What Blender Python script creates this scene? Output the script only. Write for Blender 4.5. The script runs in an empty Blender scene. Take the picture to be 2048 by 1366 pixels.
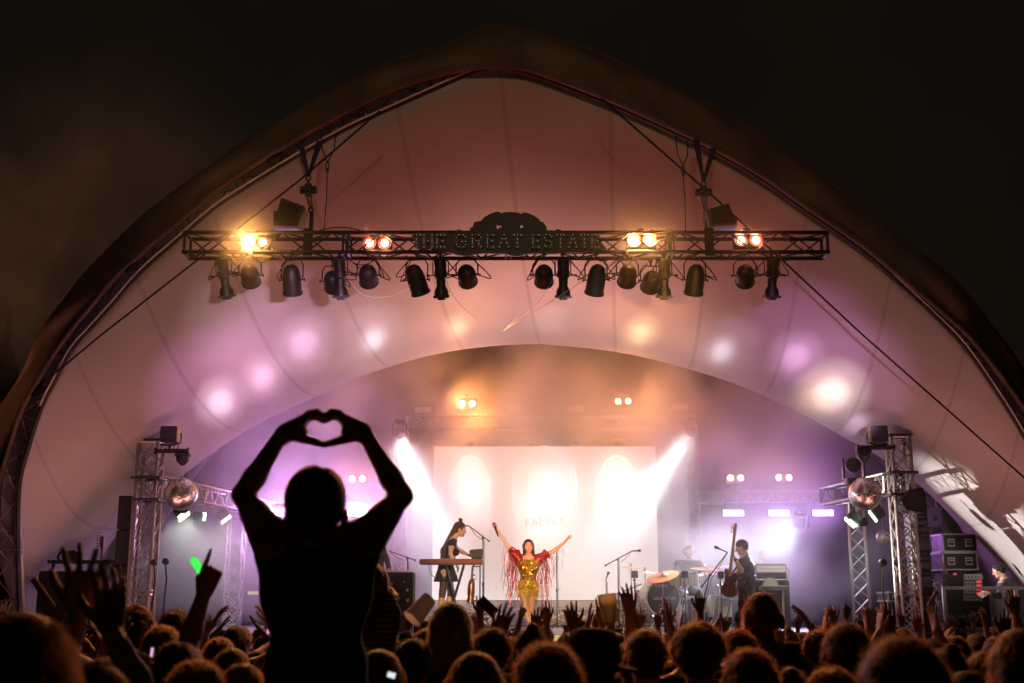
import bpy, bmesh, math, random
import numpy as np
from mathutils import Vector, Matrix

random.seed(7)
S = bpy.context.scene
COL = S.collection
R = math.radians

# ------------------------------------------------------------------ camera
F = 2385.0                      # focal length in photograph pixels (2048 wide)
PITCH = R(12.2)
CAMZ = 1.9
cam = bpy.data.cameras.new('camera')
cam.sensor_width = 36.0
cam.lens = F / 2048 * 36
cam.clip_start = 0.05
cam.clip_end = 600
cam.dof.use_dof = True
cam.dof.focus_distance = 19.0
cam.dof.aperture_fstop = 3.2
camo = bpy.data.objects.new('camera', cam)
camo.location = (0, 0, CAMZ)
camo.rotation_euler = (R(90) + PITCH, 0, 0)
COL.objects.link(camo)
S.camera = camo

# ------------------------------------------------------------------ world: night
W = bpy.data.worlds.new('World')
S.world = W
W.use_nodes = True
wn = W.node_tree
wn.nodes['Background'].inputs[1].default_value = 0.0085
_tc = wn.nodes.new('ShaderNodeTexCoord'); _ns = wn.nodes.new('ShaderNodeTexNoise'); _ns.inputs['Scale'].default_value = 2.6; _ns.inputs['Detail'].default_value = 4
_cr = wn.nodes.new('ShaderNodeValToRGB'); _cr.color_ramp.elements[0].position = 0.35; _cr.color_ramp.elements[0].color = (0.42, 0.36, 0.27, 1); _cr.color_ramp.elements[1].position = 0.75; _cr.color_ramp.elements[1].color = (0.85, 0.55, 0.34, 1)
wn.links.new(_tc.outputs['Generated'], _ns.inputs['Vector']); wn.links.new(_ns.outputs['Fac'], _cr.inputs[0]); wn.links.new(_cr.outputs[0], wn.nodes['Background'].inputs[0])

S.view_settings.view_transform = 'Standard'
S.view_settings.look = 'None'
S.view_settings.exposure = 0
S.view_settings.gamma = 1
S.cycles.use_denoising = True
S.cycles.max_bounces = 6
S.cycles.diffuse_bounces = 3
S.cycles.glossy_bounces = 2
S.cycles.transmission_bounces = 3
S.cycles.volume_bounces = 0
S.cycles.transparent_max_bounces = 12
S.cycles.volume_step_rate = 1.0
S.cycles.volume_max_steps = 96
S.cycles.sample_clamp_indirect = 4
S.cycles.caustics_reflective = False
S.cycles.caustics_refractive = False

def at(px, py, Y):
    """the point of the place seen at photo pixel (px, py), Y metres ahead"""
    dx = (px - 1024) / F
    dv = (683 - py) / F
    c, s = math.cos(PITCH), math.sin(PITCH)
    d = Vector((dx, c - s * dv, s + c * dv))
    k = Y / d.y
    return Vector((d.x * k, Y, CAMZ + d.z * k))

def ppm(Y):
    return F / Y

def srgb(h, g=None, b=None):
    if g is not None:
        h = (h, g, b)
    else:
        h = tuple(int(h[i:i + 2], 16) for i in (0, 2, 4))
    return tuple(((v / 255) / 12.92 if v / 255 <= 0.04045 else ((v / 255 + 0.055) / 1.055) ** 2.4) for v in h)

# ------------------------------------------------------------------ materials
def mat(name, col, rough=0.6, metal=0.0, bump=0.0, bscale=40.0, var=0.0, vscale=6.0, emit=None, estr=0.0, spec=0.5, coat=0.0):
    m = bpy.data.materials.new(name)
    m.use_nodes = True
    nt = m.node_tree
    b = nt.nodes['Principled BSDF']
    b.inputs['Base Color'].default_value = (*col, 1)
    b.inputs['Roughness'].default_value = rough
    b.inputs['Metallic'].default_value = metal
    b.inputs['Specular IOR Level'].default_value = spec
    b.inputs['Coat Weight'].default_value = coat
    if emit:
        b.inputs['Emission Color'].default_value = (*emit, 1)
        b.inputs['Emission Strength'].default_value = estr
    if var > 0 or bump > 0:
        tc = nt.nodes.new('ShaderNodeTexCoord')
        if var > 0:
            n = nt.nodes.new('ShaderNodeTexNoise'); n.inputs['Scale'].default_value = vscale; n.inputs['Detail'].default_value = 5
            nt.links.new(tc.outputs['Object'], n.inputs['Vector'])
            r = nt.nodes.new('ShaderNodeMapRange')
            r.inputs[1].default_value = 0.3; r.inputs[2].default_value = 0.7
            r.inputs[3].default_value = 1 - var; r.inputs[4].default_value = 1 + var
            nt.links.new(n.outputs['Fac'], r.inputs[0])
            mx = nt.nodes.new('ShaderNodeVectorMath'); mx.operation = 'SCALE'
            mx.inputs[0].default_value = col
            nt.links.new(r.outputs[0], mx.inputs['Scale'])
            nt.links.new(mx.outputs[0], b.inputs['Base Color'])
        if bump > 0:
            n2 = nt.nodes.new('ShaderNodeTexNoise'); n2.inputs['Scale'].default_value = bscale; n2.inputs['Detail'].default_value = 4
            nt.links.new(tc.outputs['Object'], n2.inputs['Vector'])
            bp = nt.nodes.new('ShaderNodeBump'); bp.inputs['Strength'].default_value = bump; bp.inputs['Distance'].default_value = 0.02
            nt.links.new(n2.outputs['Fac'], bp.inputs['Height'])
            nt.links.new(bp.outputs['Normal'], b.inputs['Normal'])
    return m

def glow(name, col, strength):
    m = bpy.data.materials.new(name)
    m.use_nodes = True
    nt = m.node_tree
    for n in list(nt.nodes):
        if n.type == 'BSDF_PRINCIPLED': nt.nodes.remove(n)
    e = nt.nodes.new('ShaderNodeEmission')
    e.inputs[0].default_value = (*col, 1); e.inputs[1].default_value = strength
    nt.links.new(e.outputs[0], nt.nodes['Material Output'].inputs['Surface'])
    return m

M = {}
M['alu'] = mat('aluminium_tube', (0.40, 0.38, 0.36), 0.42, 0.7, bump=0.1, var=0.2)
M['black'] = mat('black_painted_metal', (0.012, 0.011, 0.010), 0.5, bump=0.15, bscale=60)
M['blacktruss'] = mat('black_truss', (0.022, 0.017, 0.015), 0.45, 0.2, bump=0.1)
M['cable'] = mat('cable_rubber', (0.01, 0.009, 0.009), 0.7)
M['plastic'] = mat('black_plastic', (0.02, 0.02, 0.02), 0.35, bump=0.1, bscale=90)
M['grille'] = mat('speaker_grille', (0.018, 0.016, 0.022), 0.55, 0.3, bump=0.5, bscale=300)
M['strap'] = mat('sling_webbing', (0.02, 0.015, 0.06), 0.8, bump=0.3, bscale=200)
M['silver'] = mat('silver_edge', (0.55, 0.52, 0.53), 0.35, 0.7)
M['casepanel'] = mat('flight_case_laminate', (0.02, 0.017, 0.02), 0.35, bump=0.25, bscale=120)
M['deck'] = mat('stage_deck', (0.05, 0.045, 0.045), 0.35, bump=0.3, bscale=25, var=0.25)
M['drape'] = mat('black_stage_drape', (0.05, 0.035, 0.05), 0.9, bump=0.5, bscale=4)
M['ground'] = mat('trodden_grass', (0.03, 0.035, 0.015), 0.95, bump=0.8, bscale=12, var=0.4)

# ------------------------------------------------------------------ mesh helpers
def link(name, me, m=None, parent=None, smooth=False, loc=None):
    o = bpy.data.objects.new(name, me)
    COL.objects.link(o)
    if m is not None and not me.materials:
        me.materials.append(m)
    if smooth:
        me.polygons.foreach_set('use_smooth', [True] * len(me.polygons))
    if parent is not None:
        o.parent = parent
        if loc is None:
            o.matrix_parent_inverse = Matrix.Translation(-parent.location) if parent.rotation_euler.z == 0 else (Matrix.Translation(parent.location) @ Matrix.Rotation(parent.rotation_euler.z, 4, 'Z')).inverted()
    return o

def tag(o, label=None, cat=None, group=None, kind=None):
    if label: o['label'] = label
    if cat: o['category'] = cat
    if group: o['group'] = group
    if kind: o['kind'] = kind
    return o

def thing(name, label, cat, loc=(0, 0, 0), group=None):
    o = bpy.data.objects.new(name, None)
    COL.objects.link(o)
    o.location = loc
    o.empty_display_size = 0.2
    return tag(o, label, cat, group)

class MB:
    """collects shapes (world coordinates) that become ONE mesh"""
    def __init__(s): s.v = []; s.f = []
    def add(s, vs, fs):
        k = len(s.v)
        s.v += [tuple(v) for v in vs]
        s.f += [tuple(i + k for i in f) for f in fs]
    def box(s, c, sz, rot=None, bev=0.0):
        c = Vector(c); hx, hy, hz = sz[0] / 2, sz[1] / 2, sz[2] / 2
        if bev > 0:
            bm = bmesh.new(); bmesh.ops.create_cube(bm, size=1)
            for v in bm.verts: v.co = Vector((v.co.x * sz[0], v.co.y * sz[1], v.co.z * sz[2]))
            bmesh.ops.bevel(bm, geom=list(bm.edges), offset=bev, segments=2, affect='EDGES')
            vs = [v.co.copy() for v in bm.verts]; fs = [[w.index for w in f.verts] for f in bm.faces]; bm.free()
        else:
            vs = [Vector((x, y, z)) for x in (-hx, hx) for y in (-hy, hy) for z in (-hz, hz)]
            fs = [(0, 1, 3, 2), (4, 6, 7, 5), (0, 4, 5, 1), (2, 3, 7, 6), (0, 2, 6, 4), (1, 5, 7, 3)]
        if rot is not None: vs = [rot @ v for v in vs]
        s.add([v + c for v in vs], fs)
        return s
    def cyl(s, a, b, r1, r2=None, n=8, cap=True):
        a, b = Vector(a), Vector(b); r2 = r1 if r2 is None else r2
        d = (b - a)
        if d.length < 1e-6: return s
        q = d.to_track_quat('Z', 'Y')
        vs = []
        for c, r in ((a, r1), (b, r2)):
            for i in range(n):
                t = 2 * math.pi * i / n
                vs.append(c + q @ Vector((math.cos(t) * r, math.sin(t) * r, 0)))
        fs = [(i, (i + 1) % n, n + (i + 1) % n, n + i) for i in range(n)]
        if cap: fs += [tuple(range(n - 1, -1, -1)), tuple(range(n, 2 * n))]
        s.add(vs, fs); return s
    def tube(s, pts, r, n=6, taper=None):
        pts = [Vector(p) for p in pts]
        vs = []
        q = None
        for i, p in enumerate(pts):
            d = (pts[min(i + 1, len(pts) - 1)] - pts[max(i - 1, 0)])
            if d.length < 1e-9: d = Vector((0, 0, 1))
            qq = d.to_track_quat('Z', 'Y')
            if q is not None:      # keep the frame from twisting
                x = q @ Vector((1, 0, 0)); dn = d.normalized(); x = (x - dn * x.dot(dn)).normalized(); y = dn.cross(x)
                fx, fy = x, y
            else: fx, fy = qq @ Vector((1, 0, 0)), qq @ Vector((0, 1, 0))
            q = Matrix((fx, fy, d.normalized())).transposed().to_quaternion()
            rr = r if taper is None else r * (1 + (taper - 1) * i / (len(pts) - 1))
            for k in range(n):
                t = 2 * math.pi * k / n
                vs.append(p + fx * math.cos(t) * rr + fy * math.sin(t) * rr)
        fs = []
        for i in range(len(pts) - 1):
            for k in range(n):
                a = i * n + k; b = i * n + (k + 1) % n
                fs.append((a, b, b + n, a + n))
        fs += [tuple(range(n - 1, -1, -1)), tuple(range((len(pts) - 1) * n, len(pts) * n))]
        s.add(vs, fs); return s
    def lathe(s, prof, c=(0, 0, 0), axis=(0, 0, 1), n=20):
        """prof: list of (radius, height along axis)"""
        c = Vector(c); q = Vector(axis).to_track_quat('Z', 'Y')
        vs = []
        for r, h in prof:
            for i in range(n):
                t = 2 * math.pi * i / n
                vs.append(c + q @ Vector((r * math.cos(t), r * math.sin(t), h)))
        fs = []
        for j in range(len(prof) - 1):
            for i in range(n):
                a = j * n + i; b = j * n + (i + 1) % n
                fs.append((a, b, b + n, a + n))
        if prof[0][0] > 1e-6: fs.append(tuple(range(n - 1, -1, -1)))
        if prof[-1][0] > 1e-6: fs.append(tuple(range((len(prof) - 1) * n, len(prof) * n)))
        s.add(vs, fs); return s
    def sphere(s, c, r, n=12, m=8, sc=(1, 1, 1), rot=None):
        c = Vector(c)
        vs = [Vector((0, 0, -r))]
        for j in range(1, m):
            ph = -math.pi / 2 + math.pi * j / m
            for i in range(n):
                t = 2 * math.pi * i / n
                vs.append(Vector((r * math.cos(ph) * math.cos(t), r * math.cos(ph) * math.sin(t), r * math.sin(ph))))
        vs.append(Vector((0, 0, r)))
        fs = [(0, 1 + (i + 1) % n, 1 + i) for i in range(n)]
        for j in range(m - 2):
            for i in range(n):
                a = 1 + j * n + i; b = 1 + j * n + (i + 1) % n
                fs.append((a, b, b + n, a + n))
        k = 1 + (m - 2) * n
        fs += [(k + i, k + (i + 1) % n, len(vs) - 1) for i in range(n)]
        vs = [Vector((v.x * sc[0], v.y * sc[1], v.z * sc[2])) for v in vs]
        if rot is not None: vs = [rot @ v for v in vs]
        s.add([v + c for v in vs], fs); return s
    def prism(s, outline, c, ux, uy, th):
        """2-D outline (list of (x, y) metres) in the plane (ux, uy) through c, thickness th"""
        c, ux, uy = Vector(c), Vector(ux).normalized(), Vector(uy).normalized(); n = ux.cross(uy)
        k = len(outline)
        vs = [c + ux * x + uy * y + n * (th / 2) for x, y in outline] + [c + ux * x + uy * y - n * (th / 2) for x, y in outline]
        fs = [tuple(range(k)), tuple(range(2 * k - 1, k - 1, -1))] + [(i, i + k, (i + 1) % k + k, (i + 1) % k) for i in range(k)]
        s.add(vs, fs); return s
    def mesh(s, name):
        me = bpy.data.meshes.new(name)
        me.from_pydata(s.v, [], s.f)
        me.validate(); me.update()
        return me
    def build(s, name, m, parent=None, smooth=False, loc=None):
        me = s.mesh(name)
        if parent is None and s.v:       # origin at the thing's base
            xs = [v[0] for v in s.v]; ys = [v[1] for v in s.v]; zs = [v[2] for v in s.v]
            o0 = Vector(((min(xs) + max(xs)) / 2, (min(ys) + max(ys)) / 2, min(zs)))
            me.transform(Matrix.Translation(-o0))
            o = link(name, me, m, None, smooth); o.location = o0
            return o
        return link(name, me, m, parent, smooth, loc)

def smoothshade(o, ang=35):
    o.data.polygons.foreach_set('use_smooth', [True] * len(o.data.polygons))
    try: o.data.set_sharp_from_angle(angle=R(ang))
    except Exception: pass
    return o

def copy_tree(o, parent=None):
    c = o.copy(); COL.objects.link(c)
    if parent is not None: c.parent = parent
    for ch in list(o.children): copy_tree(ch, c)
    return c

# strength and tint of each set of lamps
LIGHT = {'amber': (0.46, 0.45, 0.43), 'apex': (0.60, 0.48, 0.45), 'barL': (0.95, 0.9, 0.75), 'barR': (0.28, 0.17, 0.36), 'beam': (1.05, 1.1, 1.1), 'beam3': (1.22, 1.26, 1.31),
         'foh': (1.1, 1.1, 1.1), 'hood': (1.8, 1.95, 1.95), 'mid': (1.5, 1.42, 1.28), 'poolA': (1, 1, 1), 'poolC': (1, 1, 1), 'poolL': (1, 1, 1),
         'poolR': (1, 1, 1), 'sideL': (0.82, 0.92, 0.95), 'sideR': (0.50, 0.52, 0.50), 'streak': (4.8, 5.0, 5.0), 'warmtwin': (0.67, 0.40, 0.8), 'low': (1, 1, 1)}
LGRP = ['misc']; LG = {}
def tint(power, col):
    k = LIGHT.get(LGRP[0], (1, 1, 1)); c = [a * b for a, b in zip(col, k)]; m = max(c)
    return power * m, [v / m for v in c]
def spot(loc, target, power, col, angle=30, blend=0.5, radius=0.05, parent=None):
    power, col = tint(power, col)
    l = bpy.data.lights.new('lamp_light', 'SPOT')
    l.energy = power; l.color = col; l.spot_size = R(angle); l.spot_blend = blend; l.shadow_soft_size = radius
    o = bpy.data.objects.new('lamp_light', l); COL.objects.link(o)
    o.location = loc
    d = (Vector(target) - Vector(loc))
    o.rotation_euler = d.to_track_quat('-Z', 'Y').to_euler()
    LG[o.name] = LGRP[0]
    return o

def point(loc, power, col, radius=0.06):
    l = bpy.data.lights.new('lamp_light', 'POINT')
    l.energy = power; l.color = col; l.shadow_soft_size = radius
    o = bpy.data.objects.new('lamp_light', l); COL.objects.link(o); o.location = loc
    return o

def resample(pts, n):
    """n points evenly along a smooth (Catmull-Rom) curve through pts (tuples of floats)"""
    P = np.array(pts, float)
    out = []
    for i in range(len(P) - 1):
        p0 = P[max(i - 1, 0)]; p1 = P[i]; p2 = P[i + 1]; p3 = P[min(i + 2, len(P) - 1)]
        for t in np.linspace(0, 1, 16, endpoint=False):
            out.append(0.5 * ((2 * p1) + (-p0 + p2) * t + (2 * p0 - 5 * p1 + 4 * p2 - p3) * t * t + (-p0 + 3 * p1 - 3 * p2 + p3) * t ** 3))
    out.append(P[-1]); out = np.array(out)
    d = np.concatenate([[0], np.cumsum(np.linalg.norm(np.diff(out, axis=0), axis=1))])
    s = np.linspace(0, d[-1], n)
    return np.stack([np.interp(s, d, out[:, k]) for k in range(out.shape[1])], 1)

# ------------------------------------------------------------------ ground and stage
g = MB()
g.add([(-150, -20, 0), (150, -20, 0), (150, 260, 0), (-150, 260, 0)], [(0, 1, 2, 3)])
tag(g.build('ground', M['ground']), kind='structure')

DECK = 1.38
SF = 18.6           # front edge of the stage
def world_curve(pts, Yf, n=None):
    """pixel points -> world points, Yf(px, py) gives the distance"""
    return [at(x, y, Yf(x, y)) for x, y in pts]

rim_px = [(40, 1330), (34, 1150), (33, 1050), (37, 960), (56, 888), (80, 813), (108, 757), (141, 696), (178, 654), (225, 602), (280, 540), (360, 470), (430, 410), (500, 365), (600, 305), (700, 250), (800, 205), (900, 160), (960, 136), (1000, 132), (1030, 137), (1069, 146), (1199, 195), (1324, 250), (1429, 300), (1524, 355), (1624, 425), (1724, 495), (1804, 565), (1874, 630), (1930, 688), (1985, 765), (2045, 860), (2090, 950), (2115, 1050), (2125, 1150), (2130, 1330)]
mid_px = [(-60, 1420), (20, 1240), (100, 1145), (199, 1065), (245, 1032), (365, 950), (440, 895), (520, 846), (600, 808), (700, 762), (800, 727), (900, 703), (1000, 691), (1080, 688), (1180, 697), (1280, 713), (1403, 746), (1482, 772), (1548, 801), (1613, 833), (1692, 877), (1750, 908), (1817, 950), (1875, 994), (1937, 1046), (1987, 1090), (2046, 1152), (2130, 1260), (2200, 1420)]
def rimY(x, y): return 14.0 + 3.4 * min(1, max(0, (y - 132) / 1000)) ** 1.1
def midY(x, y): return 21.0 - 1.6 * min(1, max(0, (y - 688) / 600))
def split_curve(px, Yf, ax, n):
    """resample left and right of the apex separately so that the apexes line up"""
    i = min(range(len(px)), key=lambda k: abs(px[k][0] - ax) + (0 if px[k][1] < 720 else 999))
    L = [tuple(p) for p in world_curve(px[:i + 1], Yf)]; Rr = [tuple(p) for p in world_curve(px[i:], Yf)]
    return np.concatenate([resample(L, n + 1), resample(Rr, n + 1)[1:]])
NU = 80
hin_px = [(-20, 1060), (-5, 975), (23, 880), (47, 813), (94, 729), (140, 662), (182, 612), (228, 556), (275, 513), (350, 448), (450, 369), (550, 303), (640, 250), (750, 194), (825, 164), (925, 138), (990, 131), (1030, 134), (1069, 142), (1199, 190), (1324, 245), (1429, 296), (1524, 350), (1624, 420), (1724, 489), (1804, 555), (1880, 620), (1945, 680), (2010, 762), (2070, 850), (2120, 950), (2150, 1060)]
RIM = split_curve(rim_px, rimY, 1000, NU)
OUTER = split_curve(hin_px, lambda x, y: rimY(x, y) + 0.40, 990, NU)
MID = split_curve(mid_px, midY, 1080, NU)
# rear arch, in metres
rear = []
for i in range(2 * NU + 1):
    a = math.pi * (1 - i / (2 * NU))
    rear.append((0.7 + 10.2 * math.cos(a), 28.2 - 0.9 * math.sin(a) ** 0.5, 9.2 * math.sin(a) ** 0.85 - 0.2))
REAR = np.array(rear)

def membrane_mesh():
    NV = 26
    rows = [OUTER, OUTER * .5 + RIM * .5 + np.array([0, .15, .0])]     # the cloth is laced to the outer chord of the arch
    for j in range(NV + 1):                       # front rim -> saddle
        t = j / NV
        P = RIM * (1 - t) + MID * t
        sag = np.zeros_like(P)
        c = np.linspace(-1, 1, 2 * NU + 1)
        sag[:, 2] = -0.55 * (4 * t * (1 - t)) * (1 - np.abs(c) ** 3)      # the cloth sags between the arches
        sag[:, 1] = 0.0
        rows.append(P + sag)
    for j in range(1, 15):                        # saddle -> rear arch
        t = j / 14
        P = MID * (1 - t) + REAR * t
        P[:, 2] += -0.5 * 4 * t * (1 - t) * 0.6
        rows.append(P)
    G = np.array(rows)
    nr, nc = G.shape[:2]
    me = bpy.data.meshes.new('fabric_roof')
    vs = G.reshape(-1, 3)
    fs = [(j * nc + i, j * nc + i + 1, (j + 1) * nc + i + 1, (j + 1) * nc + i) for j in range(nr - 1) for i in range(nc - 1)]
    me.from_pydata([tuple(v) for v in vs], [], fs)
    uv = me.uv_layers.new(name='cloth')
    idx = np.zeros(len(me.loops), int); me.loops.foreach_get('vertex_index', idx)
    u = (idx % nc) / (nc - 1); v = (idx // nc) / (nr - 1)
    uv.data.foreach_set('uv', np.stack([u, v], 1).ravel())
    me.polygons.foreach_set('use_smooth', [True] * len(me.polygons))
    me.update()
    return me

def membrane_mat():
    m = mat('white_tent_membrane', (0.60, 0.53, 0.49), 0.75)
    nt = m.node_tree; b = nt.nodes['Principled BSDF']
    uv = nt.nodes.new('ShaderNodeUVMap'); uv.uv_map = 'cloth'
    sx = nt.nodes.new('ShaderNodeSeparateXYZ'); nt.links.new(uv.outputs[0], sx.inputs[0])
    # welded seams: thin lines of double cloth running from rim to rim
    mu = nt.nodes.new('ShaderNodeMath'); mu.operation = 'MULTIPLY'; mu.inputs[1].default_value = 17
    nt.links.new(sx.outputs[0], mu.inputs[0])
    fr = nt.nodes.new('ShaderNodeMath'); fr.operation = 'FRACT'; nt.links.new(mu.outputs[0], fr.inputs[0])
    su = nt.nodes.new('ShaderNodeMath'); su.operation = 'SUBTRACT'; su.inputs[1].default_value = 0.5; nt.links.new(fr.outputs[0], su.inputs[0])
    ab = nt.nodes.new('ShaderNodeMath'); ab.operation = 'ABSOLUTE'; nt.links.new(su.outputs[0], ab.inputs[0])
    mr = nt.nodes.new('ShaderNodeMapRange'); mr.inputs[1].default_value = 0.018; mr.inputs[2].default_value = 0.026; mr.inputs[3].default_value = 0.84; mr.inputs[4].default_value = 1.0
    nt.links.new(ab.outputs[0], mr.inputs[0])
    ns = nt.nodes.new('ShaderNodeTexNoise'); ns.inputs['Scale'].default_value = 0.8; ns.inputs['Detail'].default_value = 5
    tc = nt.nodes.new('ShaderNodeTexCoord'); nt.links.new(tc.outputs['Object'], ns.inputs['Vector'])
    r2 = nt.nodes.new('ShaderNodeMapRange'); r2.inputs[1].default_value = 0.25; r2.inputs[2].default_value = 0.75; r2.inputs[3].default_value = 0.88; r2.inputs[4].default_value = 1.06
    nt.links.new(ns.outputs['Fac'], r2.inputs[0])
    pr = nt.nodes.new('ShaderNodeMath'); pr.operation = 'MULTIPLY'; nt.links.new(mr.outputs[0], pr.inputs[0]); nt.links.new(r2.outputs[0], pr.inputs[1])
    sc = nt.nodes.new('ShaderNodeVectorMath'); sc.operation = 'SCALE'; sc.inputs[0].default_value = (0.62, 0.57, 0.55)
    nt.links.new(pr.outputs[0], sc.inputs['Scale']); nt.links.new(sc.outputs[0], b.inputs['Base Color'])
    # long soft creases
    w = nt.nodes.new('ShaderNodeTexNoise'); w.inputs['Scale'].default_value = 1.0; w.inputs['Detail'].default_value = 3
    mp = nt.nodes.new('ShaderNodeMapping'); mp.inputs['Scale'].default_value = (1.4, 0.35, 0.7)
    nt.links.new(tc.outputs['Object'], mp.inputs[0]); nt.links.new(mp.outputs[0], w.inputs['Vector'])
    bp = nt.nodes.new('ShaderNodeBump'); bp.inputs['Strength'].default_value = 0.35; bp.inputs['Distance'].default_value = 0.15
    nt.links.new(w.outputs['Fac'], bp.inputs['Height']); nt.links.new(bp.outputs[0], b.inputs['Normal'])
    tr = nt.nodes.new('ShaderNodeBsdfTranslucent'); nt.links.new(sc.outputs[0], tr.inputs[0])
    ms = nt.nodes.new('ShaderNodeMixShader'); ms.inputs[0].default_value = 0.30
    nt.links.new(b.outputs[0], ms.inputs[1]); nt.links.new(tr.outputs[0], ms.inputs[2]); nt.links.new(ms.outputs[0], nt.nodes['Material Output'].inputs['Surface'])
    return m

tent = thing('saddle_span_tent', 'giant pointed white fabric tent roof on arched trusses over the whole stage', 'stage tent', (0.3, 20, 0))
M['membrane'] = membrane_mat()
link('fabric_roof', membrane_mesh(), M['membrane'], tent)
MB().tube([tuple(p) for p in RIM + np.array([0, -.03, 0])], 0.012, 6).build('edge_cord', mat('pale_edge_cord', (.75, .66, .62), .5), tent, True)
# ------------------------------------------------------------------ the tent's arches, hood and back wall
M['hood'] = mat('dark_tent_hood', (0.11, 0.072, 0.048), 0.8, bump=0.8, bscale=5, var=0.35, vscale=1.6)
M['backwall'] = mat('grey_back_wall_cloth', (0.035, 0.024, 0.028), 0.9, bump=0.6, bscale=1.5, var=0.15, vscale=2)

# the dark hood of cloth that wraps over the front arch
sil_px = [(-150, 1060), (-60, 900), (30, 770), (75, 683), (135, 585), (200, 515), (265, 450), (325, 400), (415, 335), (525, 260), (600, 215), (700, 163), (800, 115), (900, 82), (960, 54), (992, 49), (1032, 52), (1099, 70), (1189, 100), (1274, 143), (1374, 188), (1464, 233), (1554, 288), (1649, 358), (1754, 428), (1834, 500), (1924, 575), (2004, 683), (2060, 765), (2150, 900), (2230, 1060)]
HIN = split_curve(hin_px, lambda x, y: rimY(x, y) - 0.12, 990, NU)
SIL = split_curve(sil_px, lambda x, y: rimY(x, y) + 0.75, 992, NU)
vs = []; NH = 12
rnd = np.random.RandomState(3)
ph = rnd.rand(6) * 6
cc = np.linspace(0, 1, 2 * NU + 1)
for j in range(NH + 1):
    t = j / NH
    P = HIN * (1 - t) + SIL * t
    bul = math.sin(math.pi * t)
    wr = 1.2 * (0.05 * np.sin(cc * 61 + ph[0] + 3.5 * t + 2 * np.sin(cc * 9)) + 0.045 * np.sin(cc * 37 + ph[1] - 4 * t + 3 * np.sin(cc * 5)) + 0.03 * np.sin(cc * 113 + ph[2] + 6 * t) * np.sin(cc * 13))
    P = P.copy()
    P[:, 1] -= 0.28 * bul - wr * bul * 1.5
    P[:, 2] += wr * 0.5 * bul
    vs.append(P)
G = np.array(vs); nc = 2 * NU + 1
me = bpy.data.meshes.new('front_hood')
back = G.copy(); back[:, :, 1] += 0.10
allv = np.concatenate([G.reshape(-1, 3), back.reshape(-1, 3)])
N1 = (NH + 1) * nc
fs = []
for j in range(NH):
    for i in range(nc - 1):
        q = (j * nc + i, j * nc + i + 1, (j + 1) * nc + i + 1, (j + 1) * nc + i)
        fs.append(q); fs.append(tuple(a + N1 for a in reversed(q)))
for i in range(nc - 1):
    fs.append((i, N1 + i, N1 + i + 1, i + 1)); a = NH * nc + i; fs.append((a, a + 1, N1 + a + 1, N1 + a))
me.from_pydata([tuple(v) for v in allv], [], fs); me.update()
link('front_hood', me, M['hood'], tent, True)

def lattice(mb, chords, step, r=0.011, cross=False):
    """zig-zag braces between neighbouring chord polylines (each an (n,3) array)"""
    for a in range(len(chords)):
        A = chords[a]; B = chords[(a + 1) % len(chords)]
        if len(chords) == 2 and a == 1: break
        n = len(A); k = 0
        for i in range(0, n - step, step):
            p, q = (A, B) if k % 2 == 0 else (B, A)
            mb.cyl(p[i], q[i + step], r, n=5, cap=False)
            if cross: mb.cyl(q[i], p[i + step], r, n=5, cap=False)
            if k % 4 == 0: mb.cyl(A[i], B[i], r, n=5, cap=False)
            k += 1

def outward(C):
    t = np.gradient(C, axis=0); t /= np.linalg.norm(t, axis=1)[:, None]
    n = np.stack([-t[:, 2], 0 * t[:, 0], t[:, 0]], 1); n /= np.linalg.norm(n, axis=1)[:, None]
    return n
NR = resample([tuple(p) for p in RIM], 241)
out = outward(NR)
side = np.clip((0.2 - NR[:, 0]) / 1.5, 0, 1)[:, None]     # on the right the outer chords lie behind the hood
low = np.clip((5.5 - NR[:, 2]) / 5.5, 0, 1)[:, None]
c0 = NR + np.array([0, 0.05, 0])
c1 = NR + out * (0.16 + 0.06 * side + 0.12 * low * side) + np.array([0, 0.02, 0])
c2 = NR + out * 0.08 + np.array([0, 0.38, 0])
arch = thing('front_arch_truss', 'curved black lattice truss following the front edge of the tent roof', 'truss arch', tuple(NR[0]))
for C, r in ((c0, 0.035), (c1, 0.03), (c2, 0.03)):
    MB().tube(C[::2], r, 8).build('chord', M['alu'] if C is c2 else M['blacktruss'], arch, True)
mb = MB(); lattice(mb, [c0, c1, c2], 4, 0.013, False)
for i in range(0, 240, 9): mb.cyl(c0[i], c1[i], 0.02, n=6)
mb.build('lattice', mat('worn_grey_brace', (0.35, 0.30, 0.28), 0.5, 0.5), arch)
for i in (40, 62, 86):
    p = NR[i] + out[i] * 0.12
    MB().box(p, (0.2, 0.25, 0.2), Matrix.Rotation(0.7, 3, 'Y'), 0.03).build('hinge_node', M['black'], arch)
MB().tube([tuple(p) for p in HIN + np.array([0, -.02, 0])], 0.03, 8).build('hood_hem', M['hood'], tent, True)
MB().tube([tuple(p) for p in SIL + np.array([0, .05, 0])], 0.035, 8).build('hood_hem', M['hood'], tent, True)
# pointed top of another tent far off at the left edge
c = at(14, 700, 70)
fr = thing('distant_tent_spire', 'dim pointed brown tent top far away at the left edge', 'distant tent', (c.x, 70, 0))
smoothshade(MB().lathe([(6.5, 0), (6, 8), (3.2, 11), (1.0, 14.6), (.45, 16.0), (.5, 16.3), (.25, 16.8), (.1, 18.8), (0, 19.3)], (c.x, 70, 0), n=20).build('canvas_top', M['hood'], fr), 50)
MB().cyl((c.x, 70, 18.5), (c.x, 70, 20.0), .05).build('pole', M['alu'], fr)
mb = MB(); n0 = NR[:, :] + out * 0.02
mb.tube([p + Vector((0.05, -0.1, 0)) for p in map(Vector, NR[6:40:2])], 0.022, 6)
mb.build('power_cable', M['cable'], arch, True)

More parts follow.
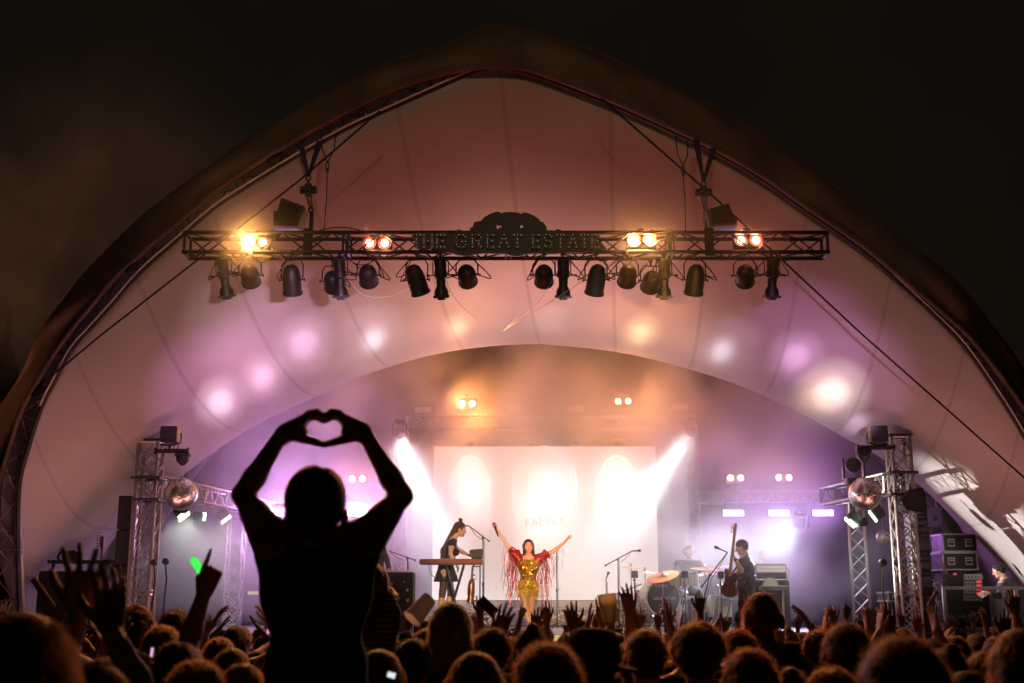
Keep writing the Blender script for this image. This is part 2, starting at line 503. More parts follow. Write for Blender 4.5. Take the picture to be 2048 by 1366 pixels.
# rear arch truss
RR = resample([tuple(p) for p in REAR], 161) + np.array([0, -0.5, 0])
ro = outward(RR)
ra = thing('rear_arch_truss', 'shadowed grey truss arch at the back of the tent', 'truss arch', tuple(RR[0]))
q0 = RR - ro * 0.9; q1 = RR - ro * 0.45; q2 = RR - ro * 0.7 + np.array([0, -0.5, 0])
for C in (q0, q1, q2): MB().tube(C[::2], 0.04, 6).build('chord', M['alu'], ra, True)
mb = MB(); lattice(mb, [q0, q1, q2], 4, 0.02); mb.build('lattice', M['alu'], ra)

# back wall closing the rear arch
pts = [(p[0], p[1] + 0.35, p[2]) for p in REAR[::4]]
mb = MB(); cen = (0.7, 28.4, 0.0)
nn = len(pts)
v = []; f = []
for j in range(13):
    t = j / 12
    for p in pts: v.append((cen[0] + (p[0] - cen[0]) * t, 28.45 + 0.12 * math.sin(p[0] * 3.0), p[2] * t))
for j in range(12):
    for i in range(nn - 1): f.append((j * nn + i, j * nn + i + 1, (j + 1) * nn + i + 1, (j + 1) * nn + i))
mb.add(v, f); mb.build('back_wall', M['backwall'], tent, True)

# guy cables crossing in front of the roof
def rope(pts, r, label, name='guy_cable', group='thin cables strung in front of the tent roof', m=None, cat='cable'):
    o = MB().tube(pts, r, 6).build(name, m or M['cable'], None, True)
    return tag(o, label, cat, group)
rope([at(760, 222, 13.6), at(600, 360, 14.2), at(395, 520, 14.9), at(200, 672, 15.6), at(0, 838, 16.4), at(-60, 890, 16.6)], 0.013, 'long thin dark cable slanting from the left upper rim down to the left edge')
rope([at(1202, 196, 13.6), at(1440, 405, 14.2), at(1720, 665, 15.2), at(2048, 955, 16.4), at(2120, 1020, 16.6)], 0.013, 'long thin dark cable slanting from the right upper rim down to the right edge')

# ------------------------------------------------------------------ stage deck
st = thing('stage_platform', 'dark raised stage platform with a pale lit front lip', 'stage', (0.4, SF, 0))
MB().box((0.5, 23.3, DECK - 0.075), (15.2, 9.4, 0.15)).build('deck', M['deck'], st)
MB().box((0.5, SF + 0.02, DECK - 0.05), (15.2, 0.05, 0.10), bev=0.008).build('front_lip', mat('pale_edge_strip', (0.6, 0.55, 0.42), 0.5), st)
mb = MB()
for i in range(60):
    x = -7.1 + i * 0.258
    mb.box((x, SF + 0.14 + 0.04 * (i % 2), DECK / 2 - 0.08), (0.25, 0.03, DECK - 0.16))
mb.build('front_skirt', M['drape'], st)
# riser across the back under the screen, with its lattice front
rs = thing('rear_riser', 'low pinkish riser under the bright screen with a lattice truss front', 'riser', (0.9, 24.6, DECK))
x0 = at(780, 1200, 24.4).x; x1 = at(1395, 1200, 24.4).x
zt = at(1000, 1202, 24.4).z
MB().box(((x0 + x1) / 2, 25.1, zt - 0.06), (x1 - x0, 1.4, 0.12)).build('riser_top', mat('riser_board', (0.35, 0.20, 0.17), 0.5, var=0.15), rs)
zb = max(zt - 0.42, DECK + 0.02)
MB().box(((x0 + x1) / 2, 25.0, (zt - 0.12 + DECK) / 2), (x1 - x0 - 0.02, 1.1, zt - 0.12 - DECK)).build('riser_front', mat('riser_cloth', (0.30, 0.15, 0.13), 0.8, var=0.2), rs)
mb = MB()
z1, z0 = zt - 0.16, DECK + 0.03
mb.cyl((x0, 24.33, z1), (x1, 24.33, z1), 0.02); mb.cyl((x0, 24.33, z0), (x1, 24.33, z0), 0.02)
k = 0; x = x0
while x < x1 - 0.6:
    mb.cyl((x, 24.33, z0), (x + 0.6, 24.33, z1), 0.011, n=5); mb.cyl((x, 24.33, z1), (x + 0.6, 24.33, z0), 0.011, n=5); x += 0.6
mb.build('lattice_rail', M['alu'], rs)

# ------------------------------------------------------------------ the projection screen
SY = 25.9
a = at(868, 893, SY); b = at(1318, 1200, SY)
sw, sh = b.x - a.x, a.z - b.z
scx, scz = (a.x + b.x) / 2, (a.z + b.z) / 2
scr = thing('video_screen', 'huge cream video screen showing three glowing gothic arched windows', 'screen', (scx, SY, b.z))
def screen_mat():
    """the picture on the screen: pale plaster with arched window lights, brightest in the openings"""
    m = bpy.data.materials.new('screen_picture'); m.use_nodes = True
    nt = m.node_tree; nt.nodes.remove(nt.nodes['Principled BSDF'])
    N = nt.nodes.new; L = nt.links.new
    tc = N('ShaderNodeTexCoord'); sx = N('ShaderNodeSeparateXYZ'); L(tc.outputs['Object'], sx.inputs[0])
    def mth(op, a, b=None):
        n = N('ShaderNodeMath'); n.operation = op
        for i, v in enumerate((a, b)):
            if v is None: continue
            if isinstance(v, (int, float)): n.inputs[i].default_value = v
            else: L(v, n.inputs[i])
        return n.outputs[0]
    X, Z = sx.outputs[0], sx.outputs[2]
    px = sw / 450.0
    def blob(cx, cz, rx, rz, p):
        dx = mth('DIVIDE', mth('SUBTRACT', X, (cx - 1093) * px), rx * px)
        dz = mth('DIVIDE', mth('SUBTRACT', Z, (1046.5 - cz) * px), rz * px)
        d = mth('ADD', mth('POWER', mth('ABSOLUTE', dx), 2.0), mth('POWER', mth('ABSOLUTE', dz), 2.0))
        return mth('MULTIPLY', mth('EXPONENT', mth('MULTIPLY', d, -1.0)), p)
    tot = blob(1093, 995, 62, 95, 1.5)
    tot = mth('ADD', tot, blob(943, 985, 42, 62, 1.2))
    tot = mth('ADD', tot, blob(1240, 985, 46, 66, 1.2))
    ns = N('ShaderNodeTexNoise'); ns.inputs['Scale'].default_value = 1.1; L(tc.outputs['Object'], ns.inputs['Vector'])
    base = mth('ADD', mth('MULTIPLY', ns.outputs['Fac'], 0.12), 0.80)
    zf = mth('ADD', mth('MULTIPLY', Z, -0.10), 0.0)
    tot = mth('ADD', tot, mth('ADD', base, zf))
    e = N('ShaderNodeEmission'); e.inputs[0].default_value = (1.0, 0.81, 0.73, 1); L(tot, e.inputs[1])
    L(e.outputs[0], nt.nodes['Material Output'].inputs['Surface'])
    return m
M['screen'] = screen_mat()
me = MB().box((0, 0, 0), (sw, 0.04, sh)).mesh('screen_panel')
o = link('screen_panel', me, M['screen'], scr, loc=0); o.location = (0, 0, sh / 2)
# drawn window tracery in the picture: raised 3 mm so that it reads as lines
line = glow('tracery_light', (1.0, 0.88, 0.80), 2.1)
def scrp(px, py, off=0.024): return Vector(((px - 1093) * sw / 450.0 + scx, SY - off, scz - (py - 1046.5) * sh / 307.0))
def arc(cx, cy, rx, ry, a0, a1, n=18): return [(cx + rx * math.cos(R(t)), cy - ry * math.sin(R(t))) for t in np.linspace(a0, a1, n)]
mb = MB()
def lines(pts, w=0.012):
    mb.tube([scrp(x, y) for x, y in pts], w, 4)
def window(cx, top, w, h):
    # pointed outer arch made of two arcs, a trefoil head and side foils
    L1 = [(cx - w * .5, top + h), (cx - w * .47, top + h * .78), (cx - w * .38, top + h * .60), (cx - w * .30, top + h * .55), (cx - w * .31, top + h * .36), (cx - w * .24, top + h * .16), (cx - w * .12, top + h * .04), (cx, top)]
    L1 = [tuple(p) for p in resample(L1, 24)]
    R1 = [(2 * cx - x, y) for x, y in L1]
    lines([(L1[0][0], top + h + 60)] + L1, .009); lines([(R1[0][0], top + h + 60)] + R1, .009)
    lines(arc(cx, top + h * 0.42, w * 0.20, w * 0.24, -40, 220), 0.010)
    lines(arc(cx, top + h * 0.42, w * 0.12, w * 0.15, 0, 360), 0.006)
    for s in (-1, 1):
        lines(arc(cx + s * w * 0.26, top + h * 1.05, w * 0.17, w * 0.22, -30, 210), 0.006)
        lines([(cx + s * w * 0.44, top + h * 1.1), (cx + s * w * 0.44, top + h + 90)], 0.006)
    lines([(cx, top + h), (cx, top + h + 90)], 0.006)
window(1093, 897, 128, 62); window(943, 913, 78, 50); window(1240, 913, 84, 52)
lines(arc(1093, 1050, 58, 60, 20, 160), 0.008); lines(arc(1093, 1050, 46, 48, 20, 160), 0.006)
mb.build('window_tracery', line, scr)
def text(body, size, m, loc, rot=(R(90), 0, 0), extrude=0.002, parent=None, name='lettering', align='CENTER', shear=0, font_w=1.0):
    cu = bpy.data.curves.new(name, 'FONT'); cu.body = body; cu.size = size; cu.extrude = extrude; cu.align_x = align; cu.align_y = 'CENTER'; cu.shear = shear
    cu.resolution_u = 3; cu.offset = 0.0
    o = bpy.data.objects.new(name, cu); COL.objects.link(o)
    dg = bpy.context.evaluated_depsgraph_get(); me = bpy.data.meshes.new_from_object(o.evaluated_get(dg))
    bpy.data.objects.remove(o)
    me.transform(Matrix.Translation(loc) @ Matrix(((1,0,0,0),(0,1,0,0),(0,0,1,0),(0,0,0,1))) @ (Matrix.Rotation(rot[2], 4, 'Z') @ Matrix.Rotation(rot[1], 4, 'Y') @ Matrix.Rotation(rot[0], 4, 'X')) @ Matrix.Diagonal((font_w, 1, 1, 1)))
    me.materials.clear(); me.materials.append(m)
    return link(name, me, m, parent)
p = scrp(1093, 1046, 0.03)
text('FAMILY', 0.27, glow('screen_letter_light', (1.0, 0.80, 0.70), 0.94), p, (R(90), R(-6), 0), 0.001, scr)
# ------------------------------------------------------------------ smoke on the stage
def smoke_box(name, lo, hi, dens, noise, g=0.35, soft=(1.2, 1.2, 1.2), thr=0.3, gain=2.0, top=None, col=(1, 1, 1)):
    c = (Vector(lo) + Vector(hi)) / 2; sz = Vector(hi) - Vector(lo)
    o = MB().box((0, 0, 0), sz).build(name, None)
    o.location = c - Vector((0, 0, 0)); o.data.transform(Matrix.Translation((0, 0, -sz.z / 2)))
    m = bpy.data.materials.new(name); m.use_nodes = True
    nt = m.node_tree; nt.nodes.remove(nt.nodes['Principled BSDF'])
    N = nt.nodes.new; L = nt.links.new
    def mth(op, a, b=None, clamp=False):
        n = N('ShaderNodeMath'); n.operation = op; n.use_clamp = clamp
        for i, v in enumerate((a, b)):
            if v is None: continue
            if isinstance(v, (int, float)): n.inputs[i].default_value = v
            else: L(v, n.inputs[i])
        return n.outputs[0]
    tc = N('ShaderNodeTexCoord')
    ns = N('ShaderNodeTexNoise'); ns.inputs['Scale'].default_value = noise; ns.inputs['Detail'].default_value = 3; ns.inputs['Distortion'].default_value = 0.6
    L(tc.outputs['Object'], ns.inputs['Vector'])
    d = mth('MAXIMUM', mth('MULTIPLY', mth('SUBTRACT', ns.outputs['Fac'], thr), gain), 0.04)
    sx = N('ShaderNodeSeparateXYZ'); L(tc.outputs['Object'], sx.inputs[0])
    for k in range(3):       # thins out towards the edges of the cloud
        h = sz[k] / 2
        e = mth('DIVIDE', mth('SUBTRACT', h, mth('ABSOLUTE', sx.outputs[k])), soft[k], clamp=True)
        d = mth('MULTIPLY', d, e)
    d = mth('MULTIPLY', d, dens)
    v = N('ShaderNodeVolumePrincipled'); v.inputs['Color'].default_value = (*col, 1); v.inputs['Anisotropy'].default_value = g
    L(d, v.inputs['Density'])
    L(v.outputs[0], nt.nodes['Material Output'].inputs['Volume'])
    o.data.materials.append(m)
    return tag(o, kind='stuff')
sm = smoke_box('stage_smoke', (-7.6, 18.8, DECK), (7.4, 27.9, 7.15), 0.36, 0.55, soft=(2.2, 1.2, 1.4), thr=0.42, gain=4.2, g=0.3)
tag(sm, 'drifting theatrical smoke filling the stage and catching the coloured light', 'smoke')

# ------------------------------------------------------------------ test lights
def mspot(px, py, Y, power, col, ang, frm=None, blend=1.0):
    t = at(px, py, Y)
    f = frm or Vector((t.x * 0.8 + 0.2, 21.5, DECK + 0.3))
    return spot(f, t, power, col, ang, blend, 0.06)
def memb_hit(px, py):
    """where the sight line meets the roof: a rough guess along the loft"""
    best = None
    for k in range(60):
        t = k / 59
        Y = 14.5 + 6.5 * t
    return None
sm2 = smoke_box('truss_halo_smoke', (-6.6, 12.4, 4.3), (6.6, 16.2, 8.0), 0.021, 0.7, soft=(2.0, 1.2, 1.2), thr=0.25, gain=1.6, g=0.89)  # smoke box added so that the front lamps get glare halos
tag(sm2, 'thin smoke added round the front truss lamps for their glare halos', 'smoke')
sm3 = smoke_box('night_smoke', (-12.0, 17.0, 5.0), (-4.0, 23.0, 12.0), 0.16, 0.45, soft=(2.4, 2.0, 2.4), thr=0.42, gain=4.0, g=0.2)
tag(sm3, 'faint reddish smoke drifting in the night sky left of the tent', 'smoke')
# ------------------------------------------------------------------ box trusses
def box_truss(name, A, B, w, mtl, label, cat='truss', group=None, step=None, rc=0.024, rb=0.011, up=None, style='zig', rungs=True, h=None):
    A, B = Vector(A), Vector(B); d = (B - A); Ln = d.length; d.normalize()
    if up is None: up = Vector((0, 0, 1)) if abs(d.z) < 0.9 else Vector((0, 1, 0))
    s = d.cross(up).normalized(); u = s.cross(d).normalized(); h = h or w
    root = thing(name, label, cat, tuple(A), group)
    cs = [s * (a * w / 2) + u * (b * h / 2) for a, b in ((-1, -1), (1, -1), (1, 1), (-1, 1))]
    for c in cs: MB().cyl(A + c, B + c, rc, n=8).build('chord', mtl, root, True)
    mb = MB(); step = step or h; n = max(2, int(round(Ln / step)))
    for fi in range(4):
        p, q = cs[fi], cs[(fi + 1) % 4]
        for i in range(n):
            t0, t1 = Ln * i / n, Ln * (i + 1) / n
            a, b = (p, q) if (i + fi) % 2 == 0 else (q, p)
            mb.cyl(A + a + d * t0, A + b + d * t1, rb, n=5, cap=False)
            if style == 'x': mb.cyl(A + b + d * t0, A + a + d * t1, rb, n=5, cap=False)
        if rungs:
            for t in (0.02, Ln - 0.02): mb.cyl(A + p + d * t, A + q + d * t, rb * 1.6, n=6, cap=False)
            k = 2.0
            while k < Ln - 0.5:
                for e in (-0.03, 0.03): mb.cyl(A + p + d * (k + e), A + q + d * (k + e), rb * 1.3, n=6, cap=False)
                k += 2.0
    mb.build('lattice', mtl, root)
    return root

MY = 14.2
mz1, mz0 = at(1000, 465, MY - .14).z, at(1000, 504, MY - .14).z
xl, xr = at(372, 485, MY).x, at(1652, 485, MY).x
mc = (mz0 + mz1) / 2
box_truss('front_lighting_truss', (xl, MY, mc), (xr, MY, mc), 0.28, M['blacktruss'], 'long black horizontal lattice truss carrying lamps and a sign above the stage', rc=0.026, rb=0.012, h=mz1 - mz0, step=0.30)
TB = mz0 - 0.026       # underside of the truss

# the side towers
def tower(name, pxt, pyt, pxb, Y, w, label, pyb=1235, **k):
    t = at(pxt, pyt, Y); b = at(pxb, pyb, Y)
    return box_truss(name, (t.x, Y, min(b.z, DECK) if k.pop('deck', False) else 0.0), (t.x, Y, t.z), w, M['alu'], label, up=Vector((0, 1, 0)), style='x' if k.pop('x', True) else 'zig', **k)
TY = 18.25
tl = at(303, 883, TY); tr = at(1795, 873, TY)
towL = box_truss('tower_truss', (tl.x, TY, 0), (tl.x, TY, tl.z), 0.30, M['alu'], 'upright aluminium lattice tower beside the tall black speaker column under the left end', 'truss tower', 'upright towers at the stage corners', style='x', rc=0.027, up=Vector((0, 1, 0)))
towR = box_truss('tower_truss', (tr.x, TY, 0), (tr.x, TY, tr.z), 0.28, M['alu'], 'upright lattice tower behind the right mirror ball', 'truss tower', 'upright towers at the stage corners', style='x', rc=0.027, up=Vector((0, 1, 0)))
# sleeve frames on the towers
for T, c in ((towL, tl), (towR, tr)):
    for dz in (0.75, 1.08):
        mb = MB()
        for a, b in (((-.2, -.2), (.2, -.2)), ((.2, -.2), (.2, .2)), ((.2, .2), (-.2, .2)), ((-.2, .2), (-.2, -.2))):
            mb.cyl((c.x + a[0], TY + a[1], c.z - dz + .18), (c.x + b[0], TY + b[1], c.z - dz + .18), 0.022)
        mb.build('sleeve_block', M['blacktruss'], T)
    MB().box((c.x, TY, c.z + 0.012), (0.36, 0.36, 0.02)).build('top_plate', M['blacktruss'], T)

# beams from the towers to the back
zb = at(325, 968, TY).z
zl = at(330, 985, 18.45).z
eL = at(536, 1000, 24.8)
box_truss('side_beam_truss', (tl.x + 0.02, 18.45, zb), (eL.x, 24.8, zb + 0.1), 0.28, M['alu'], 'silver lattice beam running back from the left tower behind the mirror ball', 'truss', 'beams from the towers to the back of the stage')
zbr = at(1775, 963, TY).z
eR = at(1662, 995, 21.0)
box_truss('side_beam_truss', (tr.x - 0.05, 18.45, zbr), (eR.x, 21.2, zbr + 0.02), 0.28, M['alu'], 'short silver lattice beam running back from the right tower behind the mirror ball', 'truss', 'beams from the towers to the back of the stage')
# rear truss over the screen and its towers
RY = 25.4
a = at(812, 846, RY); b = at(1392, 846, RY)
box_truss('rear_overhead_truss', a, (b.x, RY, a.z), 0.27, M['alu'], 'hazy horizontal lattice truss above the bright screen', step=0.36)
for px, w in ((803, 'left'), (1380, 'right')):
    t = at(px, 862, RY)
    box_truss('rear_tower_truss', (t.x, RY, DECK), (t.x, RY, t.z), 0.26, M['alu'], 'hazy lattice tower beside the %s edge of the screen' % w, 'truss tower', 'towers at the sides of the screen', style='x')
for x0, x1, w in ((545, 790, 'left of the screen behind the person making a heart'), (1398, 1664, 'right of the screen above the row of bright bars')):
    a = at(x0, 995, 25.2); b = at(x1, 995, 25.2)
    box_truss('side_truss', a, (b.x, 25.2, a.z), 0.24, M['alu'], 'faint horizontal truss ' + w, 'truss', 'low rear trusses beside the screen')
t = at(1713, 1042, 21.3)
box_truss('side_tower_truss', (t.x, 21.3, DECK), (t.x, 21.3, zbr - 0.14), 0.27, M['alu'], 'pinkish lattice tower standing on stage beneath the short right beam', 'truss tower', 'inner towers under the beams', style='x', up=Vector((0.25, 1, 0)))
t = at(472, 1062, 24.3)
box_truss('side_tower_truss', (t.x, 24.3, DECK), (t.x, 24.3, zb - 0.1), 0.30, M['alu'], 'faint purple lattice tower seen beside the arms of the heart-making person', 'truss tower', 'inner towers under the beams', style='x')

# ------------------------------------------------------------------ lamps hung under the front truss
def clamp(mb, z=0.0):
    mb.box((0, 0, z - 0.02), (0.05, 0.05, 0.07), bev=0.006); mb.cyl((0, 0, z - 0.05), (0, 0, z - 0.10), 0.012)
def par_proto(tilt, ln, sway=0.0):
    r = thing('par_can', 'x', 'stage lamp', (0, 0, 0), 'par cans hanging under the front truss')
    mb = MB(); clamp(mb); mb.build('clamp', M['black'], r)
    w = 0.135; pz = -0.30 if ln < 0.3 else -0.36
    mb = MB(); mb.tube([(-w, 0, pz), (-w, 0, -0.17), (-w * 0.72, 0, -0.105), (w * 0.72, 0, -0.105), (w, 0, -0.17), (w, 0, pz)], 0.009, 6).build('yoke', M['black'], r)
    q = Matrix.Rotation(sway, 3, 'Y') @ Matrix.Rotation(R(tilt), 3, 'X')
    ax = q @ Vector((0, 1, 0)); c = Vector((0, 0, pz))
    L = ln
    prof = [(0.0, -L * 0.55), (0.045, -L * 0.53), (0.08, -L * 0.45), (0.103, -L * 0.28), (0.113, -L * 0.05), (0.113, L * 0.42), (0.122, L * 0.43), (0.122, L * 0.5), (0.10, L * 0.5)]
    o = MB().lathe(prof, c, ax, 24).build('can_body', M['black'], r); smoothshade(o)
    MB().lathe([(0.0, L * 0.44), (0.10, L * 0.44)], c, ax, 20).build('lens', M['plastic'], r)
    for s in (-1, 1):
        MB().cyl((s * w * 0.8, 0, pz), (s * (w + 0.03), 0, pz), 0.008).cyl((s * (w + 0.025), 0, pz - 0.02), (s * (w + 0.025), 0, pz + 0.02), 0.008).build('tilt_knob', M['black'], r)
    return r
def cable_part(r, seed):
    rn = random.Random(seed); s = rn.choice((-1, 1)); e = rn.uniform(0.10, 0.26); dr = rn.uniform(0.25, 0.5)
    pts = [(s * 0.03, 0.02, -0.22)] + [(s * (0.05 + e * math.sin(math.pi * t)), 0.02 - 0.05 * t, -0.25 - dr * math.sin(math.pi * t * 0.9) * 0.5 + t * 0.24) for t in np.linspace(0, 1, 12)]
    return MB().tube(pts, 0.007, 5).build('cable', M['cable'], r, True)
def ers_proto():
    r = thing('profile_spotlight', 'x', 'stage lamp', (0, 0, 0), 'profile spotlights hanging under the front truss')
    mb = MB(); clamp(mb); mb.build('clamp', M['black'], r)
    w = 0.095
    MB().tube([(-w, 0, -0.30), (-w, 0, -0.12), (-w * 0.7, 0, -0.09), (w * 0.7, 0, -0.09), (w, 0, -0.12), (w, 0, -0.30)], 0.007, 6).build('yoke', M['black'], r)
    q = Matrix.Rotation(R(-72), 3, 'X')
    def P(y, z=0, x=0): return Vector((0, 0, -0.30)) + q @ Vector((x, y, z))
    ax = q @ Vector((0, 1, 0))
    prof = [(0.0, -0.20), (0.055, -0.19), (0.068, -0.12), (0.07, -0.06), (0.078, -0.05), (0.078, 0.02), (0.058, 0.04), (0.054, 0.13), (0.085, 0.19), (0.088, 0.25), (0.07, 0.26)]
    o = MB().lathe(prof, (0, 0, -0.30), ax, 16).build('barrel', M['black'], r); smoothshade(o)
    mb = MB()
    for k in range(4): mb.box(P(-0.16 + 0.03 * k), (0.15 - 0.01 * k, 0.09, 0.012), q)
    mb.build('cooling_fin', M['black'], r)
    mb = MB().box(P(0.26), (0.19, 0.03, 0.17), q, 0.005); mb.box(P(0.285), (0.09, 0.03, 0.12), q, 0.004); mb.build('colour_frame', M['black'], r)
    for s in (-1, 1):
        MB().cyl((s * w * 0.7, 0, -0.30), (s * (w + 0.05), 0, -0.30), 0.007).sphere((s * (w + 0.055), 0, -0.30), 0.018, 8, 6, (1.4, 1, .8)).build('tilt_knob', M['black'], r)
    return r
def px_on_truss(px): return at(px, 510, MY).x
spec = [
 ('e', 450, 'leftmost slim profile spotlight on the truss'), ('s', 507, 'round-backed can directly below the dazzling yellow lamp'), ('l', 590, 'long can alone beneath the left hoist strap', .08),
 ('s', 664, 'round can half hidden behind a slim profile spotlight, left half'), ('e', 683, 'slim profile spotlight hung close against a round can, second from the left'),
 ('s', 740, 'round can with a looped cable beneath the left reddish twin lamp'), ('l', 836, 'long leaning can under the letters THE', -.25), ('e', 882, 'slim profile spotlight hanging under the first E of the sign'),
 ('s', 935, 'round can with a long cable loop under the letter R of the sign'), ('s', 1087, 'round can with looped cable under the gap before ESTATE'), ('e', 1124, 'slim profile spotlight hanging under the word ESTATE'),
 ('l', 1190, 'long leaning can under the end of ESTATE', .2), ('s', 1252, 'round can just left of the paired dazzling amber lamps'), ('s', 1304, 'round can overlapped by a slim profile spotlight below the dazzling amber pair'),
 ('e', 1324, 'slim profile spotlight below the dazzling amber pair'), ('l', 1385, 'long can beneath the right hoist strap', .0), ('s', 1484, 'round can beneath the rightmost reddish twin lamp'), ('e', 1537, 'rightmost slim profile spotlight on the truss')]
protos = {}
for i, sp in enumerate(spec):
    kd, px, lb = sp[:3]
    if kd == 'l' or kd not in protos:
        o = {'e': ers_proto, 's': lambda: par_proto(-28, 0.25), 'l': lambda: par_proto(-58, 0.36, sp[3])}[kd]()
        if kd != 'l': protos[kd] = o
    else:
        o = copy_tree(protos[kd])
        for ch in list(o.children):
            if ch.name.startswith('cable'): bpy.data.objects.remove(ch)
    back = i in (3, 13)
    o.location = (px_on_truss(px), MY + (0.14 if back else -0.14), TB + 0.03)
    o.rotation_euler.z = R(random.uniform(-8, 8))
    if kd == 'e': o.rotation_euler.y = R({450: -7}.get(px, random.uniform(-2, 2)))
    o['label'] = lb
    rz = o.rotation_euler.copy(); loc = o.location.copy(); o.location = (0, 0, 0); o.rotation_euler = (0, 0, 0)
    cable_part(o, 20 + i)
    if i % 3 != 1: cable_part(o, 60 + i)
    o.location = loc; o.rotation_euler = rz

# twin blinders sitting in the truss
LMB = glow('amber_lamp_filament', (1.0, 0.62, 0.22), 60)
LMW = glow('warm_lamp_glass', (1.0, 0.60, 0.42), 7)
redring = mat('red_lit_reflector', (0.35, 0.05, 0.02), 0.3, 0.5)
def blinder(px, py, Y, lamps, label, sc=1.0, group='twin lamps along the front truss', power=(6, 6), col=(1, .5, .18), rim=True):
    c = at(px, py, Y)
    # 
    r = thing('blinder_lamp', label, 'stage lamp', (c.x, Y, c.z - 0.1 * sc), group)
    w = 0.36 * sc
    MB().box((c.x, Y + 0.04, c.z), (w, 0.10, 0.20 * sc), bev=0.015).build('housing', M['black'], r)
    MB().box((c.x, Y, c.z - 0.115 * sc), (w + .02, 0.13, 0.012)).build('bracket', M['black'], r)
    MB().cyl((c.x, Y + .05, c.z + .09 * sc), (c.x, Y + .05, c.z + .19 * sc), .012).box((c.x, Y + .05, c.z + .17 * sc), (.09 * sc, .02, .02)).build('clamp_stem', M['black'], r)
    for i, lp in enumerate(lamps):
        x = c.x + (i - 0.5) * 0.187 * sc
        m_ = lp
        MB().lathe([(0.072 * sc, 0), (0.085 * sc, 0.02), (0.085 * sc, 0.03), (0.06 * sc, 0.0)], (x, Y - 0.035, c.z), (0, -1, 0), 20).build('reflector_ring', redring if rim else M['black'], r)
        o = MB().sphere((x, Y - 0.03, c.z), 0.052 * sc, 14, 8, (1, 0.4, 1)).build('lamp_bulb', m_, r, True)
        if power[i]: spot((x, Y - 0.09, c.z), (x * 0.9, Y - 6, c.z - 1.4), power[i], col, 122, 0.5, 0.045)
    return r
LGRP[0] = 'truss'
blinder(512, 487, MY - 0.02, (glow('dazzling_yellow_lamp', (1.0, 0.62, 0.16), 300), LMW), 'twin lamp near the left truss end, its left bulb dazzling yellow', power=(1100, 50), col=(1, .40, .10))
blinder(755, 488, MY - 0.02, (LMW, LMW), 'twin reddish-white lamp left of the sign', power=(50, 50), col=(1, .26, .10))
blinder(1283, 483, MY - 0.02, (glow('bright_amber_lamp', (1.0, 0.58, 0.2), 110), LMB), 'twin lamp right of the sign with both bulbs dazzling amber', power=(420, 600), col=(1, .40, .10))
blinder(1496, 482, MY - 0.02, (LMW, LMW), 'twin reddish-white lamp near the right truss end', power=(50, 50), col=(1, .26, .10))
LGRP[0] = 'misc'
# small cross-shaped aerial clamps are part of the brackets above; boxes hung over the truss
def hung_box(pts, Y, label):
    c = at(sum(p[0] for p in pts) / len(pts), sum(p[1] for p in pts) / len(pts), Y)
    out_ = [((at(x, y, Y) - c).x, (at(x, y, Y) - c).z) for x, y in reversed(pts)]
    zb_ = min(z for _, z in out_)
    r = thing('hung_loudspeaker', label, 'loudspeaker', (c.x, Y, c.z + zb_), 'loudspeakers sitting on the front truss')
    MB().prism(out_, c, (1, 0, 0), (0, 0, 1), 0.34).build('cabinet', M['plastic'], r)
    ins = [(x * 0.8, z * 0.8) for x, z in out_]
    MB().prism(ins, c + Vector((0, -0.172, 0)), (1, 0, 0), (0, 0, 1), 0.012).build('grille', M['grille'], r)
    return r
hung_box([(567, 404), (613, 421), (600, 461), (552, 459), (552, 430), (560, 430)], MY, 'tilted black loudspeaker leaning left beside the left hoist')
hung_box([(1408, 428), (1453, 415), (1460, 433), (1469, 447), (1470, 459), (1415, 461)], MY, 'tilted black loudspeaker leaning right beside the right hoist')

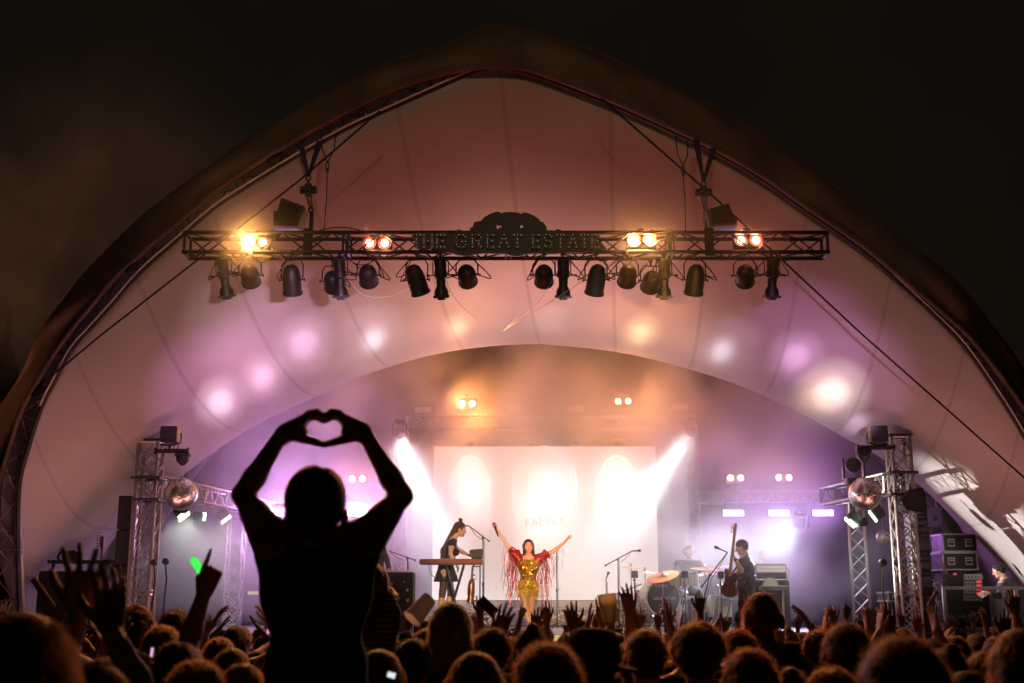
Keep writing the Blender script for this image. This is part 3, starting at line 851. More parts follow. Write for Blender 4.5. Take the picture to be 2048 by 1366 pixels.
# hoists
def hoist(px, topL, topR, py_hook, py_motor, py_low, label):
    Y = MY
    c = at(px, py_motor, Y)
    r = thing('chain_hoist', label, 'chain hoist', (c.x, Y, at(px, 512, Y).z), 'chain hoists carrying the front truss')
    hk = at(px, py_hook, Y)
    for tp in (topL, topR):
        t = at(*tp, Y - 0.05)
        MB().add([t + Vector((-.035, -.01, 0)), t + Vector((.035, -.01, 0)), hk + Vector((.014, -.01, 0)), hk + Vector((-.014, -.01, 0)), t + Vector((-.035, .01, 0)), t + Vector((.035, .01, 0)), hk + Vector((.014, .01, 0)), hk + Vector((-.014, .01, 0))], [(3, 2, 1, 0), (4, 5, 6, 7), (0, 1, 5, 4), (2, 3, 7, 6), (1, 2, 6, 5), (3, 0, 4, 7)]) if False else None
        mb = MB(); mb.add([t + Vector((-.04, -.012, 0)), t + Vector((.04, -.012, 0)), hk + Vector((.018, -.012, 0)), hk + Vector((-.018, -.012, 0)), t + Vector((-.04, .012, 0)), t + Vector((.04, .012, 0)), hk + Vector((.018, .012, 0)), hk + Vector((-.018, .012, 0))], [(3, 2, 1, 0), (4, 5, 6, 7), (0, 1, 5, 4), (2, 3, 7, 6), (1, 2, 6, 5), (3, 0, 4, 7)])
        mb.build('sling_strap', M['strap'], r)
    mb = MB(); mb.tube([hk + Vector((0.03 * math.sin(a), 0, -0.02 + 0.035 * math.cos(a))) for a in np.linspace(0, 2 * math.pi, 13)], 0.009, 6)
    mb.cyl(hk + Vector((0, 0, -.05)), c + Vector((0, 0, .08)), .012); mb.build('hook', M['black'], r)
    o = MB().box(c, (0.17, 0.16, 0.15), None, 0.045).cyl(c + Vector((-.1, 0, 0)), c + Vector((.1, 0, 0)), 0.05, n=12).build('motor_housing', M['black'], r)
    lo = at(px + 5, py_low, Y)
    for dx in (-0.03, 0.0, 0.035):
        mb = MB(); a_ = c + Vector((dx, 0, -.07)); b_ = lo + Vector((dx * 0.4, 0, 0)); n = 16
        for k in range(n):
            p = a_.lerp(b_, (k + .5) / n); e = (b_ - a_) / n * 0.6
            if k % 2: mb.tube([p - e, p + Vector((0.008, 0, 0)), p + e], 0.0045, 4); mb.tube([p - e, p + Vector((-0.008, 0, 0)), p + e], 0.0045, 4)
            else: mb.cyl(p - e, p + e, 0.006, n=4)
        mb.build('chain', M['black'], r)
    mb = MB(); mb.tube([lo + Vector((0.028 * math.sin(a), 0, -0.01 + 0.035 * math.cos(a))) for a in np.linspace(0, 2 * math.pi, 13)], 0.011, 6); mb.build('lower_hook', M['black'], r)
    MB().box((lo.x + .01, Y, (lo.z + TB) / 2), (0.05, 0.03, lo.z - TB - 0.06)).build('round_sling', M['cable'], r)
    MB().box((lo.x, Y - 0.15, mc), (0.11, 0.02, mz1 - mz0 + 0.1)).build('truss_wrap', M['cable'], r)
    return r
hoist(617, (601, 285), (640, 282), 353, 380, 418, 'chain hoist on a dark V-shaped sling over the left end of the truss')
hoist(1407, (1392, 280), (1427, 297), 364, 385, 425, 'chain hoist on a dark V-shaped sling over the right end of the truss')
def safety(a, b, c, d, label):
    r = thing('safety_wire', label, 'wire rope', tuple(at(*d, MY)), 'steel safety wires beside the hoists')
    A, B, Cc, D = (at(*p, MY - 0.05) for p in (a, b, c, d))
    mb = MB(); mb.tube([A, A.lerp(Cc, .5) + Vector((-.02, 0, -.05)), Cc], .008, 5); mb.tube([B, B.lerp(Cc, .5) + Vector((.02, 0, -.05)), Cc], .008, 5); mb.build('bridle', M['cable'], r)
    mb = MB(); mb.tube([Cc + Vector((0.02 * math.sin(t), 0, -0.05 + 0.055 * math.cos(t))) for t in np.linspace(0, 2 * math.pi, 11)], .009, 5); mb.box(Cc + Vector((0, 0, -.1)), (.035, .03, .05)); mb.build('shackle', M['black'], r)
    MB().tube([Cc + Vector((0, 0, -.1)), Cc.lerp(D, .5) + Vector((.01, 0, 0)), D], .007, 5).build('drop_wire', M['cable'], r)
safety((641, 255), (673, 266), (655, 325), (648, 462), 'thin Y-shaped steel wire right of the left hoist')
safety((1350, 265), (1376, 277), (1366, 333), (1371, 462), 'thin Y-shaped steel wire left of the right hoist')
for k, (x0, x1, dip) in enumerate(((500, 548, 14), (640, 720, -6), (690, 760, 20), (780, 815, 8), (1180, 1230, 12), (1300, 1345, -5), (1560, 1578, 12), (1236, 1268, 22))):
    a, b = at(x0, 512 if dip > 0 else 462, MY - .1), at(x1, 512 if dip > 0 else 462, MY - .1)
    rope([a.lerp(b, t) + Vector((0, -0.03, -dip * 0.0062 * 4 * t * (1 - t))) for t in np.linspace(0, 1, 9)], 0.007, 'loose thin black cable drooping along the front truss', 'loose_cable', 'loose cables drooping along the front truss')
# thin pale streamers caught in the rigging
strm = mat('pale_streamer', (0.55, 0.42, 0.38), 0.5)
def px_rope(pts, Y, r, label, name, group, m, cat):
    return rope([at(x, y, Y) for x, y in resample(pts, 24)], r, label, name, group, m, cat)
px_rope([(700, 560), (722, 588), (760, 595), (800, 585), (860, 540)], 14.0, 0.004, 'thin pale streamer sagging between the round can and the long can left of centre', 'streamer', 'thin pale streamers caught on the lamps', strm, 'streamer')
px_rope([(892, 560), (905, 590), (930, 618), (960, 642)], 14.0, 0.0035, 'thin pale streamer trailing down right from under the word GREAT', 'streamer', 'thin pale streamers caught on the lamps', strm, 'streamer')
px_rope([(1165, 562), (1110, 598), (1060, 628), (1005, 662)], 14.0, 0.0035, 'long thin pale streamer slanting down left from the long can under ESTATE', 'streamer', 'thin pale streamers caught on the lamps', strm, 'streamer')
px_rope([(1098, 572), (1080, 600), (1050, 625), (1012, 655)], 14.0, 0.003, 'short thin pale streamer hanging from the round can before ESTATE', 'streamer', 'thin pale streamers caught on the lamps', strm, 'streamer')

# ------------------------------------------------------------------ the sign
SGY = MY - 0.2
sg = thing('festival_sign', 'black cut-out sign reading THE GREAT ESTATE under a domed crest, studded with tiny bulbs', 'sign', tuple(at(1015, 512, SGY)))
def flat_shape(name, splines, Y, th, m, parent):
    cu = bpy.data.curves.new(name, 'CURVE'); cu.dimensions = '2D'; cu.fill_mode = 'BOTH'; cu.extrude = th / 2
    o0 = at(1015, 470, Y)
    for pts in splines:
        s = cu.splines.new('POLY'); s.points.add(len(pts) - 1); s.use_cyclic_u = True
        for i, (x, y) in enumerate(pts):
            p = at(x, y, Y) - o0; s.points[i].co = (p.x, p.z, 0, 1)
    o = bpy.data.objects.new(name, cu); COL.objects.link(o)
    me = bpy.data.meshes.new_from_object(o.evaluated_get(bpy.context.evaluated_depsgraph_get())); bpy.data.objects.remove(o)
    me.transform(Matrix.Translation(o0) @ Matrix.Rotation(R(90), 4, 'X')); me.materials.clear(); me.materials.append(m)
    return link(name, me, m, parent)
signm = mat('black_sign_board', (0.014, 0.012, 0.011), 0.5, bump=0.2)
letm = mat('dark_letter_face', (0.035, 0.024, 0.02), 0.45)
crest = [(939, 466), (940, 458), (946, 454), (947, 447), (954, 444), (962, 443), (968, 436), (980, 429), (991, 425), (999, 425), (1002, 428), (1006, 426), (1022, 425), (1038, 427), (1042, 429), (1047, 426), (1056, 427), (1067, 432), (1079, 440), (1079, 443), (1087, 446), (1093, 455), (1094, 466)]
flat_shape('domed_crest', [crest, [(993, 450), (1004, 451), (1003, 456), (997, 456), (999, 460), (994, 459)], [(1040, 457), (1041, 451), (1048, 452), (1045, 457)]], SGY + 0.02, 0.05, signm, sg)
board = [(893, 505), (906, 507), (912, 510), (920, 511), (935, 512), (948, 509), (965, 507), (1010, 508), (1022, 512), (1038, 513), (1048, 509), (1080, 507), (1110, 508), (1130, 505), (1160, 506), (1185, 502), (1205, 503), (1213, 498), (1204, 488), (1196, 480), (1186, 468), (1150, 465), (1128, 466), (1122, 461), (1115, 459), (1108, 462), (1102, 461), (1094, 464), (1000, 462), (939, 464), (930, 466), (925, 462), (917, 460), (910, 463), (905, 468), (893, 466), (880, 464), (868, 466), (855, 464), (846, 467), (828, 466), (826, 476), (832, 480), (836, 498), (848, 501), (860, 497), (874, 502)]
flat_shape('sign_board', [board], SGY + 0.02, 0.04, signm, sg)
GL = {'T': [[(0, 0), (1, 0)], [(.5, 0), (.5, 1)]], 'H': [[(0, 0), (0, 1)], [(1, 0), (1, 1)], [(0, .5), (1, .5)]], 'E': [[(1, 0), (0, 0), (0, 1), (1, 1)], [(0, .5), (.8, .5)]],
      'G': [[(1, .15), (.75, 0), (.25, 0), (0, .25), (0, .8), (.25, 1), (.8, 1), (1, .8), (1, .55), (.6, .55)]], 'R': [[(0, 1), (0, 0), (.75, 0), (1, .2), (.75, .5), (0, .5)], [(.5, .5), (1, 1)]],
      'A': [[(0, 1), (.5, 0), (1, 1)], [(.2, .65), (.8, .65)]], 'S': [[(1, .12), (.7, 0), (.2, 0), (0, .25), (.25, .48), (.8, .55), (1, .78), (.75, 1), (.2, 1), (0, .88)]]}
bulb = glow('tiny_sign_bulb', (1.0, 0.82, 0.62), 0.5)
for ch, x0, x1 in (('T', 825, 841), ('H', 848, 864), ('E', 874, 889), ('G', 913, 931), ('R', 945, 962), ('E', 975, 987), ('A', 999, 1017), ('T', 1028, 1042), ('E', 1066, 1078), ('S', 1090, 1103), ('T', 1114, 1128), ('A', 1138, 1153), ('T', 1162, 1176), ('E', 1184, 1198)):
    mb = MB(); mb2 = MB()
    for st_ in GL[ch]:
        P = [at(x0 + (x1 - x0) * u, 470 + 24 * v, SGY - 0.035) for u, v in st_]
        for a, b in zip(P, P[1:]):
            d = (b - a); n = max(1, int(d.length / 0.042))
            pr = Vector((-d.z, 0, d.x)).normalized() * 0.02
            e = d.normalized() * 0.012
            mb.add([a - e + pr + Vector((0, .03, 0)), b + e + pr + Vector((0, .03, 0)), b + e - pr + Vector((0, .03, 0)), a - e - pr + Vector((0, .03, 0)), a - e + pr, b + e + pr, b + e - pr, a - e - pr],
                   [(0, 1, 2, 3), (7, 6, 5, 4), (0, 4, 5, 1), (1, 5, 6, 2), (2, 6, 7, 3), (3, 7, 4, 0)])
            for k in range(n + 1): mb2.sphere(a.lerp(b, k / n) + Vector((0, -.008, 0)), 0.0048, 5, 4)
    L_ = mb.build('letter', letm, sg); mb2.build('bulb_string', bulb, L_)
# ------------------------------------------------------------------ people: smooth bodies grown from a signed distance field
def V3(*a): return np.array(a, float)
def nrm(v): v = np.asarray(v, float); return v / max(1e-9, np.linalg.norm(v))
def rotm(rx=0, ry=0, rz=0):
    return np.array(Matrix.Rotation(R(rz), 3, 'Z') @ Matrix.Rotation(R(ry), 3, 'Y') @ Matrix.Rotation(R(rx), 3, 'X'))

def axis_coords(lo, hi, h, fine=None, hf=None):
    if fine is None: return np.arange(lo, hi + h, h)
    out = []; z = lo
    while z < hi + h:
        out.append(z)
        z += hf if any(a - hf <= z <= b for a, b in fine) else h
    return np.array(out)

def sdf_mesh(prims, h=0.008, zf=None, hf=None, cuts=()):
    """prims: ('c',a,b,ra,rb,k[,flat n,s]) capsule, ('x',...) capsule with flat ends, ('e',c,radii,R,k) ellipsoid, ('-',c,radii,R,k) carve"""
    lo = np.full(3, 9e9); hi = -lo
    bbs = []
    for p in prims:
        if p[0] in 'cx':
            r = max(p[3], p[4]) + p[5]
            l = np.minimum(p[1], p[2]) - r; u = np.maximum(p[1], p[2]) + r
        else:
            r = max(p[2]) + p[4]; l = p[1] - r; u = p[1] + r
        bbs.append((l, u))
        if p[0] != '-': lo = np.minimum(lo, l); hi = np.maximum(hi, u)
    lo -= 2 * h; hi += 2 * h
    hx = hf or h
    xs = axis_coords(lo[0], hi[0], hx if zf else h); ys = axis_coords(lo[1], hi[1], hx if zf else h); zs = axis_coords(lo[2], hi[2], h, zf, hf)
    D = np.full((len(xs), len(ys), len(zs)), 9.0, np.float32)
    for p, (l, u) in zip(prims, bbs):
        m = 2 * h
        i0, i1 = np.searchsorted(xs, l[0] - m), np.searchsorted(xs, u[0] + m)
        j0, j1 = np.searchsorted(ys, l[1] - m), np.searchsorted(ys, u[1] + m)
        k0, k1 = np.searchsorted(zs, l[2] - m), np.searchsorted(zs, u[2] + m)
        if i1 <= i0 or j1 <= j0 or k1 <= k0: continue
        X = xs[i0:i1][:, None, None]; Y = ys[j0:j1][None, :, None]; Z = zs[k0:k1][None, None, :]
        if p[0] in 'cx':
            a, b, ra, rb, k = p[1:6]
            qx, qy, qz = X - a[0], Y - a[1], Z - a[2]
            d = b - a; n = s = None
            if len(p) > 6:
                n, s = np.asarray(p[6], float), p[7]
                dn = qx * n[0] + qy * n[1] + qz * n[2]; f = (1 / s - 1)
                qx, qy, qz = qx + n[0] * dn * f, qy + n[1] * dn * f, qz + n[2] * dn * f
                d = d + n * (d @ n) * f
            L2 = max(1e-9, d @ d)
            t0 = (qx * d[0] + qy * d[1] + qz * d[2]) / L2
            t = np.clip(t0, 0, 1)
            dd = np.sqrt((qx - t * d[0]) ** 2 + (qy - t * d[1]) ** 2 + (qz - t * d[2]) ** 2) - (ra + (rb - ra) * t)
            if p[0] == 'x':
                L = math.sqrt(L2); dd = np.maximum(dd, np.maximum((t0 - 1) * L, -t0 * L))
            if n is not None: dd = dd * (0.5 + 0.5 * s)
        else:
            c, rr, Rm, k = p[1:5]
            q = [X - c[0], Y - c[1], Z - c[2]]
            loc = [(q[0] * Rm[0, i] + q[1] * Rm[1, i] + q[2] * Rm[2, i]) for i in range(3)] if Rm is not None else [q[0] + 0 * q[1] + 0 * q[2], q[1] + 0 * q[0] + 0 * q[2], q[2] + 0 * q[0] + 0 * q[1]]
            k0_ = np.sqrt(sum((loc[i] / rr[i]) ** 2 for i in range(3))) + 1e-9
            k1_ = np.sqrt(sum((loc[i] / rr[i] ** 2) ** 2 for i in range(3))) + 1e-9
            dd = k0_ * (k0_ - 1) / k1_
        S_ = D[i0:i1, j0:j1, k0:k1]
        if p[0] == '-':
            dd = -dd; hh = np.clip(0.5 - 0.5 * (S_ - dd) / k, 0, 1)
            D[i0:i1, j0:j1, k0:k1] = S_ * (1 - hh) + dd * hh + k * hh * (1 - hh)
        else:
            hh = np.clip(0.5 + 0.5 * (S_ - dd) / k, 0, 1)
            D[i0:i1, j0:j1, k0:k1] = S_ * (1 - hh) + dd * hh - k * hh * (1 - hh)
    for c, n in cuts:       # keep the side the normal points away from
        n = nrm(n)
        pl = (xs[:, None, None] - c[0]) * n[0] + (ys[None, :, None] - c[1]) * n[1] + (zs[None, None, :] - c[2]) * n[2]
        D = np.maximum(D, pl.astype(np.float32))
    # surface nets
    ins = D < 0
    nx, ny, nz = D.shape
    c000 = ins[:-1, :-1, :-1]
    cnt = np.zeros((nx - 1, ny - 1, nz - 1), np.int8)
    for i in (0, 1):
        for j in (0, 1):
            for k in (0, 1): cnt += ins[i:nx - 1 + i, j:ny - 1 + j, k:nz - 1 + k]
    act = (cnt > 0) & (cnt < 8)
    I, J, K = np.nonzero(act)
    idx = np.full(act.shape, -1, np.int64); idx[I, J, K] = np.arange(len(I))
    acc = np.zeros((len(I), 3)); w = np.zeros(len(I))
    cor = [(i, j, k) for i in (0, 1) for j in (0, 1) for k in (0, 1)]
    ax_ = (xs, ys, zs)
    for a in range(8):
        for b in range(a + 1, 8):
            da = cor[a]; db = cor[b]
            if sum(abs(da[t] - db[t]) for t in range(3)) != 1: continue
            va = D[I + da[0], J + da[1], K + da[2]]; vb = D[I + db[0], J + db[1], K + db[2]]
            m = (va < 0) != (vb < 0)
            t = np.where(m, va / np.where(m, va - vb, 1), 0)
            pa = np.stack([xs[I + da[0]], ys[J + da[1]], zs[K + da[2]]], 1); pb = np.stack([xs[I + db[0]], ys[J + db[1]], zs[K + db[2]]], 1)
            acc += np.where(m[:, None], pa + (pb - pa) * t[:, None], 0); w += m
    verts = acc / w[:, None]
    quads = []
    def emit(flip, e, A, B, C_, Dd):
        q = np.stack([A, B, C_, Dd], 1)
        q = np.where(flip[:, None], q[:, ::-1], q)
        quads.append(q[(q >= 0).all(1)])
    a = ins[:-1, 1:-1, 1:-1] != ins[1:, 1:-1, 1:-1]; i, j, k = np.nonzero(a); j += 1; k += 1
    emit(~ins[i, j, k], 0, idx[i, j - 1, k - 1], idx[i, j, k - 1], idx[i, j, k], idx[i, j - 1, k])
    a = ins[1:-1, :-1, 1:-1] != ins[1:-1, 1:, 1:-1]; i, j, k = np.nonzero(a); i += 1; k += 1
    emit(~ins[i, j, k], 1, idx[i - 1, j, k - 1], idx[i - 1, j, k], idx[i, j, k], idx[i, j, k - 1])
    a = ins[1:-1, 1:-1, :-1] != ins[1:-1, 1:-1, 1:]; i, j, k = np.nonzero(a); i += 1; j += 1
    emit(~ins[i, j, k], 2, idx[i - 1, j - 1, k], idx[i, j - 1, k], idx[i, j, k], idx[i - 1, j, k])
    F_ = np.concatenate(quads)
    return verts, F_

def np_mesh(name, verts, quads, extra=None, two=False):
    """fast mesh from arrays; extra = (verts, tris) appended loose strands"""
    me = bpy.data.meshes.new(name)
    nq = len(quads); nv = len(verts)
    if extra is not None and len(extra[1]):
        ev, et = extra; allv = np.concatenate([verts, ev]); tri = et + nv
    else: allv = verts; tri = np.zeros((0, 3), int)
    me.vertices.add(len(allv)); me.vertices.foreach_set('co', allv.astype(np.float32).ravel())
    me.loops.add(nq * 4 + len(tri) * 3)
    me.loops.foreach_set('vertex_index', np.concatenate([quads.ravel(), tri.ravel()]).astype(np.int32))
    me.polygons.add(nq + len(tri))
    st = np.concatenate([np.arange(nq) * 4, nq * 4 + np.arange(len(tri)) * 3]).astype(np.int32)
    me.polygons.foreach_set('loop_start', st)
    me.polygons.foreach_set('use_smooth', np.ones(nq + len(tri), bool))
    if len(tri) and two: me.polygons.foreach_set('material_index', np.concatenate([np.zeros(nq), np.ones(len(tri))]).astype(np.int32))
    me.update(calc_edges=True); me.validate()
    return me

def strands(verts, quads, n, ln, wd, seed, down=0.5, sel=None):
    rs = np.random.RandomState(seed)
    q = verts[quads]; c = q.mean(1)
    nn = np.cross(q[:, 2] - q[:, 0], q[:, 3] - q[:, 1]); nn /= np.linalg.norm(nn, axis=1)[:, None] + 1e-9
    ok = np.arange(len(c)) if sel is None else np.nonzero(sel(c))[0]
    if not len(ok): return None
    pick = rs.choice(ok, n); p = c[pick]; d = nn[pick]
    g = rs.randn(n, 3) * 0.5; g -= d * (g * d).sum(1)[:, None] * .8; g[:, 2] -= down
    L = ln * (0.4 + rs.rand(n))[:, None]
    tip = p + (d * 0.35 + g) * L; mid = p + d * L * 0.32 + g * L * 0.4
    s = rs.randn(n, 3); s /= np.linalg.norm(s, axis=1)[:, None]; s *= wd
    ev = np.stack([p - s, p + s, mid + s * .8, mid - s * .8, tip], 1).reshape(-1, 3)
    b = np.arange(n)[:, None] * 5
    et = np.concatenate([b + np.array([[0, 1, 2]]), b + np.array([[0, 2, 3]]), b + np.array([[3, 2, 4]])])
    return ev, et

FL = (0.072, 0.080, 0.074, 0.058)
def hand(w, d, t, side, curl=(12, 10, 12, 16), spread=1.0, thumb=0.0, s=1.0, k=0.006):
    """w wrist, d finger direction, t thumb side; side +1 right hand, -1 left"""
    w = np.asarray(w, float); d = nrm(d); t = np.asarray(t, float); t = nrm(t - d * (t @ d)); n = -side * np.cross(d, t)
    P = []
    tips = []
    for i, (o, f) in enumerate(zip((0.031, 0.010, -0.011, -0.030), FL)):
        kn = w + (d * (0.088 - 0.004 * abs(i - 1)) + t * o) * s
        P.append(('c', w + (d * 0.008 + t * o * 0.62) * s, kn, 0.0150 * s, 0.0120 * s, k * 1.6, n, 0.85))
        ang = R((9, 2, -6, -15)[i] * spread)
        dd = d * math.cos(ang) + t * math.sin(ang)
        b = kn; a = 0
        for j, fr in enumerate((0.44, 0.30, 0.26)):
            a += R(curl[i]) * (0.9, 1.1, 0.8)[j]
            v = dd * math.cos(a) + n * math.sin(a)
            e = b + v * f * fr * s
            P.append(('c', b, e, (0.0092, 0.0084, 0.0076)[j] * s, (0.0084, 0.0076, 0.0068)[j] * s, 0.0035))
            b = e
        tips.append(b)
    b0 = w + (d * 0.014 + t * 0.018) * s; b1 = b0 + (d * 0.030 + t * (0.030 - 0.012 * thumb) + n * (0.010 + 0.022 * thumb)) * s
    P.append(('c', b0, b1, 0.0160 * s, 0.0125 * s, k * 1.5))
    v1 = nrm(d * (0.8) + t * (0.55 - 1.0 * thumb) + n * (0.12 + 0.8 * thumb)); b2 = b1 + v1 * 0.034 * s
    v2 = nrm(d * 0.95 + t * (0.3 - 1.1 * thumb) + n * (0.1 + 0.9 * thumb)); b3 = b2 + v2 * 0.027 * s
    P.append(('c', b1, b2, 0.0112 * s, 0.0100 * s, 0.004)); P.append(('c', b2, b3, 0.0100 * s, 0.0080 * s, 0.003))
    return P
OPEN = dict(curl=(16, 12, 17, 24), spread=.95, thumb=.15); RELAX = dict(curl=(22, 26, 30, 34), spread=0.5, thumb=0.3)
FIST = dict(curl=(82, 84, 84, 84), spread=0, thumb=0.9); POINT = dict(curl=(3, 82, 84, 84), spread=0, thumb=0.9); FLAT = dict(curl=(5, 4, 5, 7), spread=0.3)
GRIP = dict(curl=(56, 58, 60, 62), spread=0.2, thumb=0.75); HORNS = dict(curl=(3, 80, 82, 4), spread=1.2, thumb=0.9)

def head_prims(c, Rm, s=1.0, female=False):
    c = np.asarray(c, float)
    def w(*p): return c + Rm @ (np.array(p) * s)
    def r(*p): return tuple(v * s for v in p)
    P = [('e', w(0, -.012, .035), r(.076, .096, .086), Rm, .02 * s), ('e', w(0, .030, -.022), r(.060, .064, .083), Rm, .03 * s),
         ('e', w(0, .040, -.074), r(.046 - .006 * female, .045, .034), Rm, .02 * s), ('c', w(0, .088, .004), w(0, .110, -.026), .008 * s, .012 * s, .012 * s),
         ('c', w(-.030, .082, .022), w(.030, .082, .022), .012 * s, .012 * s, .012 * s),
         ('-', w(.030, .106, .002), r(.016, .018, .011), Rm, .012 * s), ('-', w(-.030, .106, .002), r(.016, .018, .011), Rm, .012 * s),
         ('e', w(.029, .078, .002), r(.013, .013, .012), Rm, .004 * s), ('e', w(-.029, .078, .002), r(.013, .013, .012), Rm, .004 * s),
         ('c', w(-.017, .090, -.054), w(.017, .090, -.054), .007 * s, .007 * s, .006 * s), ('e', w(0, .074, -.088), r(.020, .018, .017), Rm, .014 * s),
         ('c', w(-.045, .052, -.02), w(-.035, .066, -.03), .016 * s, .014 * s, .02 * s), ('c', w(.045, .052, -.02), w(.035, .066, -.03), .016 * s, .014 * s, .02 * s),
         ('e', w(.075, -.004, -.008), r(.009, .020, .031), Rm, .006 * s), ('e', w(-.075, -.004, -.008), r(.009, .020, .031), Rm, .006 * s)]
    return P

def hair_prims(kind, c, Rm, s=1.0, seed=0):
    c = np.asarray(c, float); rs = np.random.RandomState(seed)
    def w(*p): return c + Rm @ (np.array(p) * s)
    def r(*p): return tuple(v * s for v in p)
    P = [('e', w(0, -.018, .042), r(.083, .100, .087), Rm, .01), ('e', w(0, -.050, -.010), r(.074, .060, .075), Rm, .03)]
    for _ in range(46):          # uneven locks
        v = nrm(rs.randn(3)); v[2] = abs(v[2]) * 1.2 - .35
        if v[1] > .6 and v[2] < .3: continue
        c0_ = np.array([v[0] * .080, -.02 + v[1] * .096, .038 + v[2] * .084]); fl = nrm(np.array([v[0] * .5 + rs.randn() * .3, v[1] * .5 + rs.randn() * .3, -.9])) * .03
        P.append(('c', w(*c0_), w(*(c0_ + fl)), .015 * s, .009 * s, .010))
    if kind in ('long', 'bob', 'longwavy'):
        L = {'long': .34, 'bob': .17, 'longwavy': .30}[kind]
        P.append(('c', w(0, -.045, .0), w(0, -.085, -L), .078 * s, .070 * s, .03, Rm @ V3(0, 1, 0), .55))
        for sd in (-1, 1):
            P.append(('c', w(.066 * sd, -.010, .02), w(.078 * sd, -.030, -L * .9), .030 * s, .030 * s, .03))
            P.append(('c', w(.050 * sd, -.05, .0), w(.09 * sd, -.065, -L * .8), .035 * s, .03 * s, .02))
    if kind == 'longwavy':
        for _ in range(26):
            a = rs.uniform(-1, 1); z = -rs.uniform(0, .3)
            P.append(('e', w(.10 * a, -.06 - .03 * (1 - a * a), z), r(.024, .022, .04), Rm, .015))
    if kind == 'curly':
        for _ in range(90):
            v = nrm(rs.randn(3)); v[2] = abs(v[2]) * 1.1 - .25
            if v[1] > .55 and v[2] < .5: continue
            P.append(('e', w(v[0] * .088, -.02 + v[1] * .10, .035 + v[2] * .092), r(.021, .021, .021), Rm, .008))
    if kind == 'bun': P.append(('e', w(0, -.075, .12), r(.036, .036, .032), Rm, .012))
    if kind == 'topbun': P.append(('e', w(0, -.03, .155), r(.036, .036, .03), Rm, .012))
    if kind == 'pony':
        P.append(('c', w(0, -.11, .05), w(0, -.15, -.05), .026 * s, .03 * s, .02)); P.append(('c', w(0, -.15, -.05), w(0, -.12, -.24), .032 * s, .014 * s, .02))
    P.append(('-', w(0, .125, -.035), r(.078, .085, .115), Rm, .015))
    return P

SK = {'fair': mat('fair_skin', (0.52, 0.30, 0.22), 0.5, bump=0.1, bscale=120, var=0.08), 'tan': mat('tanned_skin', (0.36, 0.19, 0.12), 0.5, bump=0.1, bscale=120, var=0.08), 'dark': mat('dark_skin', (0.14, 0.07, 0.045), 0.45, bump=0.1, bscale=120, var=0.08)}
def hairmat(name, col): return mat(name, tuple(c * .22 for c in col), 0.5, bump=0.6, bscale=150, var=0.3, vscale=50, spec=0.35)
def strandmat(name, col):
    m = mat(name, col, 0.5); nt = m.node_tree; t = nt.nodes.new('ShaderNodeBsdfTranslucent'); t.inputs[0].default_value = (*[min(1, c * 3.2) for c in col], 1)
    mx = nt.nodes.new('ShaderNodeMixShader'); mx.inputs[0].default_value = .65
    nt.links.new(nt.nodes['Principled BSDF'].outputs[0], mx.inputs[1]); nt.links.new(t.outputs[0], mx.inputs[2]); nt.links.new(mx.outputs[0], nt.nodes['Material Output'].inputs['Surface'])
    return m
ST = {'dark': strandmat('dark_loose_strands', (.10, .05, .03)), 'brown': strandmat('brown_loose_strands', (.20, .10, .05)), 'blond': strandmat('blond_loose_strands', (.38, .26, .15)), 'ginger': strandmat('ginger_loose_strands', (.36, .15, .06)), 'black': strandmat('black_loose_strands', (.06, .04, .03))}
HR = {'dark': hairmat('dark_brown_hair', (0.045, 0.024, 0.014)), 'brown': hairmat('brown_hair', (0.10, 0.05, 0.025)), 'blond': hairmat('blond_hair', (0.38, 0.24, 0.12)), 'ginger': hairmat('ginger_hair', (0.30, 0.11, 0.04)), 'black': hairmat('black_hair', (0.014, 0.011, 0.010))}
def clothmat(name, col, **k): return mat(name, col, 0.9, bump=0.25, bscale=60, var=0.15, vscale=9, **k)
CL = {'black': clothmat('black_cotton', (0.012, 0.011, 0.012)), 'navy': clothmat('navy_cotton', (0.014, 0.018, 0.035)), 'maroon': clothmat('maroon_cotton', (0.06, 0.012, 0.014)), 'grey': clothmat('dark_grey_cotton', (0.05, 0.048, 0.05)), 'white': clothmat('off_white_cotton', (0.35, 0.32, 0.30)), 'denim': clothmat('dark_denim', (0.02, 0.028, 0.05)), 'green': clothmat('olive_cotton', (0.03, 0.035, 0.018))}

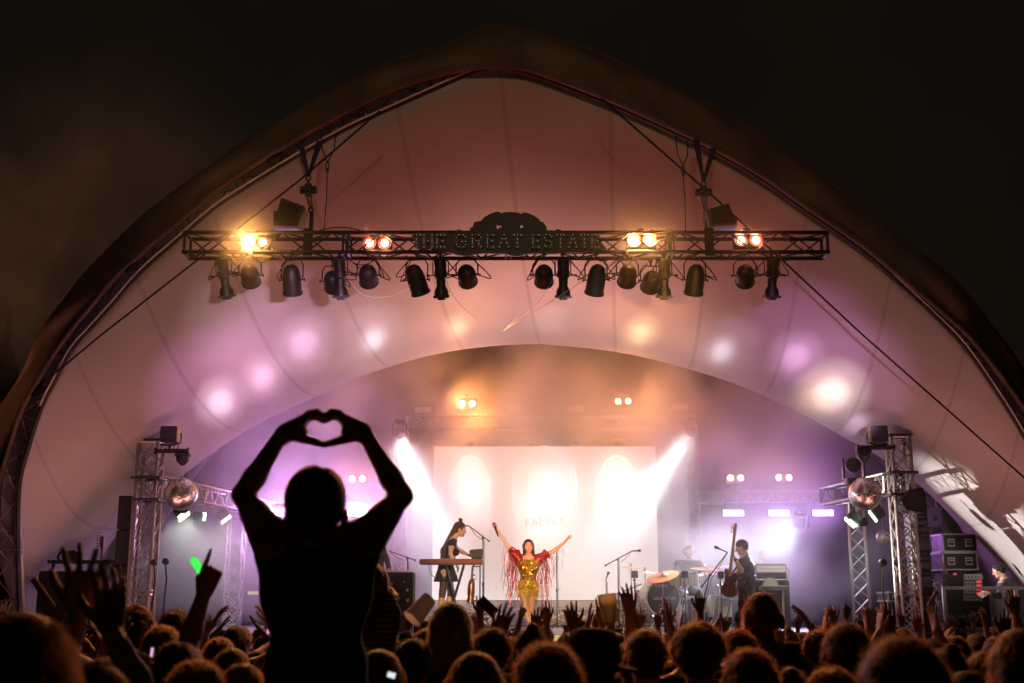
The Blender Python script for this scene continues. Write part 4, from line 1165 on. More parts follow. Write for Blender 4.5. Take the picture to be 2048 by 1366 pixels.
def figure(J, skin, hair, haircol, top, legs, hk='short', sleeve=0.5, female=False, h=0.011, hf=0.0065, seed=0, strand=500, fuzz=0.018, zf=None, hand_l=None, hand_r=None, hem=None, torso_s=1.0, hairprims=None, sw=0.0012, skirt=None, headfine=True, toplow=None, parts=True, extra_skin=(), lowfat=0.0):
    """J: joints (numpy 3-vectors) pelvis chest neck head Rh sh(2) el(2) wr(2) hip(2) kn(2) an(2) toe(2); index 0 left (-x), 1 right (+x)
    returns dict part name -> mesh"""
    g = lambda k: np.asarray(J[k], float)
    fwd = J.get('fwd', V3(0, 1, 0)); ts = torso_s; hs = J.get('hs', 1.0); arm = J.get('arm', 1.0)
    P = head_prims(g('head'), J['Rh'], hs, female)
    cr = g('head') + J['Rh'] @ V3(0, -.025, -.07) * hs
    P.append(('c', cr, g('neck'), .050 * (0.9 if female else 1.04), .056, .025))
    ch, pe, nk = g('chest'), g('pelvis'), g('neck')
    wa = pe + (ch - pe) * 0.42
    rib, wst, hp = (0.098, 0.088, 0.108) if female else (0.115, 0.108, 0.108)
    lat = nrm(g('sh')[1] - g('sh')[0]); wst += lowfat; hp += lowfat
    T = [('c', ch - lat * .055 * ts, ch + lat * .055 * ts, rib * ts, rib * ts, .05, fwd, .78), ('c', wa - lat * .030, wa + lat * .030, wst * ts, wst * ts, .06, fwd, .8),
         ('c', ch, wa, rib * .95 * ts, wst * ts, .05, fwd, .78), ('c', wa, pe, wst * ts, hp, .05, fwd, .8), ('c', pe - lat * .05, pe + lat * .05, hp, hp, .05, fwd, .85),
         ('c', nk - V3(0, 0, .02), ch + (nk - ch) * .35, .05, .085, .05, fwd, .8)]
    for i in (0, 1):
        sg0 = (-1, 1)[i]
        T.append(('c', nk - V3(0, 0, .035), g('sh')[i] + V3(0, 0, .0), .045, .050, .05))
        T.append(('c', g('sh')[i] - V3(0, 0, .02), ch + lat * .075 * sg0 - V3(0, 0, .06), .052, .070 if not female else .058, .05, fwd, .85))
    if female:
        for sg_ in (-1, 1): T.append(('e', ch + lat * .062 * sg_ + fwd * .085 - V3(0, 0, .02), (.055, .048, .055), None, .03))
    A = []
    for i in (0, 1):
        s_, e_, w_ = g('sh')[i], g('el')[i], g('wr')[i]
        A.append(('c', s_, s_ + (e_ - s_) * .4, .054 * arm, .048 * arm, .035)); A.append(('c', s_ + (e_ - s_) * .3, e_, .047 * arm, .037 * arm, .02))
        m = e_ + (w_ - e_) * .3
        A.append(('c', e_, m, .037 * arm, .039 * arm, .015)); A.append(('c', m, w_, .038 * arm, .0245 * arm, .015))
    H = []
    for i, hd in ((0, hand_l), (1, hand_r)):
        if hd == 'none': continue
        if hd is None:
            d = nrm(g('wr')[i] - g('el')[i]); hd = dict(d=d, t=fwd, **RELAX)
        hd = dict(hd); d = hd.pop('d'); t = hd.pop('t')
        if isinstance(d, str): d = nrm(g('wr')[i] - g('el')[i])
        sd = hd.pop('side', 1 if i else -1)
        H += hand(g('wr')[i], d, t, sd, **hd)
    Lg = []
    for i in (0, 1):
        hp_, kn, an, to = g('hip')[i], g('kn')[i], g('an')[i], g('toe')[i]
        Lg.append(('c', hp_, kn, .082, .053, .04)); m = kn + (an - kn) * .3
        Lg.append(('c', kn, m, .053, .056, .02)); Lg.append(('c', m, an, .055, .036, .02))
        Lg.append(('c', an - V3(0, 0, .03), to, .038, .030, .02))
    allp = P + T + Lg + A + H + list(extra_skin)
    hz = g('head')[2]
    z = [(hz - .16, hz + .15)] if headfine else []
    for i in (0, 1):
        wz = g('wr')[i][2]; z.append((wz - .22, wz + .22))
    if zf is not None: z = zf
    out = {}
    v, q = sdf_mesh(allp, h, z, hf); out['body'] = np_mesh('body', v, q)
    # clothes
    def fat(p, d, kk='c', flat=None):
        p = list(p); p[3] += d; p[4] += d; return tuple(p)
    if top is not None:
        tp = [fat(p, .011) if p[0] == 'c' else ('e', p[1], tuple(r + .011 for r in p[2]), p[3], p[4]) for p in T if not (p[0] == 'c' and p[1][2] > nk[2] - .03 and p[4] > .08 and False)]
        for i in (0, 1):
            s_, e_, w_ = g('sh')[i], g('el')[i], g('wr')[i]
            if sleeve > 1: tp.append(('c', s_, e_, .064 * arm, .049 * arm, .03)); tp.append(('x', e_, e_ + (w_ - e_) * (sleeve - 1), .048 * arm, .036 * arm, .012))
            elif sleeve > 0: tp.append(('x', s_, s_ + (e_ - s_) * sleeve, .065 * arm, .060 * arm, .03)); tp.append(('e', s_, (.062, .062, .062), None, .03))
        hemz = hem if hem is not None else pe[2] - .08
        rs = np.random.RandomState(seed)
        for _ in range(10):   # folds
            a = rs.uniform(-1, 1); b = rs.uniform(0, 1); base = pe + (ch - pe) * b + lat * a * .11
            sgn = rs.choice((-1, 1)); base = base + fwd * sgn * .09 * math.sqrt(max(0, 1 - (a * .8) ** 2))
            tp.append(('c', base, base + V3(rs.uniform(-.06, .06), 0, rs.uniform(-.12, .12)), .022, .016, .02))
        cuts = [(V3(0, 0, hemz), V3(0, 0, -1)), (nk + V3(0, 0, .012) + fwd * .03, V3(0, 0, 1) + fwd * .35)]
        if toplow is not None: cuts.append(toplow)
        v, q = sdf_mesh(tp, h, None, None, cuts); out['top'] = np_mesh('top', v, q)
    if legs is not None:
        lp = [fat(p, .010) for p in T[3:5]] + [fat(p, .012) for p in Lg if True]
        lp = [p for p in lp if not (p[0] == 'c' and p[4] < .05)]
        v, q = sdf_mesh(lp, h * 1.2, None, None, [(pe + V3(0, 0, .06), V3(0, 0, 1))]); out['trousers'] = np_mesh('trousers', v, q)
        sp = [fat(p, .010) for p in Lg if abs(p[4] - .030) < 1e-6]
        v, q = sdf_mesh(sp, h); out['shoe'] = np_mesh('shoe', v, q)
    if hk:
        hp_ = hairprims or hair_prims(hk, g('head'), J['Rh'], hs, seed)
        hh = min(.007, hf * 1.1)
        v, q = sdf_mesh(hp_, hh)
        out['hair'] = np_mesh('hair', v, q, strands(v, q, strand, fuzz, sw, seed, 0.9 if hk in ('long', 'bob', 'longwavy') else 0.15), True)
    return out

def person(name_label, parts, mats, loc=(0, 0, 0), rz=0, scale=1.0, group=None, cat='person'):
    """the body mesh is the person; hair and clothes are its children"""
    b = link('person', parts['body'], mats['skin'])
    b.location = loc; b.rotation_euler.z = rz; b.scale = (scale,) * 3
    tag(b, name_label, cat, group)
    for k in parts:
        if k == 'body': continue
        nm = {'top': mats.get('topname', 'shirt'), 'trousers': 'trousers', 'shoe': 'shoes', 'hair': 'hair'}.get(k, k)
        o = bpy.data.objects.new(nm, parts[k]); COL.objects.link(o); o.parent = b
        m = mats.get(k) or mats.get('legs' if k == 'trousers' else 'shoes') or CL['black']
        if not parts[k].materials:
            parts[k].materials.append(m)
            if k == 'hair': parts[k].materials.append(mats.get('strand', ST['brown']))
    return b

def stand(dx=0, H=1.75, sh=0.185, female=False, head_rz=0, head_rx=0, lean=0):
    k = H / 1.75; sw = sh * (0.88 if female else 1)
    hx = .0
    return dict(pelvis=V3(0, 0, .95) * k, chest=V3(0, .0 + lean * .25, 1.27) * k, neck=V3(0, -.01 + lean * .4, 1.475) * k, head=V3(0, .012 + lean * .5, 1.625) * k, Rh=rotm(head_rx, 0, head_rz),
                sh=[V3(-sw, lean * .35, 1.42) * k, V3(sw, lean * .35, 1.42) * k], hip=[V3(-.09, 0, .92) * k, V3(.09, 0, .92) * k], kn=[V3(-.10, .02, .5) * k, V3(.10, .02, .5) * k],
                an=[V3(-.11, -.02, .10) * k, V3(.11, -.02, .10) * k], toe=[V3(-.12, .13, .035) * k, V3(.12, .13, .035) * k], hs=k ** .5,
                el=[V3(-.27, -.02, 1.15) * k, V3(.27, -.02, 1.15) * k], wr=[V3(-.27, .10, .92) * k, V3(.27, .10, .92) * k])
def arm_to(J, i, el, wr):
    J['el'][i] = J['sh'][i] + nrm(el) * .285; J['wr'][i] = J['el'][i] + nrm(wr) * .255
def raise_sh(J, i, dz=.05, dx=-.02):
    s = 1 if i else -1
    J['sh'][i] = J['sh'][i] + V3(dx * s, 0, dz)
# ------------------------------------------------------------------ mirror balls and what hangs on the towers
mirror = mat('mirror_tile', (0.62, 0.58, 0.52), 0.34, 1.0)
nt = mirror.node_tree; b_ = nt.nodes['Principled BSDF']
ge = nt.nodes.new('ShaderNodeTexCoord'); vo = nt.nodes.new('ShaderNodeTexVoronoi'); vo.inputs['Scale'].default_value = 26
nt.links.new(ge.outputs['Object'], vo.inputs['Vector'])
mx = nt.nodes.new('ShaderNodeMix'); mx.data_type = 'RGBA'; mx.inputs[0].default_value = 0.85
mx.inputs[6].default_value = (0.2, 0.16, 0.12, 1); nt.links.new(vo.outputs['Color'], mx.inputs[7])
hs_ = nt.nodes.new('ShaderNodeHueSaturation'); hs_.inputs['Saturation'].default_value = 0.15; hs_.inputs['Value'].default_value = 1.6; nt.links.new(mx.outputs[2], hs_.inputs['Color']); nt.links.new(hs_.outputs[0], b_.inputs['Base Color'])
def ball(px, py, Y, rpx, label, top_z, seed):
    c = at(px, py, Y); r_ = rpx * Y / F / 1.02
    root = thing('mirror_ball', label, 'mirror ball', (c.x, Y, c.z - r_), 'mirror balls hanging at the stage sides')
    rn = random.Random(seed); mb = MB(); m = 30
    for j in range(m):
        p0 = -math.pi / 2 + math.pi * j / m; p1 = -math.pi / 2 + math.pi * (j + 1) / m
        n = max(5, int(2 * m * math.cos((p0 + p1) / 2)))
        for i in range(n):
            t0 = 2 * math.pi * (i + .06) / n; t1 = 2 * math.pi * (i + .94) / n
            a0, a1 = p0 + .06 * (p1 - p0), p1 - .06 * (p1 - p0)
            q = [Vector((math.cos(a) * math.cos(t), math.cos(a) * math.sin(t), math.sin(a))) for a, t in ((a0, t0), (a0, t1), (a1, t1), (a1, t0))]
            cc_ = sum(q, Vector()) / 4; tl_ = Vector((rn.gauss(0, .012), rn.gauss(0, .012), rn.gauss(0, .012)))
            q = [c + (v + tl_ * ((v - cc_).dot(Vector((1, 1, 1))) * 6)) * r_ for v in q]
            mb.add(q, [(0, 1, 2, 3)])
    mb.build('mirror_tiles', mirror, root)
    MB().sphere(c, r_ * 0.975, 28, 18).build('ball_core', M['plastic'], root, True)
    MB().cyl(c + Vector((0, 0, r_ * .97)), c + Vector((0, 0, r_ * 1.06)), 0.03, n=10).cyl(c + Vector((0, 0, r_)), (c.x, Y, top_z), 0.004, n=5).build('hanging_wire', M['silver'], root)
    return root
BY = 17.85
mzL = at(367, 920, BY).z
ball(362, 988, BY, 33, 'large mirror ball hanging in front of the left beam', mzL, 1)
mzR = at(1727, 915, BY).z
ball(1730, 988, BY, 33, 'large mirror ball hanging in front of the right beam', mzR, 2)
ball(1766, 1075, 20.5, 14, 'small dark mirror ball low behind the right lattice tower', at(1766, 1000, 20.5).z, 3)
def hanger(pa, pb, mpx, mzp, fx, label, who):
    A, B = at(*pa, BY), at(*pb, BY)
    B.z = A.z
    root = thing('hanging_bar', label, 'bracket', tuple(A.lerp(B, .5)), 'black bars carrying the mirror balls')
    MB().cyl(A, B, 0.035, n=10).cyl(A + Vector((-.01, 0, 0)), A + Vector((.02, 0, 0)), .055, n=10).cyl(B + Vector((-.02, 0, 0)), B + Vector((.01, 0, 0)), .055, n=10).build('bar', M['blacktruss'], root)
    mb = MB(); c = at(*mpx, BY)
    mb.box((c.x, BY, A.z - .06), (0.22, .14, .06), bev=.01); mb.lathe([(.10, 0), (.10, -.06), (.05, -.12), (.02, -.14)], (c.x, BY, A.z - .08), n=14)
    mb.build('ball_motor', M['black'], root)
    f = at(*fx, BY)
    root2 = thing('box_fixture', who, 'stage lamp', (f.x, BY, A.z + .05), 'box-shaped lamps standing on the hanging bars')
    MB().box((f.x, BY, f.z), (0.25, 0.25, 0.24), bev=.012).build('housing', M['plastic'], root2)
    MB().box((f.x, BY - .13, f.z + .07), (0.20, 0.012, 0.02)).box((f.x, BY - .13, f.z - .02), (.20, .012, .11), bev=.004).build('front_panel', M['black'], root2)
    s = 1 if f.x < 0 else -1
    MB().tube([(f.x + s * .16, BY, f.z + .03), (f.x + s * .16, BY, f.z - .12), (f.x, BY, f.z - .16), (f.x - s * .14, BY, f.z - .14)], .014, 6).cyl((f.x, BY, f.z - .15), (f.x, BY, A.z), .02).build('yoke', M['black'], root2)
    for k in range(5):
        x = f.x - .12 + k * .06
        MB().tube([(x, BY + .02, f.z - .12), (x + .02, BY - .04, (f.z - .12 + A.z) / 2), (x - .01, BY - .03, A.z)], .006, 5).build('cable_tail', M['cable'], root2)
    return root
hanger((312, 902), (378, 902), (366, 912), 0, (341, 870), 'short black bar on the left tower from which a mirror ball hangs', 'black square lamp on top of the left hanging bar')
hanger((1786, 895), (1715, 895), (1727, 908), 0, (1755, 869), 'short black bar on the right tower from which a mirror ball hangs', 'black square lamp on top of the right hanging bar')

# moving heads
def moving_head(px, py, Y, s, aim, label, lens=None, group='moving head lamps', up=True):
    c = at(px, py, Y)
    r = thing('moving_head_lamp', label, 'stage lamp', (c.x, Y, c.z - s * .5), group)
    sg_ = 1 if up else -1
    MB().box((c.x, Y, c.z - sg_ * s * .75), (s * .75, s * .6, s * .28), bev=s * .04).build('base', M['plastic'], r)
    for k in (-1, 1): MB().box((c.x + k * s * .46, Y, c.z - sg_ * s * .18), (s * .10, s * .3, s * .95), bev=s * .03).build('yoke_arm', M['plastic'], r)
    ax = (Vector(aim) - c).normalized()
    o = MB().lathe([(0, -s * .42), (s * .2, -s * .40), (s * .32, -s * .25), (s * .36, 0), (s * .34, s * .28), (s * .30, s * .34), (s * .27, s * .34)], c, ax, 20).build('head', M['plastic'], r); smoothshade(o)
    MB().lathe([(0, s * .335), (s * .27, s * .335)], c, ax, 20).build('lens', lens or M['black'], r)
    return r, c + ax * s * .42
BEAM = glow('white_beam_lens', (0.95, 0.97, 1.0), 45)
H1, p1 = moving_head(800, 865, 24.9, .30, at(900, 1180, 22.6), 'dazzling white beam lamp at the upper left corner of the screen', BEAM, 'white beam lamps behind the band', False)
H2, p2 = moving_head(1385, 861, 24.9, .30, at(1195, 1120, 22.6), 'dazzling white beam lamp at the upper right corner of the screen', BEAM, 'white beam lamps behind the band', False)
H3, p3 = moving_head(1603, 1046, 25.0, .30, at(1440, 1190, 22.0), 'dazzling white beam lamp beneath the right row of bright bars', BEAM, 'white beam lamps behind the band', False)
moving_head(1706, 930, 19.6, .36, at(1706, 930, 10), 'big dark switched-off moving head standing on the right beam', group='moving head lamps')

# blinder pairs and bars at the back
AB = glow('amber_back_lamp', (1.0, 0.62, 0.30), 26)
for px, py, Y, lb in ((935, 807, 25.3, 'amber twin lamp above the screen, left one'), (1246, 803, 25.3, 'amber twin lamp above the screen, right one'), (715, 958, 25.1, 'small warm twin lamp beside the head of the person making a heart'), (1471, 956, 25.1, 'small warm twin lamp above the leftmost right-hand bright bar'), (1567, 955, 25.1, 'small warm twin lamp above the middle right-hand bright bar')):
    big = py < 850; LGRP[0] = 'amber' if big else 'warmtwin'
    blinder(px, py, Y, (AB, AB), lb, 1.15, 'warm twin lamps on the rear trusses', (620, 950) if big else (60, 60), (1, .34, .09) if big else (1, .45, .25), False)
BARM = glow('violet_white_bar_lamp', (0.88, 0.72, 1.0), 14)
def barlamp(px, py, Y, label, on=True):
    c = at(px, py, Y); w = 40 * Y / F
    r = thing('bar_lamp', label, 'stage lamp', (c.x, Y, c.z - .08), 'bright bar lamps hanging at the back of the stage')
    MB().box((c.x, Y + .05, c.z), (w + .05, .10, .17), bev=.012).build('housing', M['plastic'], r)
    MB().box((c.x, Y - .006, c.z), (w, .012, .11), bev=.003).build('light_strip', BARM if on else M['silver'], r)
    MB().tube([(c.x - w * .4, Y + .05, c.z + .06), (c.x - w * .4, Y + .05, c.z + .26), (c.x + w * .4, Y + .05, c.z + .26), (c.x + w * .4, Y + .05, c.z + .06)], .012, 5).build('bracket', M['black'], r)
    if on:
        l = bpy.data.lights.new('bar_light', 'AREA'); l.shape = 'RECTANGLE'; l.size = w; l.size_y = .12; LGRP[0] = 'barR' if px > 800 else 'barL'; l.energy, l.color = tint(75 if px > 800 else 140, (.68, .32, 1.0))
        o = bpy.data.objects.new('bar_light', l); COL.objects.link(o); LG[o.name] = LGRP[0]; o.location = (c.x, Y - .03, c.z); o.rotation_euler = (R(90 - 8), 0, R(180)) if False else (R(82), 0, 0)
        o.rotation_euler = Vector((0, -1, -.1)).to_track_quat('-Z', 'Y').to_euler()
    return r
for px, lb in ((545, 'bright violet-white bar lamp left of the heart-making person\'s neck'), (630, 'bright bar lamp directly behind the heart-making person\'s head'), (715, 'bright violet-white bar lamp right of the heart-making person\'s neck'), (1467, 'bright bar lamp above the bass neck, nearest the screen'), (1558, 'middle one of the three bright bar lamps over the bass player'), (1646, 'bright bar lamp nearest the right mirror ball')):
    barlamp(px, 1026, 25.0, lb)
for px, py, lb in ((845, 820, 'left end'), (1030, 817, 'left of its middle'), (1150, 818, 'right of its middle'), (1360, 814, 'right end')):
    c = at(px, py, 25.5); r = thing('panel_lamp', 'pale unlit panel lamp in the haze above the rear truss, ' + lb, 'stage lamp', (c.x, 25.5, c.z - .06), 'unlit panel lamps above the rear truss')
    MB().box(c, (.36, .12, .13), bev=.01).build('housing', M['alu'], r); MB().box(c + Vector((0, -.065, 0)), (.32, .01, .10)).build('diffuser', M['silver'], r)
    MB().cyl(c - Vector((0, 0, .06)), c - Vector((0, 0, .2)), .015).build('bracket', M['black'], r)
for i, px in enumerate((942, 1062, 1152, 1238)):
    c = at(px, 888, 25.6); r = thing('floor_can', 'small round hazy lamp on the top edge of the screen, %s from its left end' % ('first', 'second', 'third', 'fourth')[i], 'stage lamp', tuple(c), 'small lamps along the top edge of the screen')
    smoothshade(MB().sphere(c, .09, 12, 8, (1.2, 1, .6)).build('can_body', M['plastic'], r)); MB().tube([c + Vector((-.14, 0, .02)), c + Vector((-.1, 0, .1)), c + Vector((.1, 0, .1)), c + Vector((.14, 0, .02))], .008, 5).build('yoke', M['silver'], r)

# wash lamps hanging below the side beams
WG = glow('greenish_white_wash', (0.86, 1.0, 0.80), 5.0)
def wash(px, py, Y, label, tilt, w=.2, h=.17, lit=True):
    c = at(px, py, Y)
    r = thing('wash_lamp', label, 'stage lamp', (c.x, Y, c.z - h), 'wash lamps hanging below the side beams')
    q = Matrix.Rotation(R(tilt), 3, 'Y')
    MB().box(c + q @ Vector((0, .06, .08)), (w, .16, h), q, .02).build('housing', M['plastic'], r)
    MB().box(c + q @ Vector((0, .0, -.035)), (w * .95, .15, .03), q @ Matrix.Rotation(R(20), 3, 'X'), .004).build('lens_panel', WG if lit else M['silver'], r)
    MB().cyl(c + Vector((0, .06, .12)), c + Vector((0, .06, .30)), .016).build('hanger', M['silver'], r)
    return r
wash(366, 1030, 18.8, 'lit wash lamp tilted under the left mirror ball', -38)
wash(405, 1033, 20.2, 'narrow wash lamp seen edge-on between two lit wash lamps on the left', -85, .14)
wash(450, 1036, 21.4, 'lit wash lamp nearest the heart-making person\'s left elbow', -38)
wash(1702, 1042, 18.9, 'lit wash lamp hanging just left below the right mirror ball', 45)
wash(1716, 1045, 19.9, 'wash lamp seen edge-on under the right mirror ball', 85, .14)
wash(1749, 1030, 18.6, 'lit wash lamp hanging just right below the right mirror ball', 55)
LGRP[0] = 'wash'
spot(at(366, 1034, 18.7), at(400, 1260, 22.5), 1300, (.85, 1, .85), 70, .7, .08)
spot(at(450, 1040, 21.3), at(480, 1240, 23.5), 500, (.85, 1, .85), 70, .7, .08)
spot(at(1702, 1046, 18.8), at(1640, 1250, 22.5), 300, (.85, 1, .85), 70, .7, .08)

LGRP[0] = 'misc'
# ------------------------------------------------------------------ loudspeaker columns
def column(pxa, pxb, pyt, Y, label):
    a, b = at(pxa, pyt, Y), at(pxb, pyt, Y); w = b.x - a.x; x = (a.x + b.x) / 2
    r = thing('loudspeaker_column', label, 'loudspeaker', (x, Y, 0), 'tall loudspeaker columns at the stage sides')
    n = 6; H = a.z; h = (H - 0.35) / n
    MB().box((x, Y, .17), (w + .1, .5, .34), bev=.02).build('base', M['plastic'], r)
    for i in range(n):
        z = .35 + h * (i + .5)
        c = MB().box((x, Y, z), (w, .4, h - .012), bev=.012).build('cabinet', M['plastic'], r)
        MB().box((x, Y - .202, z), (w - .03, .01, h - .04), bev=.003).build('grille', M['grille'], c)
    return r
column(246, 273, 993, 18.3, 'tall black loudspeaker column beside the left lattice tower')
column(1812, 1843, 985, 18.5, 'tall black loudspeaker column beside the right lattice tower')
c = at(1817, 1003, 18.1)
r = thing('horn_loudspeaker', 'black pointed loudspeaker fixed to the top of the right column', 'loudspeaker', tuple(c - Vector((0, 0, .2))))
MB().prism([(-.17, -.02), (-.05, .16), (.17, .19), (.17, -.19), (-.1, -.14)], c, (1, 0, 0), (0, 0, 1), .4).build('cabinet', M['plastic'], r)
MB().prism([(-.13, -.02), (-.04, .12), (.14, .15), (.14, -.15), (-.08, -.11)], c + Vector((0, -.203, 0)), (1, 0, 0), (0, 0, 1), .01).build('grille', M['grille'], r)
# perforated cable ladder on the left column
a, b = at(270, 995, 18.05), at(262, 1200, 18.05)
mb = MB()
for s in (-.03, .03): mb.box(((a.x + s), 18.05, (a.z + .1) / 2), (.012, .03, a.z - .1))
for k in range(30): mb.box((a.x, 18.05, .15 + k * (a.z - .2) / 30), (.05, .025, .03))
tag(mb.build('cable_ladder', M['alu']), 'narrow pale perforated strip running down beside the left speaker column', 'cable ladder')
for px, py, Y, s, lb in ((307, 1125, 18.0, 6.5, 'small round black disc lamp against the left tower'), (330, 1123, 18.0, 6.5, 'small round black disc lamp just right of the left tower'), (1767, 1125, 18.2, 8, 'round black disc lamp just left of the right tower'), (1797, 1125, 18.2, 8, 'round black disc lamp in front of the right tower')):
    c = at(px, py, Y); rr = s * Y / F
    r = thing('disc_lamp', lb, 'stage lamp', (c.x, Y, DECK), 'round disc lamps on thin stands')
    smoothshade(MB().lathe([(0, -.02), (rr * .8, -.015), (rr, .02), (rr * 1.05, .02), (rr, .05), (0, .07)], c, (0, 1, 0), 20).build('lamp_head', M['plastic'], r))
    MB().tube([c + Vector((0, .03, -rr)), c + Vector((.03 if px < 1000 else -.03, .03, -.25)), (c.x, Y, DECK - .2)], .012, 6).build('stand_pole', M['black'], r)

# ------------------------------------------------------------------ instruments, stands and cases on stage
RED = mat('red_lacquer', (0.12, 0.010, 0.008), 0.6, var=.1); CHR = mat('chrome', (0.75, 0.73, 0.70), 0.2, 1.0); WOOD = mat('varnished_maple', (0.40, 0.20, 0.08), 0.4, coat=.3, var=.15, vscale=20)
BRASS = mat('cymbal_bronze', (0.40, 0.27, 0.14), 0.38, 0.9, bump=.15, bscale=80); DRUM = mat('pale_green_drum_shell', (0.55, 0.60, 0.42), 0.35, coat=.4); SKINB = mat('black_drum_head', (0.012, 0.012, 0.013), 0.35); DSKIN = mat('white_drum_head', (0.6, 0.57, 0.52), 0.5)
def mic_stand(base, Y, top, boom=None, label='', mic='tip', miclen=.17, m=None, z0=DECK, fat=1.0, group='microphone stands on stage'):
    B = at(base[0], base[1], Y); B.z = z0; T = at(*top, Y); T.x = T.x
    r = thing('microphone_stand', label, 'microphone stand', (B.x, Y, z0), group)
    m = m or M['black']
    MB().cyl((B.x, Y, z0 + .03), (B.x, Y, z0 + .5 * (T.z - z0)), .013 * fat).cyl((B.x, Y, z0 + .5 * (T.z - z0)), T, .009 * fat).cyl((B.x, Y, z0 + .5 * (T.z - z0) - .03), (B.x, Y, z0 + .5 * (T.z - z0) + .03), .019 * fat).build('pole', m, r, True)
    for k in range(3):
        a = R(90 + 120 * k + 15); MB().cyl((B.x, Y, z0 + .12), (B.x + .28 * math.cos(a), Y + .28 * math.sin(a), z0 + .015), .010).build('leg', m, r)
    e = T
    if boom:
        P0, P1 = at(*boom[0], Y), at(*boom[1], Y); MB().cyl(P0, P1, .0085 * fat).cyl(P0, P0 + (P1 - P0) * .07, .014 * fat).build('boom_arm', m, r); e = P1
        MB().sphere(T, .026, 8, 6).build('boom_clamp', m, r)
        d = (P1 - P0).normalized()
    else: d = Vector((0, -.5, .6)).normalized()
    if mic:
        d2 = Vector(mic) if not isinstance(mic, str) else d
        d2 = d2.normalized()
        smoothshade(MB().lathe([(.010, 0), (.013, miclen * .62), (.024, miclen * .72), (.026, miclen * .86), (.016, miclen * .98), (0, miclen)], e, d2, 14).build('microphone', M['plastic'] if m is M['black'] else M['silver'], r))
    # cable hanging along the pole
    MB().tube([e, e.lerp(T, .5) + Vector((0, -.02, -.06)), T + Vector((.02, -.02, -.05)), (B.x + .02, Y - .02, z0 + .4), (B.x + .1, Y - .05, z0 + .02)], .005, 5).build('cable', M['cable'], r, True)
    return r
mic_stand((966, 1200), 20.6, (966, 1076), ((979, 1083), (938, 1052)), 'boom microphone stand reaching to the keyboard player\'s face', mic=(-1, 0, .05), miclen=.2)
mic_stand((1114, 1200), 21.6, (1113, 1103), None, 'straight thin stand just right of the singer in gold', mic=None)
mic_stand((1237, 1200), 21.0, (1236, 1119), ((1209, 1132), (1264, 1102)), 'overhead boom stand with a long grey microphone left of the drum kit', mic=(1, 0, .05), miclen=.16, fat=1.1)
mic_stand((1213, 1200), 20.2, (1212, 1158), None, 'low stand with a small dark clip microphone left of the drums', mic=(.25, 0, .6), miclen=.13)
mic_stand((815, 1200), 20.4, (815, 1117), ((832, 1121), (778, 1102)), 'boom microphone stand behind the dark box covered with small round lights', mic=None)
mic_stand((1405, 1200), 19.9, (1420, 1150), ((1402, 1175), (1455, 1105)), 'slanting boom microphone stand crossing in front of the bass player', mic=(-.75, 0, .35), miclen=.24, fat=1.2)
mic_stand((1269, 1200), 20.4, (1269, 1160), ((1246, 1183), (1284, 1168)), 'short dark stand with boom in front of the drum kit\'s left cymbal', mic=None)

